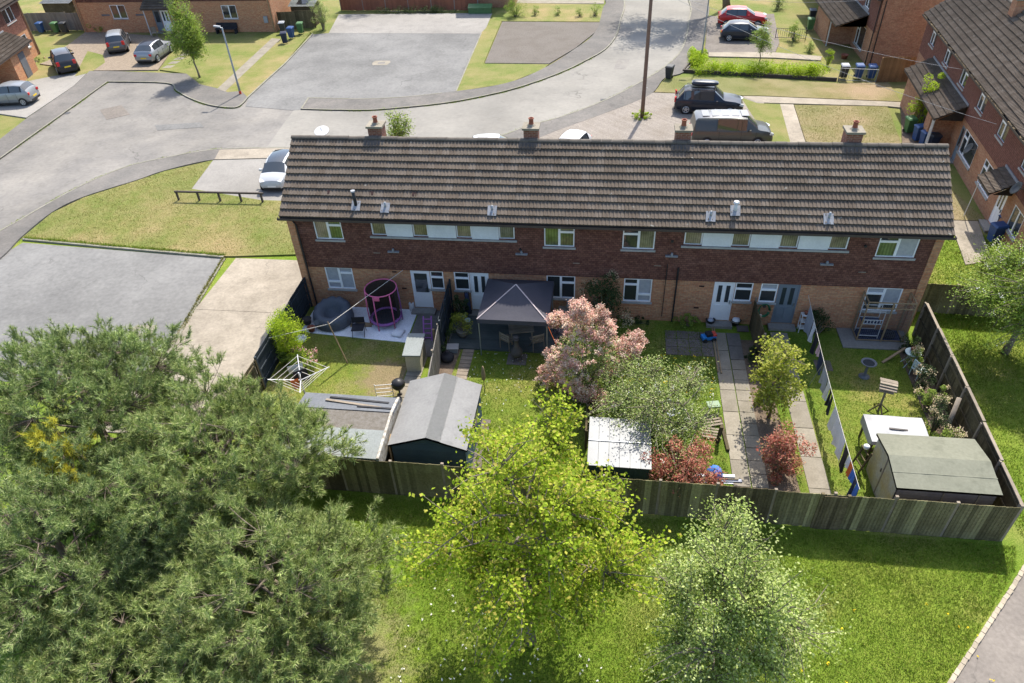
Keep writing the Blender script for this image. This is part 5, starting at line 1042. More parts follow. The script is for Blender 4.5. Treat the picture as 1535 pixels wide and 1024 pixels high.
# ---------------------------------------------------------------- wheelie bins
def make_bin(name, body, lid, loc, rz, label, group='wheelie bins', s=1.):
    t = empty(name, loc, rz, label, 'wheelie bin', group); w0, w1, h = .21*s, .28*s, .93*s
    mb = MB(); a = [(-w0, -w0, .06), (w0, -w0, .06), (w0, w0*.8, .06), (-w0, w0*.8, .06), (-w1, -w1, h), (w1, -w1, h), (w1, w1, h), (-w1, w1, h)]
    mb.add(a, [(3, 2, 1, 0), (4, 5, 6, 7), (0, 1, 5, 4), (1, 2, 6, 5), (2, 3, 7, 6), (3, 0, 4, 7)]); mb.box(-w1-.015, w1+.015, -w1-.015, w1+.015, h-.05, h-.01); mb.build('body', body, t)
    ld = MB(); k = w1+.03; ld.add([(-k, -k, h), (k, -k, h), (k, k, h+.03), (-k, k, h+.03), (-k*.8, -k*.7, h+.075), (k*.8, -k*.7, h+.075), (k*.85, k, h+.10), (-k*.85, k, h+.10)], [(0, 1, 5, 4), (1, 2, 6, 5), (2, 3, 7, 6), (3, 0, 4, 7), (4, 5, 6, 7), (3, 2, 1, 0)]); ld.build('lid', lid, t)
    MB().tube([(-w1, w1+.07, h-.02), (w1, w1+.07, h-.02)], .018, 6).build('handle', body, t)
    for sx in (-1, 1): MB().tube([(sx*(w0-.02), w0*.8, .10), (sx*(w0+.05), w0*.8, .10)], .10, 10).build('wheel', 'tyre', t)
    return t
B = [('bin_blue', 'bin_blue', (-45.88, 45.42, 0), 0, 'blue bin left of the green bin by the top left fence'), ('bin_green', 'bin_green', (-44.16, 45.39, 0), 0, 'green bin between blue and black bins by the top left fence'), ('bin_black', 'bin_black', (-43.15, 45.37, 0), .1, 'black bin beside the green bin by the top left fence'),
 ('bin_black', 'bin_lid_grey', (-18.96, 44.98, 0), .2, 'grey lidded bin at the back of the cluster by the verge'), ('bin_blue', 'bin_blue', (-17.36, 43.18, 0), -.1, 'blue bin in the cluster by the verge of the top parking lot'), ('bin_green', 'bin_green', (-16.97, 44.72, 0), .1, 'green bin in the cluster by the verge of the top parking lot'), ('bin_navy', 'bin_navy', (-17.39, 41.48, 0), .3, 'dark navy bin at the front of the cluster by the verge'),
 ('bin_black', 'bin_black', (18.53, 31.95, 0), -.4, 'lone black bin on the pavement edge beyond the telegraph pole'), ('bin_blue', 'bin_blue', (32.95, 32.23, 0), 0, 'left one of two blue bins behind the metal gate'), ('bin_blue', 'bin_blue', (33.85, 32.09, 0), 0, 'right one of two blue bins behind the metal gate'), ('bin_black', 'bin_lid_grey', (31.86, 32.22, 0), 0, 'grey lidded bin behind the metal gate'),
 ('bin_green', 'bin_green', (33.65, 21.73, 0), .2, 'green bin half inside the climbing shrub'), ('bin_blue', 'bin_blue', (33.82, 20.45, 0), -1.4, 'blue bin beside the green bin under the long porch'), ('bin_blue', 'bin_blue', (33.95, 19.53, 0), -1.4, 'blue bin next to the dark bin under the long porch'), ('bin_navy', 'bin_black', (34.24, 19.03, 0), -1.4, 'dark lidded bin nearest the terrace roof under the long porch'),
 ('bin_blue', 'bin_blue', (33.81, 7.85, 0), -1.4, 'blue bin by the right edge next to the small porch path'), ('bin_navy', 'bin_blue', (34.51, 8.69, 0), -1.4, 'navy bin behind the blue bin beside the small porch'),
 ('bin_green', 'bin_green', (31.75, 44.98, 0), 0, 'green bin in front of the far right porch'), ('bin_black', 'bin_lid_grey', (32.49, 47.99, 0), 0, 'black bin behind the green bin at the far right porch')]
for i, (bd, ld, p, rz, lb) in enumerate(B): make_bin('wheelie_bin', bd, ld, (p[0], p[1], .08), rz, lb)
# ---------------------------------------------------------------- sheds
t = empty('garden_shed', (3.2, -10.85, 0), 0, 'low shed with a patched slate and mossy felt roof behind the pine', 'shed')
MB().box(.08, 3.5, .08, 2.7, -.02, 1.80).build('wall', 'fence_dark', t)
mb = MB(); mb.add([(-.05, 2.85, 1.92), (3.62, 2.85, 1.92), (3.62, 1.95, 2.06), (-.05, 1.95, 2.06), (-.05, 2.85, 1.88), (3.62, 2.85, 1.88), (3.62, 1.95, 2.0), (-.05, 1.95, 2.0)], [(0, 1, 2, 3), (7, 6, 5, 4), (0, 4, 5, 1), (1, 5, 6, 2), (3, 7, 4, 0)]).build('slate_felt', 'felt_slate', t)
MB().add([(-.05, 1.95, 2.03), (3.55, 1.95, 2.03), (3.55, 1.1, 1.93), (-.05, 1.1, 1.93)], [(3, 2, 1, 0)]).build('mossy_felt', 'felt_mossy', t)
MB().add([(-.05, 1.14, 1.945), (3.5, 1.14, 1.945), (3.5, -.06, 1.80), (-.05, -.06, 1.80), (-.05, -.06, 1.74), (3.5, -.06, 1.74), (3.5, 1.14, 1.88), (-.05, 1.14, 1.88)], [(3, 2, 1, 0), (4, 5, 2, 3), (1, 2, 5, 6)]).build('pale_felt', 'felt_pale', t)
MB().add([(3.51, -.08, 1.2), (3.51, 2.86, 1.2), (3.51, 2.86, 1.95), (3.51, 1.95, 2.10), (3.51, -.08, 1.86), (3.60, -.08, 1.2), (3.60, 2.86, 1.2), (3.60, 2.86, 1.95), (3.60, 1.95, 2.10), (3.60, -.08, 1.86)], [(0, 1, 2, 3, 4), (9, 8, 7, 6, 5), (3, 2, 7, 8), (4, 3, 8, 9), (0, 4, 9, 5)]).build('bargeboard', 'flaky_white', t)
for i, (x, y, L, an, w_) in enumerate(((1.0, 2.55, 2.3, -.06, .09), (.9, 2.3, 2.2, -.12, .11), (2.2, 2.15, 1.3, -.02, .08))):
    o = MB().cbox((0, 0, 0), (L, w_, .035)).build('loose_plank', 'black_plastic' if i != 1 else 'timber_grey'); o.location = (3.2+x+L/2, -10.85+y, 2.06+.0-(y-1.95)*.155+.02); o.rotation_euler = (-.155, 0, an)
    tag(o, ('dark plank lying along the back edge of the flat shed roof', 'grey plank lying across the flat shed roof', 'short dark plank lying at the middle of the flat shed roof')[i], 'plank')
def apex_shed(label, x0, x1, y0, y1, he, hr, axis, wall, felt, strip=None, rx=None, ov=.1):
    """pitched shed; axis 'y': ridge runs along y"""
    t = empty('garden_shed', ((x0+x1)/2, (y0+y1)/2, 0), 0, label, 'shed'); a, b = (x1-x0)/2, (y1-y0)/2; rxo = 0 if rx is None else rx
    def sw(p): return p if axis == 'y' else (p[1], p[0], p[2])
    A, Bq = (a, b) if axis == 'y' else (b, a)
    mb = MB(); fl = (lambda f: f) if axis == 'y' else (lambda f: tuple(reversed(f)))
    # clapboard walls as overlapping courses
    n = 13
    for k in range(n):
        z0, z1 = he*k/n, he*(k+1)/n
        for (p, q, nx, ny) in (((-A, -Bq), (A, -Bq), 0, -1), ((A, -Bq), (A, Bq), 1, 0), ((A, Bq), (-A, Bq), 0, 1), ((-A, Bq), (-A, -Bq), -1, 0)):
            o1, o2 = .022, .004
            mb.add([sw((p[0]+nx*o1, p[1]+ny*o1, z0)), sw((q[0]+nx*o1, q[1]+ny*o1, z0)), sw((q[0]+nx*o2, q[1]+ny*o2, z1)), sw((p[0]+nx*o2, p[1]+ny*o2, z1))], [fl((0, 1, 2, 3))])
    for s in (-1, 1):
        f = (0, 1, 2) if s < 0 else (2, 1, 0)
        mb.add([sw((-A, s*Bq, he)), sw((A, s*Bq, he)), sw((rxo, s*Bq, hr-.03))], [fl(f)])
    mb.build('wall', wall, t)
    for s in (-1, 1):
        m = MB(); e = A+ov; sl = (hr-he)/A; ze_ = he-sl*ov; rg = random.Random(int(x0*10)+s); rows = 7; cols = 9; g = []
        for i in range(cols+1):
            for j in range(rows+1):
                f = j/rows; x = s*e*(1-f)+rxo*f; y = -Bq-ov+(2*Bq+2*ov)*i/cols; z = ze_*(1-f)+hr*f
                if 0 < i < cols and 0 < j < rows: z += rg.uniform(-.006, .012)
                g.append(sw((x, y, z)))
        fs = [(i*(rows+1)+j, i*(rows+1)+j+1, (i+1)*(rows+1)+j+1, (i+1)*(rows+1)+j) for i in range(cols) for j in range(rows)]
        if (s > 0) != (axis == 'y'): fs = [tuple(reversed(f)) for f in fs]
        fs = [tuple(reversed(f)) for f in fs]
        m.add(g, fs); c = sw
        for (p, q) in (((s*e, -Bq-ov), (s*e, Bq+ov)),): m.add([c((p[0], p[1], ze_)), c((q[0], q[1], ze_)), c((q[0], q[1], ze_-.09)), c((p[0], p[1], ze_-.09))], [(0, 1, 2, 3), (3, 2, 1, 0)])
        for yy in (-Bq-ov, Bq+ov): m.add([c((s*e, yy, ze_)), c((rxo, yy, hr)), c((rxo, yy, hr-.09)), c((s*e, yy, ze_-.09))], [(0, 1, 2, 3), (3, 2, 1, 0)])
        o = m.build('roof_slope', felt, t, True)
        if strip and s == strip[1]:
            w_ = strip[2]; q = MB(); f1 = w_/A
            q.add([sw((rxo, -Bq-ov, hr+.012)), sw((rxo, Bq+ov, hr+.012)), sw((s*w_, Bq+ov, hr-sl*w_+.02)), sw((s*w_, -Bq-ov, hr-sl*w_+.02))], [(0, 1, 2, 3), (3, 2, 1, 0)]).build('felt_strip', strip[0], t)
    return t
ts = apex_shed('teal shed with a pale grey felt pitched roof beside the flat roofed shed', 7.0, 9.62, -10.1, -6.95, 1.78, 2.25, 'y', 'shed_teal', 'felt_grey', ('felt_light', 1, .5))
MB().cbox((-1.42, -1.35, .9), (.05, .5, 1.6), .1).build('side_board', 'timber', ts); MB().box(1.335, 1.36, .1, .8, .95, 1.4).build('window', 'glass', ts)
tr_ = apex_shed('grey shed with a green felt roof in the corner of the fourth garden', 23.75, 26.7, -10.45, -8.25, 1.78, 1.99, 'x', 'shed_wood', 'felt_green', ov=.09)
MB().add([(-1.502, -1.08, .02), (-1.502, 1.08, .02), (-1.502, 1.08, 1.70), (-1.502, 0, 1.93), (-1.502, -1.08, 1.70)], [(0, 4, 3, 2, 1)]).build('ply_end', 'shed_ply', tr_)
MB().box(-1.515, -1.503, -.03, .03, .02, 1.90).build('cover_strip', 'timber_grey', tr_); MB().box(-1.53, -1.51, .12, .16, 1.0, 1.15).build('hasp', 'cast_iron', tr_)
for x in (-.1, .95): MB().box(x, x+.05, -1.14, -1.128, .1, 1.66).build('cover_strip', 'timber_grey', tr_)
MB().bar((-1.58, -.62, 1.878), (1.58, -.62, 1.878), .03, .012).build('felt_batten', 'felt_green', tr_)
t = empty('metal_shed', (14.95, -9.25, 0), 0, 'low metal shed with a white ribbed roof beneath the apple tree', 'shed')
MB().box(-1.02, 1.02, -.98, .98, 0, 1.55).build('wall', 'shed_green', t)
for i in range(12): MB().box(-1.0+i*.17, -.93+i*.17, -1.0, -.982, 0, 1.55).build('wall_rib', 'shed_green', t)
for i in range(6): MB().add([(-1.08+i*.36, -1.06, 1.56), (-.73+i*.36, -1.06, 1.56), (-.73+i*.36, 1.06, 1.74), (-1.08+i*.36, 1.06, 1.74), (-1.08+i*.36, -1.06, 1.53), (-.73+i*.36, -1.06, 1.53), (-.73+i*.36, 1.06, 1.71), (-1.08+i*.36, 1.06, 1.71)], [(0, 1, 2, 3), (7, 6, 5, 4), (0, 4, 5, 1), (3, 2, 6, 7), (0, 3, 7, 4), (1, 5, 6, 2)]).build('roof_sheet', 'metal_roof_white', t)
MB().bar((-1.08, 0, 1.67), (1.08, 0, 1.67), .03, .02).build('roof_seam', 'galv', t)
t = empty('garden_shed', (-45.5, 50.5, 0), 0, 'shed with a pale ribbed roof beyond the top left fence', 'shed')
MB().box(-2.0, 1.2, -1.5, 1.5, 0, 2.1).build('wall', 'fence_dark', t); MB().add([(-2.2, -1.7, 2.1), (1.4, -1.7, 2.1), (1.4, 1.7, 2.7), (-2.2, 1.7, 2.7)], [(0, 1, 2, 3), (3, 2, 1, 0)]).build('roof', 'metal_roof_white', t)
t = empty('garden_shed', (-41.0, 49.8, 0), 0, 'brown roofed shed against the wall of the top left house', 'shed')
MB().box(-1.9, .9, -1.5, 1.5, 0, 2.0).build('wall', 'fence_dark', t); MB().add([(-2.1, -1.8, 2.0), (1.0, -1.8, 2.0), (1.0, 1.7, 2.7), (-2.1, 1.7, 2.7)], [(0, 1, 2, 3), (3, 2, 1, 0)]).build('roof', 'felt_mossy', t)
t = empty('garden_shed', (-17.6, 48.6, 0), 0, 'small greenhouse roofed shed behind the dark fence at the top', 'shed')
MB().box(-1.2, 1.2, -1.0, 1.0, 0, 1.9).build('wall', 'fence_dark', t); MB().add([(-1.4, -1.2, 1.9), (1.4, -1.2, 1.9), (1.4, 1.2, 2.5), (-1.4, 1.2, 2.5)], [(0, 1, 2, 3), (3, 2, 1, 0)]).build('roof', 'felt_pale', t)
MB().add([(-.6, -.8, 2.04), (.6, -.8, 2.04), (.6, .6, 2.37), (-.6, .6, 2.37)], [(0, 1, 2, 3), (3, 2, 1, 0)]).build('skylight', 'window_glass', t)
# ---------------------------------------------------------------- first garden
def ring(c, R_, r_, n=28, m=8, sx=1, sy=1, wob=0, seed=1):
    rg = random.Random(seed); mb = MB(); vs = []
    for i in range(n):
        a = 2*math.pi*i/n; w_ = 1+(.5-((i*7) % 5)/5)*wob
        for j in range(m):
            b = 2*math.pi*j/m; R2 = R_+r_*math.cos(b)*w_; vs.append((c[0]+sx*R2*math.cos(a), c[1]+sy*R2*math.sin(a), c[2]+r_*1.0*math.sin(b)*w_))
    fs = [(i*m+j, ((i+1) % n)*m+j, ((i+1) % n)*m+(j+1) % m, i*m+(j+1) % m) for i in range(n) for j in range(m)]
    return mb.add(vs, fs)
t = empty('lounge_chair', (1.65, -1.19, 0), .1, 'huge round dark grey beanbag style lounge seat on the white gravel', 'seat')
rg = random.Random(2); mb = MB(); n = 30
prof = [(.80, .0), (.92, .12), (.95, .3), (.93, .5), (.86, .68), (.74, .80), (.60, .80), (.47, .70), (.36, .52), (.28, .34), (.14, .26), (.01, .25)]
for i, (r_, z) in enumerate(prof):
    for j in range(n):
        a = 2*math.pi*j/n; back = .5+.5*math.sin(a); k = 1+(.05 if i > 3 else .02)*abs(math.sin(5.5*a+.3*i))*1.4-.02+(.03*math.sin(15*a) if i > 4 else 0); zz = z*(.80+.32*back)+(.075*abs(math.sin(5.5*a+.3*i))-.03+.02*math.sin(17*a) if 3 < i < 9 else 0)
        mb.v.append((r_*k*math.cos(a), r_*k*math.sin(a), zz))
mb.f = [(i*n+j, i*n+(j+1) % n, (i+1)*n+(j+1) % n, (i+1)*n+j) for i in range(len(prof)-1) for j in range(n)]; mb.m = [0]*len(mb.f); mb.add(mb.v[-n:], [tuple(range(n))])
mb.build('seat_body', 'beanbag', t, True)
MB().cbox((-.45, -.72, .55), (.5, .05, .22), .5, rx=-.5).build('side_pocket', 'beanbag', t)
t = empty('trampoline', (4.15, -1.06, 0), 0, 'small pink and purple trampoline with a dark safety net by the wall', 'trampoline')
ring((0, 0, .34), .68, .07, 26, 6).build('padding', 'purple', t, True); MB().lathe([(.0, .33), (.6, .33), (.6, .345), (.0, .345)], n=24).build('jumping_mat', 'fabric_black', t)
ring((0, 0, 1.95), .72, .028, 26, 6).build('top_ring', 'pink', t, True)
for k in range(6):
    a = math.pi*2*k/6+.3; c_, s_ = math.cos(a), math.sin(a); MB().tube([(.74*c_, .74*s_, 0), (.76*c_, .76*s_, .9), (.72*c_, .72*s_, 1.95)], .03, 7).build('pole', 'pink' if s_ < 0 else 'purple', t, True)
mb = MB(); n = 40
for j in range(n):
    a0, a1 = 2*math.pi*j/n, 2*math.pi*(j+1)/n
    if math.sin((a0+a1)/2) > -.25:
        mb.add([(.69*math.cos(a0), .69*math.sin(a0), .38), (.69*math.cos(a1), .69*math.sin(a1), .38), (.69*math.cos(a1), .69*math.sin(a1), 1.93), (.69*math.cos(a0), .69*math.sin(a0), 1.93)], [(0, 1, 2, 3)])
    else:
        for z0 in (.5, .75, 1.0, 1.25, 1.5, 1.75): mb.bar((.69*math.cos(a0), .69*math.sin(a0), z0), (.69*math.cos(a1), .69*math.sin(a1), z0), .006)
        mb.bar((.69*math.cos(a0), .69*math.sin(a0), .38), (.69*math.cos(a0), .69*math.sin(a0), 1.93), .006)
mb.build('safety_net', 'net_dark', t); MB().box(-.14, .14, -.79, -.74, 1.78, 1.93).build('badge', 'pink', t)
o = MB().lathe([(0, 0), (.10, .03), (.14, .1), (.12, .18), (0, .22)], n=12).build('toy_ball', 'fabric_pink', None, True); o.location = (Vector((4.14, -1.37, 0))+Vector((0, 0, .03))); tag(o, 'pale pink ball at the front edge of the trampoline', 'ball')
def chair(name, label, loc, rz, seat, frame, w_=.5, h=.82, sh=.43, cat='chair', group=None, slats=False):
    t = empty(name, loc, rz, label, cat, group); a = w_/2
    if slats:
        for k in range(4): MB().box(-a, a, -a+k*.125, -a+.09+k*.125, sh, sh+.025).build('seat_slat', seat, t)
        for k in range(3): MB().box(-a, a, a-.02, a+.01, sh+.12+k*.12, sh+.20+k*.12).build('back_slat', seat, t)
    else:
        MB().box(-a, a, -a, a, sh, sh+.03).build('seat', seat, t); MB().box(-a, a, a-.03, a, sh+.08, h).build('backrest', seat, t)
    for sx in (-1, 1):
        MB().bar((sx*a, -a, 0), (sx*a, a*.6, sh+.1), .025).build('leg', frame, t); MB().bar((sx*a, a, 0), (sx*a, a, h), .025).build('leg', frame, t)
    return t
chair('folding_chair', 'black folding chair on the front edge of the white gravel', (3.13, -2.09, 0), .15, 'fabric_black', 'black_plastic', .55)
o = MB().cbox((0, 0, .03), (1.0, .22, .04), .06).cbox((.1, .15, .05), (.9, .1, .03), -.1).build('loose_boards', 'timber'); o.location = Vector((2.99, -1.50, 0))+Vector((0, .1, .5)); 
o.location = Vector((3.03, -1.45, 0))+Vector((0, 0, .03)); tag(o, 'tan boards lying behind the black folding chair', 'boards')
mb = MB().lathe([(.02, 0), (.3, .02), (.36, .08), (.3, .15), (.02, .19)], n=4).xf(Matrix.Rotation(.6, 4, 'Z')); o = mb.build('cushion', 'fabric_white', None, True); o.location = Vector((4.93, -1.95, 0))+Vector((0, 0, .03)); tag(o, 'white cushion lying at the corner of the white gravel', 'cushion')
t = empty('clothes_prop', (3.19, -4.1, .02), 0, 'wooden clothes prop leaning on the first lawn', 'clothes prop')
top = Vector((2.79, -4.10, 2.15))-Vector((3.19, -4.1, .02)); MB().bar((0, 0, 0), top, .04).build('pole', 'timber', t); MB().bar(top, top+Vector((-.05, .05, .1)), .03).build('fork', 'timber', t)
tp_ = Vector((3.19, -4.1, .02))+top
mb = MB(); o0 = Vector((.2, -4.6, 1.65)); mb.tube([(0, 0, 0), tuple(tp_-o0), tuple(Vector((5.0, -.08, 2.3))-o0)], .012, 5); o = mb.build('washing_line', 'rope'); o.location = o0; tag(o, 'empty washing line running over the clothes prop to the house wall', 'washing line')
t = empty('storage_box', (6.29, -4.43, 0), .06, 'cream garden storage box with a pale sloping lid against the grey fence', 'storage box')
MB().box(-.32, .3, 0, 1.25, 0, 1.0).build('body', 'cream', t); MB().add([(-.4, -.08, 1.0), (.36, -.08, 1.0), (.36, 1.33, 1.08), (-.4, 1.33, 1.08), (-.4, -.08, .94), (.36, -.08, .94), (.36, 1.33, 1.02), (-.4, 1.33, 1.02)], [(0, 1, 2, 3), (0, 4, 5, 1), (3, 7, 4, 0), (1, 5, 6, 2), (2, 6, 7, 3)]).build('lid', 'felt_pale', t)
MB().box(-.33, -.325, .58, .62, .1, .9).build('door_gap', 'fascia', t)
o = MB().lathe([(0, 0), (.16, .02), (.2, .12), (.12, .22), (.05, .3), (0, .32)], n=10).build('toy_bag', 'toy_red', None, True); o.location = (5.70, -2.53, 0.04); tag(o, 'red and white toy bundle behind the cream storage box', 'toy')
t = empty('toy_slide', (6.37, -1.99, 0), .1, 'purple plastic toy slide frame beside the fence post', 'toy')
for sx in (-.18, .18): MB().bar((sx, -.3, 0), (sx, .3, .95), .06, .08).build('side_rail', 'purple', t)
for k in range(5): MB().bar((-.18, -.22+k*.11, .12+k*.18), (.18, -.22+k*.11, .12+k*.18), .04).build('rung', 'purple', t)
o = MB().box(-.05, .05, -.05, .05, 0, 1.15).build('fence_stub_post', 'timber'); o.location = (6.9, -2.9, .03); tag(o, 'short pale timber post beside the purple toy slide', 'post')
t = empty('rotary_airer', (2.35, -6.75, 0), .4, 'white rotary clothes airer standing beside the pine', 'clothes airer')
MB().tube([(0, 0, 0), (0, 0, 1.75)], .03, 8).build('post', 'white_paint', t)
for k in range(4):
    a = k*math.pi/2; MB().bar((0, 0, 1.35), (1.2*math.cos(a), 1.2*math.sin(a), 1.72), .03).build('arm', 'white_paint', t)
mb = MB()
for f in (.35, .55, .75, .95):
    for k in range(4):
        a, b = k*math.pi/2, (k+1)*math.pi/2; mb.bar((1.2*f*math.cos(a), 1.2*f*math.sin(a), 1.35+.37*f), (1.2*f*math.cos(b), 1.2*f*math.sin(b), 1.35+.37*f), .012)
mb.build('lines', 'rope', t)
def garment(name, label, a, b, drop, mt, seed, group='washing on the line', mats=None):
    a, b = Vector(a), Vector(b); rg = random.Random(seed); n, m_ = 8, 7; u = b-a; sd = Vector((-u.y, u.x, 0)).normalized(); mb = MB(); ph = rg.uniform(0, 6)
    o0 = a.lerp(b, .5); o0.z -= drop
    for i in range(n+1):
        for j in range(m_+1):
            f, g = i/n, j/m_; pinch = 1-.12*g*math.sin(f*math.pi*2+ph); w_ = .05*g*math.sin(f*9+ph)+.03*g*math.sin(f*17)
            p = a+u*(.5+(f-.5)*pinch)+sd*w_-Vector((0, 0, drop*g*(1-.12*math.sin(f*5+ph)))); mb.v.append(tuple(p-o0))
    mb.f = [(i*(m_+1)+j, i*(m_+1)+j+1, (i+1)*(m_+1)+j+1, (i+1)*(m_+1)+j) for i in range(n) for j in range(m_)]; mb.m = [0]*len(mb.f)
    # a second, inner layer gives the cloth its thickness
    k = len(mb.v); mb.v += [(p[0]+sd.x*.012, p[1]+sd.y*.012, p[2]) for p in mb.v]; mb.f += [tuple(q+k for q in reversed(f)) for f in mb.f]; mb.m = [0]*len(mb.f)
    o = mb.build(name, mt, None, True); o.location = o0; tag(o, label, 'laundry', group); return o
garment('hanging_shirt', 'white garment hung on the rotary airer', (1.65, -6.3, 1.6), (2.2, -6.0, 1.6), .5, 'fabric_white', 1, 'washing on the rotary airer')
garment('hanging_shirt', 'black garment hung on the rotary airer', (2.0, -6.6, 1.58), (2.45, -6.25, 1.58), .6, 'fabric_black', 2, 'washing on the rotary airer')
garment('hanging_shirt', 'small orange garment hung on the rotary airer', (2.1, -7.1, 1.58), (2.35, -6.9, 1.58), .45, 'fabric_orange', 3, 'washing on the rotary airer')
def lathe_thing(name, label, cat, loc, prof, mt, n=14, parts=()):
    t = empty(name, loc, 0, label, cat); MB().lathe(prof, n=n).build('body', mt, t, True)
    for nm, pr, m2 in parts: MB().lathe(pr, n=n).build(nm, m2, t, True)
    return t
lathe_thing('kettle_barbecue', 'round black kettle barbecue beside the corner of the teal shed', 'barbecue', (6.01, -5.87, 0), [(.05, .35), (.2, .42), (.28, .55), (.29, .62)], 'black_plastic', parts=(('lid', [(.29, .62), (.26, .72), (.15, .82), (.02, .86)], 'black_plastic'), ('foot', [(.16, 0), (.03, .1), (.05, .36)], 'cast_iron')))
t = empty('wire_rack', (5.44, -6.07, 0), .2, 'folded white wire rack standing behind the flat roofed shed', 'rack')
for z in (.1, .3, .5, .7): MB().bar((-.35, -.0, z), (.35, 0, z), .018).build('rung', 'white_paint', t)
for sx in (-.35, .35): MB().bar((sx, 0, 0), (sx, 0, .75), .022).build('leg', 'white_paint', t)
lathe_thing('plant_pot', 'pale basin among the pots along the left garden fence', 'pot', (0.59, -2.77, 0), [(.12, 0), (.22, .08), (.27, .2), (.24, .2), (.18, .1), (.02, .08)], 'fabric_white')
lathe_thing('plant_pot', 'dark plant pot in the corner behind the round lounge seat', 'pot', (0.44, -1.49, 0), [(.14, 0), (.2, .3), (.23, .32), (.2, .32), (.18, .26), (.01, .25)], 'cast_iron')
lathe_thing('plant_pot', 'brown plant pot behind the pale basin', 'pot', (0.83, -2.02, 0), [(.12, 0), (.17, .24), (.2, .26), (.17, .26), (.14, .2), (.01, .2)], 'terracotta')
lathe_thing('drum', 'white drum standing beside the first white back door', 'drum', (5.13, -0.04, 0), [(.11, 0), (.13, .04), (.13, .42), (.11, .45), (.07, .45), (.06, .3)], 'white_paint')
# ---------------------------------------------------------------- second garden
t = struct(empty('decking', (7.35, -2.75, 0)))
for i in range(19): MB().box(0, 5.3, i*.143, i*.143+.137, 0, .115).build('deck_board', 'decking', t)
MB().box(0, 5.3, -.03, -.003, -.02, .11).build('deck_edge', 'decking', t)
t = empty('gazebo', (10.42, -1.62, .1), 0, 'dark grey pop up gazebo standing on the decking', 'gazebo'); a, b, zc, zp = 1.5, 1.52, 1.93, 2.72
for sx in (-1, 1):
    for sy in (-1, 1):
        o = MB().box(sx*a*.965-.022, sx*a*.965+.022, sy*b*.965-.022, sy*b*.965+.022, -.1 if sy < 0 else 0, zc-.02).build('leg', 'galv', t); MB().box(sx*a*.965-.06, sx*a*.965+.06, sy*b*.965-.06, sy*b*.965+.06, -.1 if sy < 0 else 0, -.08 if sy < 0 else .02).build('foot', 'black_plastic', o)
cs = [(-a, -b), (a, -b), (a, b), (-a, b)]; rg = random.Random(6)
for q in range(4):
    p0, p1 = cs[q], cs[(q+1) % 4]; mb = MB(); K = 10; g = []
    for i in range(K+1):
        for j in range(K+1):
            f, r_ = i/K, j/K; x, y = p0[0]+(p1[0]-p0[0])*f, p0[1]+(p1[1]-p0[1])*f
            sag = -.07*math.sin(f*math.pi)*math.sin(r_*math.pi)*(1-r_*.3)
            g.append((x*(1-r_), y*(1-r_), zc+(zp-zc)*r_**1.0+sag+(rg.uniform(-.008, .008) if 0 < i < K and 0 < j < K else 0)))
    mb.add(g, [(i*(K+1)+j, (i+1)*(K+1)+j, (i+1)*(K+1)+j+1, i*(K+1)+j+1) for i in range(K) for j in range(K)]); mb.build('canopy_panel', 'canopy', t, True)
    dx, dy = p1[0]-p0[0], p1[1]-p0[1]; nx, ny = dy/abs(dx+dy), -dx/abs(dx+dy); nx, ny = (nx, ny) if (nx*p0[0]+ny*p0[1]) > 0 else (-nx, -ny)
    mb = MB(); mb.add([(p0[0], p0[1], zc), (p1[0], p1[1], zc), (p1[0]+nx*.02, p1[1]+ny*.02, zc-.2), (p0[0]+nx*.02, p0[1]+ny*.02, zc-.2)], [(0, 1, 2, 3)]); mb.build('valance', 'canopy', t)
for sx in (-1, 1): MB().bar((sx*a, -b, zc+.010), (0, 0, zp+.008), .05, .012).build('seam_tape', 'canopy_light', t)
MB().tube([(1.48, -1.5, 1.75), (2.5, -2.6, .0)], .012, 5).build('guy_rope', 'fabric_orange', t)
t = empty('patio_table', (10.6, -1.9, .115), .2, 'brown wooden patio table beneath the gazebo', 'table')
for k in range(5): MB().box(-.55, .55, -.5+k*.2, -.32+k*.2, .68, .72).build('top_slat', 'timber_grey', t)
for sx in (-.45, .45):
    for sy in (-.4, .4): MB().box(sx-.03, sx+.03, sy-.03, sy+.03, 0, .68).build('leg', 'timber_grey', t)
for i, (x, y, rz, w_) in enumerate(((10.1, -2.55, 2.6, 'on the left front'), (11.35, -2.5, 3.6, 'on the right front'), (10.5, -1.0, .1, 'behind the table'))):
    chair('patio_chair', 'brown wooden patio chair beneath the gazebo, '+w_, (x, y, .115), rz, 'timber_grey', 'timber_grey', .5, .9, group='chairs beneath the gazebo', slats=True)
t = empty('chiminea', (10.57, -3.29, 0), 0, 'dark cast iron chiminea on a slab in front of the gazebo', 'chiminea')
MB().box(-.42, .42, -.35, .4, -.02, .045).build('slab', 'patio_slab', t)
MB().lathe([(.1, .2), (.22, .28), (.27, .42), (.24, .58), (.13, .72), (.095, .95), (.085, 1.12), (.12, 1.15), (.12, 1.18), (.03, 1.2)], n=16).build('body', 'cast_iron', t, True)
for k in range(3): aa = k*2.09; MB().bar((.22*math.cos(aa), .22*math.sin(aa), .04), (.16*math.cos(aa), .16*math.sin(aa), .32), .035).build('leg', 'cast_iron', t)
MB().lathe([(.02, 0), (.10, .02), (.13, .06), (.05, .08)], (0, 0, 1.24), 12).build('rain_cap', 'cast_iron', t)
lathe_thing('plant_pot', 'round clay pot holding the yellow green shrub on the decking', 'pot', (7.95, -1.95, .115), [(.14, 0), (.24, .16), (.27, .34), (.29, .36), (.25, .36), (.22, .3), (.01, .3)], 'clay')
lathe_thing('plant_pot', 'teal glazed pot in the dim corner of the decking', 'pot', (7.72, -0.69, 0.115), [(.11, 0), (.18, .16), (.2, .3), (.17, .3), (.14, .22), (.01, .22)], 'pot_blue')
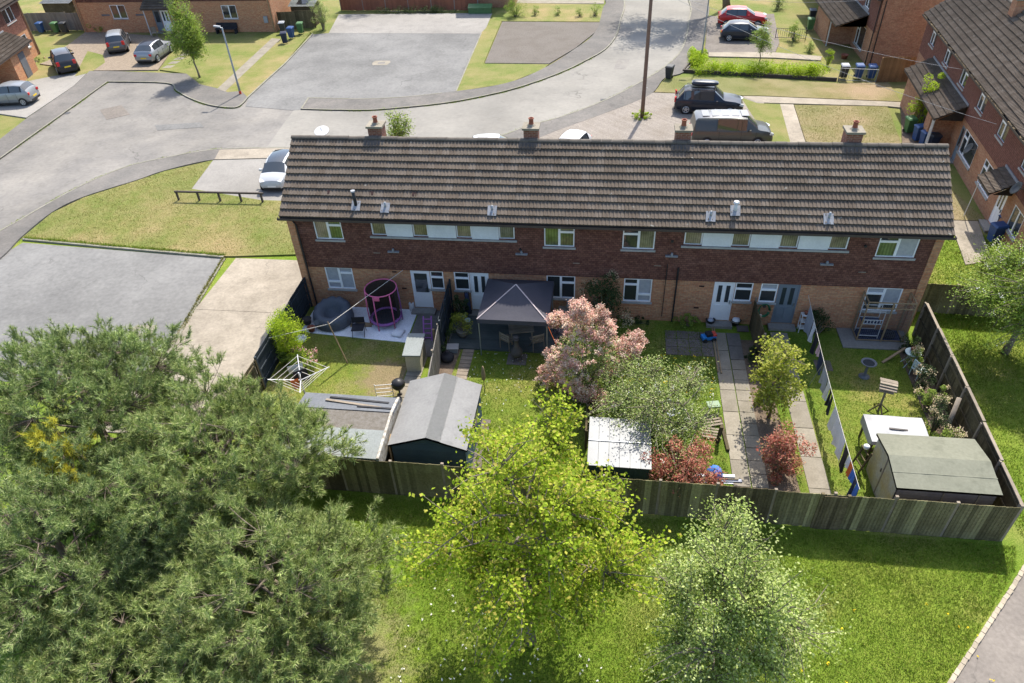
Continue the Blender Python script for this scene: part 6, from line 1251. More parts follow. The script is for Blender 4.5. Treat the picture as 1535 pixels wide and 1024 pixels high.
lathe_thing('bucket', 'mint green bowl on the decking near the second white door', 'bowl', (7.98, -0.92, 0.115), [(.09, 0), (.14, .08), (.16, .14), (.13, .14), (.11, .08), (.01, .07)], 'mint_paint')
t = empty('garden_machine', (7.90, -0.26, 0.115), 0, 'upright navy garden machine beside the second white door', 'machine')
MB().lathe([(.13, .1), (.16, .3), (.15, .7), (.09, .95), (.08, 1.15), (.02, 1.18)], n=12).build('body', 'fabric_navy', t, True); MB().tube([(-.1, .05, .9), (-.1, .05, 1.2), (.1, .05, 1.2), (.1, .05, .9)], .02, 6).build('handle', 'black_plastic', t)
for sx in (-.14, .14): MB().tube([(sx-.03, 0, .1), (sx+.03, 0, .1)], .1, 10).build('wheel', 'tyre', t)
t = empty('storage_tub', (7.67, -2.93, 0), .1, 'white plastic tub on the soil beside the brick path', 'tub'); MB().prism([(-.22, -.16), (.22, -.16), (.25, .17), (-.2, .18)], 0, .26).build('body', 'white_sheet', t); MB().box(-.25, .27, -.2, .2, .262, .30).build('lid', 'white_sheet', t)
lathe_thing('rubbish_bag', 'black rubbish bag on the soil by the fence', 'bag', (7.55, -3.53, 0), [(.12, 0), (.28, .08), (.3, .22), (.2, .36), (.06, .42), (.09, .5), (.01, .5)], 'fabric_black')
t = empty('bird_feeder', (9.49, -5.41, 0), 0, 'yellow bird feeder net hanging on a short pole in the second lawn', 'bird feeder')
MB().tube([(0, 0, 0), (0, 0, 1.3)], .015, 6).build('pole', 'cast_iron', t); MB().lathe([(.02, .62), (.08, .75), (.085, 1.0), (.05, 1.3), (.02, 1.42)], n=10).build('net', 'leaf_gold' if 0 else 'timber', t, True)
t = empty('potting_bench', (12.75, -.45, 0), 0, 'small potting bench under the open ground floor window', 'bench'); MB().box(-.6, .6, -.22, .22, .72, .77).build('top', 'timber_grey', t)
for sx in (-.55, .55):
    for sy in (-.18, .18): MB().box(sx-.03, sx+.03, sy-.03, sy+.03, 0, .72).build('leg', 'timber_grey', t)
lathe_thing('owl_figure', 'white owl figure standing on the potting bench', 'figurine', (12.62, -.42, .77), [(.08, 0), (.12, .06), (.13, .18), (.10, .27), (.11, .34), (.08, .42), (.01, .44)], 'white_sheet', parts=(('beak', [(.02, .31), (.03, .33), (.01, .36)], 'timber'),))
# ---------------------------------------------------------------- third garden
t = empty('toy_car', (18.81, -1.28, 0), .3, 'blue red and black ride on toy on the paved square', 'toy')
MB().box(-.3, .3, -.16, .16, .12, .28).build('body', 'toy_blue', t); MB().box(-.12, .14, -.14, .14, .281, .42).build('seat', 'fabric_black', t); MB().box(.15, .32, -.15, .15, .281, .36).build('hood', 'toy_red', t)
for sx in (-.2, .2):
    for sy in (-.18, .18): MB().tube([(sx, sy-.03, .11), (sx, sy+.03, .11)], .11, 10).build('wheel', 'tyre', t)
lathe_thing('bucket', 'black bucket of rags left of the third white door step', 'bucket', (19.00, -0.11, 0), [(.14, 0), (.2, .26), (.22, .28), (.19, .28), (.17, .2), (.01, .2)], 'black_plastic', parts=(('rags', [(.17, .2), (.1, .3), (.02, .32)], 'fabric_grey'),))
lathe_thing('bucket', 'black bucket with a white cloth right of the third white door step', 'bucket', (20.12, -0.07, 0), [(.14, 0), (.2, .26), (.22, .28), (.19, .28), (.17, .2), (.01, .2)], 'black_plastic', parts=(('cloth', [(.2, .22), (.14, .36), (.02, .38)], 'fabric_white'),))
o = MB().tube([(0, 0, 0), (.95, .3, .75)], .016, 6).build('broom', 'timber'); o.location = (20.16, -0.13, 0.05); tag(o, 'pale broom handle leaning from the bucket onto the trellis fence', 'broom')
for i, (a, b, w_) in enumerate((((19.06, -0.35, 0), (19.03, -3.47, 0), 'nearer the toy'), ((19.15, -0.34, 0), (19.16, -3.55, 0), 'nearer the slab path'))):
    a, b = Vector(a), Vector(b); o = MB().tube([(0, 0, .06), ((b-a).x, (b-a).y, .10)], .028, 6).build('timber_pole', 'timber'); o.location = a; tag(o, 'long thin timber pole edging the slab path, '+w_, 'pole', 'poles along the slab path')
o = MB().cbox((0, 0, .42), (.12, .1, .9), .1, ry=.05).build('sleeper_post', 'fence_dark'); o.location = (18.66, -7.43, 0); tag(o, 'dark upright timber post at the edge of the slab path', 'post')
o = MB().bar((0, 0, .05), (.12, -1.7, .08), .12, .1).build('sleeper', 'fence_dark'); o.location = (18.86, -6.14, 0); tag(o, 'dark timber sleeper lying along the slab path', 'sleeper')
t = empty('garden_stool', (18.59, -5.80, 0), .2, 'small stool with a green seat beside the slab path', 'stool'); MB().box(-.24, .24, -.17, .17, .40, .45).build('seat', 'bin_green', t)
for sx in (-.18, .18):
    for sy in (-.12, .12): MB().bar((sx*1.2, sy*1.2, 0), (sx, sy, .4), .03).build('leg', 'galv', t)
for i, p in enumerate(((18.51, -6.39, 0), (18.45, -7.03, 0))):
    t = empty('pallet_frame', p, .3-.4*i, ('weathered wooden pallet lying below the green stool', 'weathered wooden pallet lying next to the dark sleeper')[i], 'pallet')
    for k in range(4): MB().box(-.36, .36, -.26+k*.15, -.17+k*.15, .09, .115).build('slat', 'timber_grey', t)
    for sx in (-.32, 0, .32): MB().box(sx-.03, sx+.03, -.26, .28, .0, .088).build('bearer', 'timber_grey', t)
lathe_thing('water_jug', 'white plastic jug on the ground under the apple tree', 'jug', (17.75, -6.46, 0), [(.12, 0), (.15, .06), (.15, .26), (.07, .36), (.05, .4), (.01, .4)], 'white_sheet')
lathe_thing('rubbish_bag', 'bright blue bag beside the red bush at the back fence', 'bag', (18.34, -9.19, 0), [(.14, 0), (.28, .1), (.3, .32), (.22, .5), (.05, .62), (.01, .63)], 'fabric_blue')
t = empty('plastic_chair', (16.97, -6.31, 0), .5, 'pale grey plastic chair under the apple tree', 'chair'); MB().box(-.24, .24, -.24, .24, .40, .44).build('seat', 'fabric_grey', t); MB().box(-.24, .24, .21, .25, .44, .85).build('backrest', 'fabric_grey', t)
for sx in (-.2, .2):
    for sy in (-.2, .2): MB().bar((sx*1.1, sy*1.1, 0), (sx, sy, .4), .04).build('leg', 'fabric_grey', t)
t = empty('plank_stack', (18.23, -9.33, 0), .05, 'white and lilac planks stacked against the back fence', 'planks')
for k in range(4): MB().box(-1.1+.1*k, 1.2-.12*k, -.1+.06*k, .02+.06*k, .0+.05*k, .048+.05*k).build('plank', ('fabric_white', 'fabric_grey', 'concrete_slab', 'fabric_white')[k], t)
# ---------------------------------------------------------------- fourth garden
L0, L1 = Vector((22.78, -.45, 2.05)), Vector((22.48, -10.75, 1.8))
def lp(f): p = L0.lerp(L1, f); p.z -= .28*4*f*(1-f)*.6; return p
o = MB().tube([tuple(lp(i/20)-L0) for i in range(21)], .008, 5).build('washing_line', 'rope'); o.location = L0; tag(o, 'loaded washing line running from the house to the back fence', 'washing line')
IT = [(.06, .15, 1.1, 'fabric_grey', 'sheet', 'pale grey sheet on the long line, nearest the house'), (.155, .20, .9, 'fabric_white', 'towel', 'white towel on the long line, second from the house'), (.215, .27, .95, 'fabric_black', 'trousers', 'black trousers on the long line beside the pink top'), (.28, .315, .5, 'fabric_pink', 'shirt', 'pale pink top on the long line'), (.32, .38, .8, 'fabric_navy', 'shirt', 'dark navy top on the long line at the prop'),
 (.41, .48, .9, 'fabric_grey', 'shirt', 'blue grey top on the long line just past the prop'), (.485, .53, .8, 'fabric_white', 'shirt', 'white shirt on the long line just past the blue grey top'), (.535, .555, .75, 'fabric_black', 'sock', 'thin black legging on the long line, nearer the house'), (.56, .58, .9, 'fabric_black', 'sock', 'thin black legging on the long line, nearer the back fence'),
 (.62, .70, 1.0, 'fabric_white', 'towel', 'white towel on the long line level with the white covered table'), (.705, .79, 1.05, 'fabric_white', 'sheet', 'white sheet on the long line before the black trousers'), (.80, .845, 1.0, 'fabric_black', 'trousers', 'black trousers on the long line beside the white sheet'), (.85, .875, .5, 'fabric_white', 'shirt', 'little white cloth on the long line above the orange one'), (.88, .905, .6, 'fabric_orange', 'shirt', 'bright orange cloth on the long line'),
 (.91, .94, .5, 'fabric_blue', 'shirt', 'bright blue cloth on the long line'), (.942, .965, .95, 'fabric_navy', 'trousers', 'navy trousers on the long line, near its far end'), (.968, .992, .9, 'fabric_blue', 'towel', 'blue and white towel at the back fence end of the line')]
for i, (a, b, dr, mt, nm, lb) in enumerate(IT):
    garment('hanging_'+nm, lb, lp(a), lp(b), dr, mt, 10+i)
pb = Vector((22.57, -3.96, 0)); pt = lp(.395); o = MB().tube([(0, 0, 0), tuple(pt-pb)], .014, 6).build('line_prop', 'galv'); o.location = pb; tag(o, 'thin grey prop holding up the loaded washing line', 'clothes prop')
t = empty('cat_enclosure', (26.06, -.47, .07), 0, 'timber framed mesh enclosure against the house under the right window', 'enclosure'); x0, x1, y0, y1, h = -.94, .94, -.41, .38, 2.05; w_ = .045
for x in (x0, x1):
    for y in (y0, y1): MB().box(x-w_/2, x+w_/2, y-w_/2, y+w_/2, 0, h).build('upright', 'timber', t)
MB().bar((.05, y0-.02, 0), (.05, y0-.02, h), .06).build('upright', 'timber', t)
for z in (.05, 1.75, h-.02):
    MB().box(x0+w_/2, x1-w_/2, y0-.02, y0+.02, z-.022, z+.022).build('rail', 'timber', t)
    for x in (x0, x1): MB().box(x-.02, x+.02, y0+w_/2, y1-w_/2, z-.022, z+.022).build('rail', 'timber', t)
mb = MB()
for k in range(23): x = x0+.08*(k+1); mb.bar((x, y0, .08), (x, y0, h-.05), .003)
for k in range(24): mb.bar((x0, y0, .08*(k+1)), (x1, y0, .08*(k+1)), .003)
for k in range(9):
    for x in (x0, x1): mb.bar((x, y0+.085*(k+1), .08), (x, y0+.085*(k+1), h-.05), .003)
mb.build('wire_mesh', 'galv', t); MB().box(x0, x1, y0, y1, .005, .02).build('floor_mat', 'fabric_navy', t)
t = empty('slatted_stand', (25.6, -.46, .09), 0, 'white slatted stand inside the timber mesh enclosure', 'stand')
for sx in (-.4, .4):
    for sy in (-.25, .25): MB().bar((sx, sy, 0), (sx, sy, 1.45), .03).build('upright', 'white_paint', t)
for z in (.12, .75, 1.4):
    MB().box(-.4, .4, -.265, -.235, z, z+.03).build('rail', 'white_paint', t); MB().box(-.4, .4, .235, .265, z, z+.03).build('rail', 'white_paint', t)
    if z < 1: MB().box(-.38, .38, -.22, .22, z+.005, z+.02).build('shelf', 'fabric_navy', t)
for k in range(6): MB().box(-.36+k*.13, -.33+k*.13, -.262, -.24, .79, .95).build('slat', 'white_paint', t)
MB().box(-.4, .4, -.27, -.235, .955, .985).build('rail', 'white_paint', t)
lathe_thing('cat_bed', 'round dark bed on the floor of the mesh enclosure', 'pet bed', (26.5, -.5, .09), [(.24, 0), (.3, .08), (.28, .16), (.2, .12), (.01, .06)], 'fabric_black')
t = empty('bird_bath', (24.89, -3.20, 0), 0, 'grey stone bird bath on the shaded fourth lawn', 'bird bath'); MB().lathe([(.22, 0), (.22, .04), (.1, .07), (.055, .1), (.05, .62), (.09, .68)], n=16).build('pedestal', 'felt_slate', t, True)
MB().lathe([(.05, .66), (.24, .72), (.31, .78), (.29, .79), (.2, .745), (.01, .74)], n=18).build('bowl', 'felt_slate', t, True); MB().lathe([(.01, .755), (.235, .757), (.01, .76)], n=18).build('water', 'glass', t)
t = empty('bird_table', (24.92, -5.22, 0), -.3, 'rustic wooden bird table on the fourth lawn', 'bird table'); MB().box(-.035, .035, -.035, .035, 0, 1.15).build('post', 'timber_grey', t)
for k in range(4): aa = k*math.pi/2+.4; MB().bar((.42*math.cos(aa), .42*math.sin(aa), .0), (.03*math.cos(aa), .03*math.sin(aa), .4), .04).build('brace', 'fence_dark', t)
MB().box(-.25, .25, -.2, .2, 1.15, 1.19).build('tray', 'timber_grey', t)
for sx in (-.2, .2):
    for sy in (-.15, .15): MB().box(sx-.015, sx+.015, sy-.015, sy+.015, 1.19, 1.42).build('roof_post', 'timber_grey', t)
for s in (-1, 1):
    for k in range(3): MB().bar((-.3, s*(.27-k*.10), 1.40+k*.055), (.3, s*(.27-k*.10), 1.40+k*.055), .12, .02).build('roof_board', 'timber_grey', t)
t = empty('bistro_table', (26.84, -2.34, 0), 0, 'round mint green bistro table beside the flowering bushes', 'table'); MB().lathe([(.01, .70), (.3, .70), (.31, .72), (.3, .735), (.01, .735)], n=20).build('top', 'mint_paint', t)
for s in (-1, 1): MB().bar((-.26*s, -.2, 0), (.24*s, .1, .7), .022).build('leg', 'mint_paint', t); MB().bar((-.26*s, .2, 0), (.24*s, .16, .7), .022).build('leg', 'mint_paint', t)
lathe_thing('lidded_pot', 'dull pot with a dusky red lid on the bistro table', 'pot', Vector((26.84, -2.34, 0))+Vector((.05, .05, .735)), [(.1, 0), (.16, .05), (.14, .12), (.01, .13)], 'cast_iron', parts=(('lid', [(.17, .12), (.12, .17), (.03, .2)], 'petal_rose' if 0 else 'terracotta'),))
chair('bistro_chair', 'mint green slatted bistro chair half under the flowering bush', (26.96, -3.08, 0), 1.9, 'mint_paint', 'mint_paint', .42, .85, slats=True)
a, b = Vector((25.83, -2.29, 0)), Vector((26.81, -1.69, 0)); o = MB().bar((0, 0, .05), ((b-a).x, (b-a).y, .42), .10, .05).build('plank', 'timber'); o.location = a; tag(o, 'pale plank propped on the lawn against the bistro table', 'plank')
t = empty('covered_table', (24.75, -7.28, 0), -.02, 'garden table covered with a white sheet next to the green roofed shed', 'table')
mb = MB(); K = 10
for i in range(K+1):
    for j in range(7): mb.v.append((-1.0+2.0*i/K, -.68+1.36*j/6, 1.12+.02*math.sin(i*1.1)*math.sin(j)+(-.03 if 3 < i < 7 and 1 < j < 5 else 0)))
mb.f = [(i*7+j, (i+1)*7+j, (i+1)*7+j+1, i*7+j+1) for i in range(K) for j in range(6)]; mb.m = [0]*len(mb.f)
mb.quad((-1.0, -.68, 1.12), (-1.0, .68, 1.12), (-1.02, .66, .75), (-1.02, -.66, .82)); mb.quad((-1.0, .68, 1.12), (1.0, .68, 1.12), (1.0, .70, .95), (-1.0, .7, .85)); mb.quad((-1.0, -.68, 1.12), (1.0, -.68, 1.12), (1.0, -.69, 1.0), (-1.0, -.69, .95)); mb.build('cover_sheet', 'white_sheet', t, True)
MB().cbox((.05, .02, 1.125), (.62, .07, .012), -.05).build('puddle', 'cast_iron', t)
for sx in (-.9, .9):
    for sy in (-.55, .55): MB().box(sx-.03, sx+.03, sy-.03, sy+.03, 0, 1.08).build('leg', 'fence_dark', t)
MB().box(-.9, .9, -.58, -.54, .5, .56).build('rail', 'fence_dark', t)
t = empty('log_rack', (23.45, -8.2, 0), .25, 'leaning dark wooden rack with a white pot left of the corner shed', 'rack')
for y in (-.25, .2): MB().bar((-.1, y, 0), (.1, y-.05, 1.05), .05).build('upright', 'fence_dark', t)
for z in (.25, .6, .95): MB().bar((0, -.28, z), (.02, .22, z), .04).build('rung', 'fence_dark', t)
MB().lathe([(.08, 0), (.11, .12), (.07, .17), (.01, .18)], (.05, 0, 1.0), 10).build('pot', 'fabric_white', t, True)
o = MB().tube([(0, 0, 0), (.35, .75, 1.55)], [.085, .08], 10).build('leaning_log', 'timber_grey', None, True); o.location = (26.75, -6.7, .05); tag(o, 'pale log leaning on the side fence above the white covered table', 'log')
t = empty('slatted_stand', (22.98, -.32, .03), 0, 'white slatted plant stand beside the grey back door', 'stand')
for z in (.2, .55, .9):
    for k in range(3): MB().box(-.22, .22, -.16+k*.11, -.08+k*.11, z, z+.02).build('slat', 'white_paint', t)
for sx in (-.2, .2):
    for sy in (-.15, .15): MB().box(sx-.015, sx+.015, sy-.015, sy+.015, 0, .9).build('leg', 'white_paint', t)
lathe_thing('plant_pot', 'small terracotta pot on top of the white slatted plant stand', 'pot', (22.95, -.32, .95), [(.07, 0), (.1, .12), (.11, .13), (.01, .13)], 'terracotta')
t = empty('garden_hose', (21.2, -.12, .95), 0, 'green garden hose coiled on the wall left of the grey door', 'hose')
for k in range(4):
    mb = MB(); mb.tube([((.2+.02*k)*math.cos(q*.5), -.02-.02*k, (.30+.02*k)*math.sin(q*.5)) for q in range(13)], .016, 6).build('coil', 'hose_green', t, True)
MB().box(-.06, .06, .0, .1, .1, .2).build('bracket', 'cast_iron', t); MB().tube([(-.05, -.06, -.3), (-.12, -.1, -.7), (.1, -.15, -.9)], .014, 6).build('tail', 'hose_green', t)
o = MB().cbox((0, 0, .01), (.5, .42, .03)).build('stepping_slab', 'patio_slab'); o.location = (20.39, -0.41, 0.05); tag(o, 'small dark square slab beside the third doorstep', 'slab')
t = empty('wall_bench', (-24.99, 45.08, 0), 0, 'dark bench in the shade at the wall of the top left house', 'bench')
MB().box(-1.1, 1.1, -.3, .3, .42, .5).build('seat', 'fabric_black', t); MB().box(-1.1, 1.1, .25, .33, .5, .95).build('backrest', 'fabric_black', t)
for sx in (-1, 1): MB().box(sx-.05, sx+.05, -.28, .28, 0, .42).build('leg', 'fabric_black', t)
t = empty('garden_chair', (-32.19, 43.82, 0), .4, 'pale wooden chair beside the porch of the top left house', 'chair'); MB().box(-.25, .25, -.25, .25, .42, .46).build('seat', 'timber_grey', t); MB().box(-.25, .25, .21, .25, .46, .95).build('backrest', 'timber_grey', t)
for sx in (-.22, .22):
    for sy in (-.22, .22): MB().box(sx-.025, sx+.025, sy-.025, sy+.025, 0, .42).build('leg', 'timber_grey', t)
t = empty('grit_box', (0.02, 51.73, 0), 0, 'green bench shaped box at the top corner of the parking apron', 'box'); MB().prism([(-1.2, -.3), (1.2, -.3), (1.2, .35), (-1.2, .35)], 0, .6).build('body', 'bin_green', t); MB().add([(-1.25, -.36, .6), (1.25, -.36, .6), (1.25, .4, .85), (-1.25, .4, .85), (-1.25, -.36, .55), (1.25, -.36, .55), (1.25, .4, .55), (-1.25, .4, .55)], [(0, 1, 2, 3), (0, 4, 5, 1), (1, 5, 6, 2), (3, 7, 4, 0)]).build('lid', 'bin_green', t)
lathe_thing('plant_pot', 'large clay pot by the door of the gable ended house', 'pot', (33.03, 37.04, 0), [(.2, 0), (.28, .3), (.32, .34), (.27, .34), (.24, .28), (.01, .28)], 'terracotta')

# ---------------------------------------------------------------- vehicles
# outline rows: (x 0..1 rear to front, top height, belt height, half-width factor, roof half-width factor)
CARS = {
 'suv':   [(0, .62, .62, .80, .80), (.012, .95, .93, .90, .86), (.05, 1.10, 1.02, .95, .84), (.125, 1.58, 1.04, .98, .72), (.20, 1.67, 1.04, 1, .73), (.40, 1.70, 1.03, 1, .74), (.57, 1.66, 1.02, 1, .73), (.705, 1.12, 1.02, .99, .80), (.74, 1.06, 1.00, .98, .84), (.88, .98, .93, .95, .84), (.965, .84, .80, .88, .80), (1, .60, .58, .76, .72)],
 'hatch': [(0, .58, .58, .80, .80), (.015, .92, .90, .90, .84), (.05, 1.05, .96, .95, .82), (.15, 1.42, .98, .98, .70), (.26, 1.50, .97, 1, .71), (.42, 1.52, .96, 1, .72), (.56, 1.46, .95, 1, .71), (.74, 1.02, .93, .99, .80), (.77, .98, .92, .98, .84), (.90, .88, .84, .94, .82), (.97, .76, .72, .86, .78), (1, .56, .54, .74, .70)],
 'city':  [(0, .58, .58, .82, .82), (.02, .95, .93, .92, .86), (.05, 1.10, .98, .96, .82), (.12, 1.42, .99, .98, .72), (.25, 1.48, .98, 1, .73), (.48, 1.49, .97, 1, .74), (.62, 1.40, .96, 1, .72), (.80, 1.02, .94, .99, .82), (.83, .98, .92, .98, .85), (.92, .88, .84, .94, .82), (.975, .74, .70, .87, .78), (1, .54, .52, .78, .72)],
 'coupe': [(0, .66, .66, .80, .80), (.012, .98, .96, .90, .86), (.05, 1.12, 1.04, .95, .82), (.17, 1.46, 1.06, .98, .68), (.30, 1.56, 1.05, 1, .70), (.46, 1.58, 1.03, 1, .71), (.58, 1.52, 1.02, 1, .70), (.73, 1.08, 1.00, .99, .80), (.76, 1.03, .99, .98, .84), (.89, .95, .90, .95, .84), (.965, .82, .78, .88, .80), (1, .60, .58, .76, .72)],
 'van':   [(0, .70, .70, .88, .88), (.006, 1.10, 1.08, .96, .92), (.03, 1.70, 1.10, .99, .86), (.055, 1.84, 1.10, 1, .84), (.30, 1.88, 1.10, 1, .84), (.55, 1.88, 1.09, 1, .83), (.66, 1.80, 1.08, 1, .80), (.80, 1.22, 1.06, .99, .82), (.83, 1.14, 1.04, .98, .85), (.92, 1.04, .98, .95, .84), (.975, .90, .86, .88, .80), (1, .60, .58, .80, .74)],
}
def car(name, label, kind, L, Wd, H, rear, front, paint_, roofmat=None, z=.1, rail=False, box=False, cat='car', plate=True, sidewin=(3, 6), hood=None, dark_sill=True):
    a, b = Vector(rear[:2]), Vector(front[:2]); d = (b-a).normalized(); c = a+d*L/2
    t = empty(name, (c.x, c.y, z), math.atan2(d.y, d.x), label, cat); rows = CARS[kind]; hz = H/max(r[1] for r in rows); hw = Wd/2
    secs = []
    for (x, zt_, zb, wf, rf) in rows:
        X = (x-.5)*L; w_ = hw*wf; zt_ *= hz; zb *= hz; zs = .20 if .05 < x < .95 else .30; r_ = hw*rf; mid = (zs+zb)/2; crown_ = .035
        secs.append([(X, w_*.86, zs), (X, w_*.985, zs+.10), (X, w_, mid), (X, w_*.985, zb-.04), (X, w_*.955, zb), (X, r_+(w_*.955-r_)*.12 if zt_-zb > .25 else (w_*.955+r_)/2+.02, zt_-.06 if zt_-zb > .25 else (zb+zt_)/2+.004), (X, r_*.86, zt_-.012), (X, r_*.45, zt_+crown_*.6), (X, 0, zt_+crown_)])
    q = len(secs[0]); P = {'body': MB(), 'roof': MB(), 'windscreen': MB(), 'rear_window': MB(), 'left': MB(), 'right': MB(), 'hood': MB()}
    cab = [i for i, r in enumerate(rows) if r[1]-r[2] > .30]; c0, c1 = cab[0], cab[-1]
    for i in range(len(secs)-1):
        A, Bs = secs[i], secs[i+1]
        for j in range(q-1):
            for s in (1, -1):
                v = [(p[0], p[1]*s, p[2]) for p in (A[j], Bs[j], Bs[j+1], A[j+1])]; key = 'body'
                incab = c0 <= i < c1
                if incab and j == 4: key = 'left' if s > 0 else 'right'
                elif incab and j >= 6: key = 'roof'
                elif i == c1 and j >= 5: key = 'windscreen'
                elif i == c0-1 and j >= 5: key = 'rear_window'
                elif i > c1 and j >= 5 and i < len(secs)-2: key = 'hood'
                if kind == 'van' and key in ('left', 'right') and i in (c0, c0+1): key = 'body'
                if key in ('left', 'right') and i in (c0,) and kind != 'van': pass
                P[key].add(v, [(0, 1, 2, 3) if s < 0 else (3, 2, 1, 0)])
    for e, rev in ((secs[0], False), (secs[-1], True)):
        pts = [(p[0], p[1], p[2]) for p in e]+[(p[0], -p[1], p[2]) for p in reversed(e[:-1])]; P['body'].add(pts, [tuple(range(len(pts))) if not rev else tuple(reversed(range(len(pts))))])
    for kx in ('body', 'hood'):
        for v_i in range(0): pass
    body = P['body'].build('body', paint_, t, True); P['hood'].build('hood', hood or paint_, t, True); P['roof'].build('roof', roofmat or paint_, t, True)
    for k, nm in (('windscreen', 'windscreen'), ('rear_window', 'rear_window'), ('left', 'side_window'), ('right', 'side_window')):
        if P[k].v: P[k].build(nm, 'glass' if not (kind == 'van' and nm == 'rear_window') else paint_, t, True)
    for o in [ch for ch in t.children if ch.type == 'MESH']:
        bm = bmesh.new(); bm.from_mesh(o.data); bmesh.ops.remove_doubles(bm, verts=bm.verts, dist=.0005); bmesh.ops.recalc_face_normals(bm, faces=bm.faces) if o.name.startswith('body') else None; bm.to_mesh(o.data); bm.free()
    # window pillars
    pl = MB(); xs = [rows[c0][0]+.02, (rows[c0][0]+rows[c1][0])/2+.01, rows[c1][0]-.005] if kind != 'van' else [.30, .545, .60]
    for s in (1, -1):
        for xq in xs:
            i = max(k for k in range(len(rows)-1) if rows[k][0] <= xq); f = (xq-rows[i][0])/(rows[i+1][0]-rows[i][0]); lo = Vector(secs[i][4]).lerp(Vector(secs[i+1][4]), f); hi = Vector(secs[i][5]).lerp(Vector(secs[i+1][5]), f)
            lo.y *= s; hi.y *= s; pl.bar(lo, hi, .075, .03, upv=(1, 0, 0))
    pl.build('pillar', paint_ if kind == 'van' else 'black_plastic', t)
    wr = .335 if kind in ('suv', 'coupe', 'van') else .295
    for xq in (.175 if kind != 'van' else .19, .815 if kind != 'city' else .84):
        X = (xq-.5)*L
        for s in (1, -1):
            y1 = s*(hw*.995+.012); y0 = s*(hw-.22)
            MB().tube([(X, s*(hw-.05), wr), (X, s*(hw*1.0+.006), wr)], wr+.055, 20).build('wheel_arch', 'black_plastic', t)
            w_ = MB().tube([(X, y0, wr), (X, y1+s*.008, wr)], wr, 20).build('wheel', 'tyre', t)
            o = MB(); o.tube([(X, y1, wr), (X, y1+s*.016, wr)], wr*.30, 12)
            for k in range(5):
                an = k*2*math.pi/5+.3; o.bar((X, y1+s*.012, wr), (X+wr*.66*math.cos(an), y1+s*.012, wr+wr*.66*math.sin(an)), .07, .02, upv=(0, 1, 0))
            o.tube([(X+wr*.64*math.cos(k*math.pi/10), y1+s*.012, wr+wr*.64*math.sin(k*math.pi/10)) for k in range(21)], .022, 5); o.build('rim', 'alloy', w_)
    if dark_sill:
        for s in (1, -1): MB().box((.24-.5)*L, (.76-.5)*L, min(s*hw*.93, s*hw*1.003), max(s*hw*.93, s*hw*1.003), .19, .30).build('sill_trim', 'black_plastic', t)
    for s in (1, -1):
        for xq in (.26, .46, .66) if kind != 'van' else (.33, .60, .78):
            gp = MB(); pts_ = []
            for jj in (1, 2, 3):
                i = max(k for k in range(len(rows)-1) if rows[k][0] <= xq); f = (xq-rows[i][0])/(rows[i+1][0]-rows[i][0]); q_ = Vector(secs[i][jj]).lerp(Vector(secs[i+1][jj]), f); pts_.append((q_.x, s*(q_.y+.001), q_.z))
            gp.bar(pts_[0], pts_[1], .016, .012, upv=(1, 0, 0)); gp.bar(pts_[1], pts_[2], .016, .012, upv=(1, 0, 0)); gp.build('door_gap', 'fabric_black', t)
            if xq < .7: MB().cbox(((xq+.045-.5)*L, s*(hw+.004), .82*hz), (.17, .03, .035)).build('door_handle', paint_, t)
        MB().cbox((-.5*L+.035, s*hw*.74, .82*hz if kind != 'suv' else .98*hz), (.09, hw*.26, .18 if kind != 'suv' else .34), s*.25).build('tail_light', 'tail_red', t)
        MB().cbox((.5*L-.17, s*hw*.70, .70*hz+(.12 if kind == 'van' else .03)), (.30, hw*.34, .14), -s*.38, ry=.35).build('headlight', 'headlamp', t)
        MB().cbox((rows[c1][0]*L-.5*L+.20, s*(hw+.09), 1.0*hz if kind != 'van' else 1.16), (.12, .17, .13), s*.15).build('mirror', paint_, t)
    if plate:
        MB().box(-.5*L-.012, -.5*L+.012, -.26, .26, .62 if kind == 'suv' else .52, .73 if kind == 'suv' else .63).build('number_plate', 'plate_yellow', t); MB().box(.5*L-.012, .5*L+.012, -.26, .26, .38, .49).build('number_plate', 'plate_white', t)
    MB().box(-.5*L-.01, -.5*L+.08, -hw*.74, hw*.74, .26, .42).build('rear_bumper', 'black_plastic', t); MB().box(.5*L-.09, .5*L+.008, -hw*.66, hw*.66, .24, .36).build('front_grille', 'black_plastic', t)
    zr_ = rows[c0+1][1]*hz
    if rail:
        for s in (1, -1): MB().tube([((rows[c0][0]+.03-.5)*L, s*hw*.66, zr_), ((rows[c0+1][0]+.03-.5)*L, s*hw*.66, zr_+.07), ((rows[c1][0]-.04-.5)*L, s*hw*.66, zr_+.07), ((rows[c1][0]-.5)*L, s*hw*.66, zr_-.02)], .022, 6).build('roof_rail', 'galv', t)
    if box:
        zb = zr_+.14; o = MB(); n = 12
        for i, f in enumerate((0, .04, .15, .5, .82, .95, 1)):
            k = (.55, .85, 1, 1, .92, .72, .35)[i]; h_ = (.16, .26, .33, .34, .29, .2, .10)[i]; X = -.28*L+f*1.85
            for j in range(n): an = 2*math.pi*j/n; o.v.append((X, .39*k*max(-1, min(1, 1.25*math.cos(an))), zb+.17+(h_*.5)*max(-1, min(1, 1.3*math.sin(an)))))
        o.f = [(i*n+j, i*n+(j+1) % n, (i+1)*n+(j+1) % n, (i+1)*n+j) for i in range(6) for j in range(n)]+[tuple(range(n)), tuple(reversed(range(6*n, 7*n)))]; o.m = [0]*len(o.f)
        bx = o.build('roof_box', 'paint_slate', t, True)
        for X in (-.18*L, .06*L): MB().box(X, X+.05, -hw*.7, hw*.7, zr_+.05, zr_+.10).build('crossbar', 'black_plastic', bx)
    return t
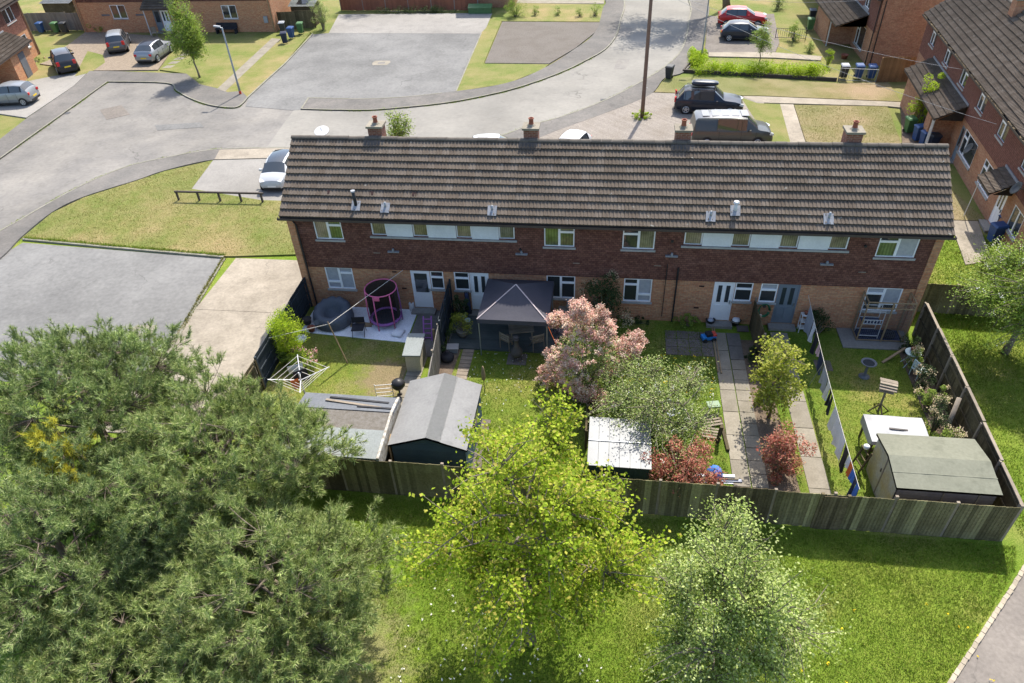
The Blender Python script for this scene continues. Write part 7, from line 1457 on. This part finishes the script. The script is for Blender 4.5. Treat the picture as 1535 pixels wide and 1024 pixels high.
car('parked_car', 'black car with tall red tail lights beside the left edge house', 'suv', 4.5, 1.8, 1.72, (-34.09, 32.51, 0), (-42.43, 41.72, 0), 'paint_black', 'paint_grey', .09, rail=True)
car('parked_car', 'dark grey estate car parked nose to the top left house', 'suv', 4.5, 1.8, 1.66, (-32.75, 38.11, 0), (-37.11, 46.46, 0), 'paint_grey', 'paint_palesilver', .09)
car('parked_car', 'silver coupe style car with a black roof beside the young tree', 'coupe', 4.4, 1.88, 1.60, (-28.29, 35.05, 0), (-28.68, 41.16, 0), 'paint_silver', 'paint_black', .09)
car('parked_car', 'small pale silver car cut by the left edge of the view', 'city', 3.8, 1.72, 1.62, (-32.71, 25.93, 0), (-37.55, 25.24, 0), 'paint_palesilver', None, .09)
car('parked_car', 'white small car with a dark roof facing the viewer left of the terrace', 'city', 3.6, 1.66, 1.5, (-6.65, 14.75), (-6.35, 11.1), 'paint_white', 'glass', .09)
car('parked_car', 'white car of which only the roof shows behind the ridge', 'hatch', 4.1, 1.75, 1.5, (4.78, 16.40, 0), (7.26, 16.70, 0), 'paint_white', None, .09)
car('parked_car', 'white car with red rear lights peeking over the ridge beside the second chimney', 'hatch', 4.0, 1.72, 1.46, (12.2, 18.7), (10.9, 14.9), 'paint_white', None, .09)
car('parked_car', 'dark navy estate car with a roof box on the block paved drive', 'suv', 4.75, 1.85, 1.68, (18.62, 25.48, 0), (23.39, 25.08, 0), 'paint_navy', None, .09, rail=True, box=True)
v = car('parked_van', 'grey green passenger van behind the third chimney', 'van', 5.15, 1.93, 1.92, (19.35, 19.75), (24.4, 19.9), 'paint_vangrey', 'paint_vanroof', .09, cat='van')
for k in range(5): MB().box(-2.0+k*.62, -1.55+k*.62, -.5, .5, 1.93, 1.952).build('roof_rib', 'paint_vanroof', v)
car('parked_car', 'bright red car on the drive at the top right', 'hatch', 4.4, 1.8, 1.6, (23.69, 46.86, 0), (28.07, 46.55, 0), 'paint_red', None, .09)
car('parked_car', 'dark blue grey hatchback parked in front of the red car', 'hatch', 4.1, 1.76, 1.5, (23.52, 42.46, 0), (27.39, 42.21, 0), 'paint_slate', None, .09)
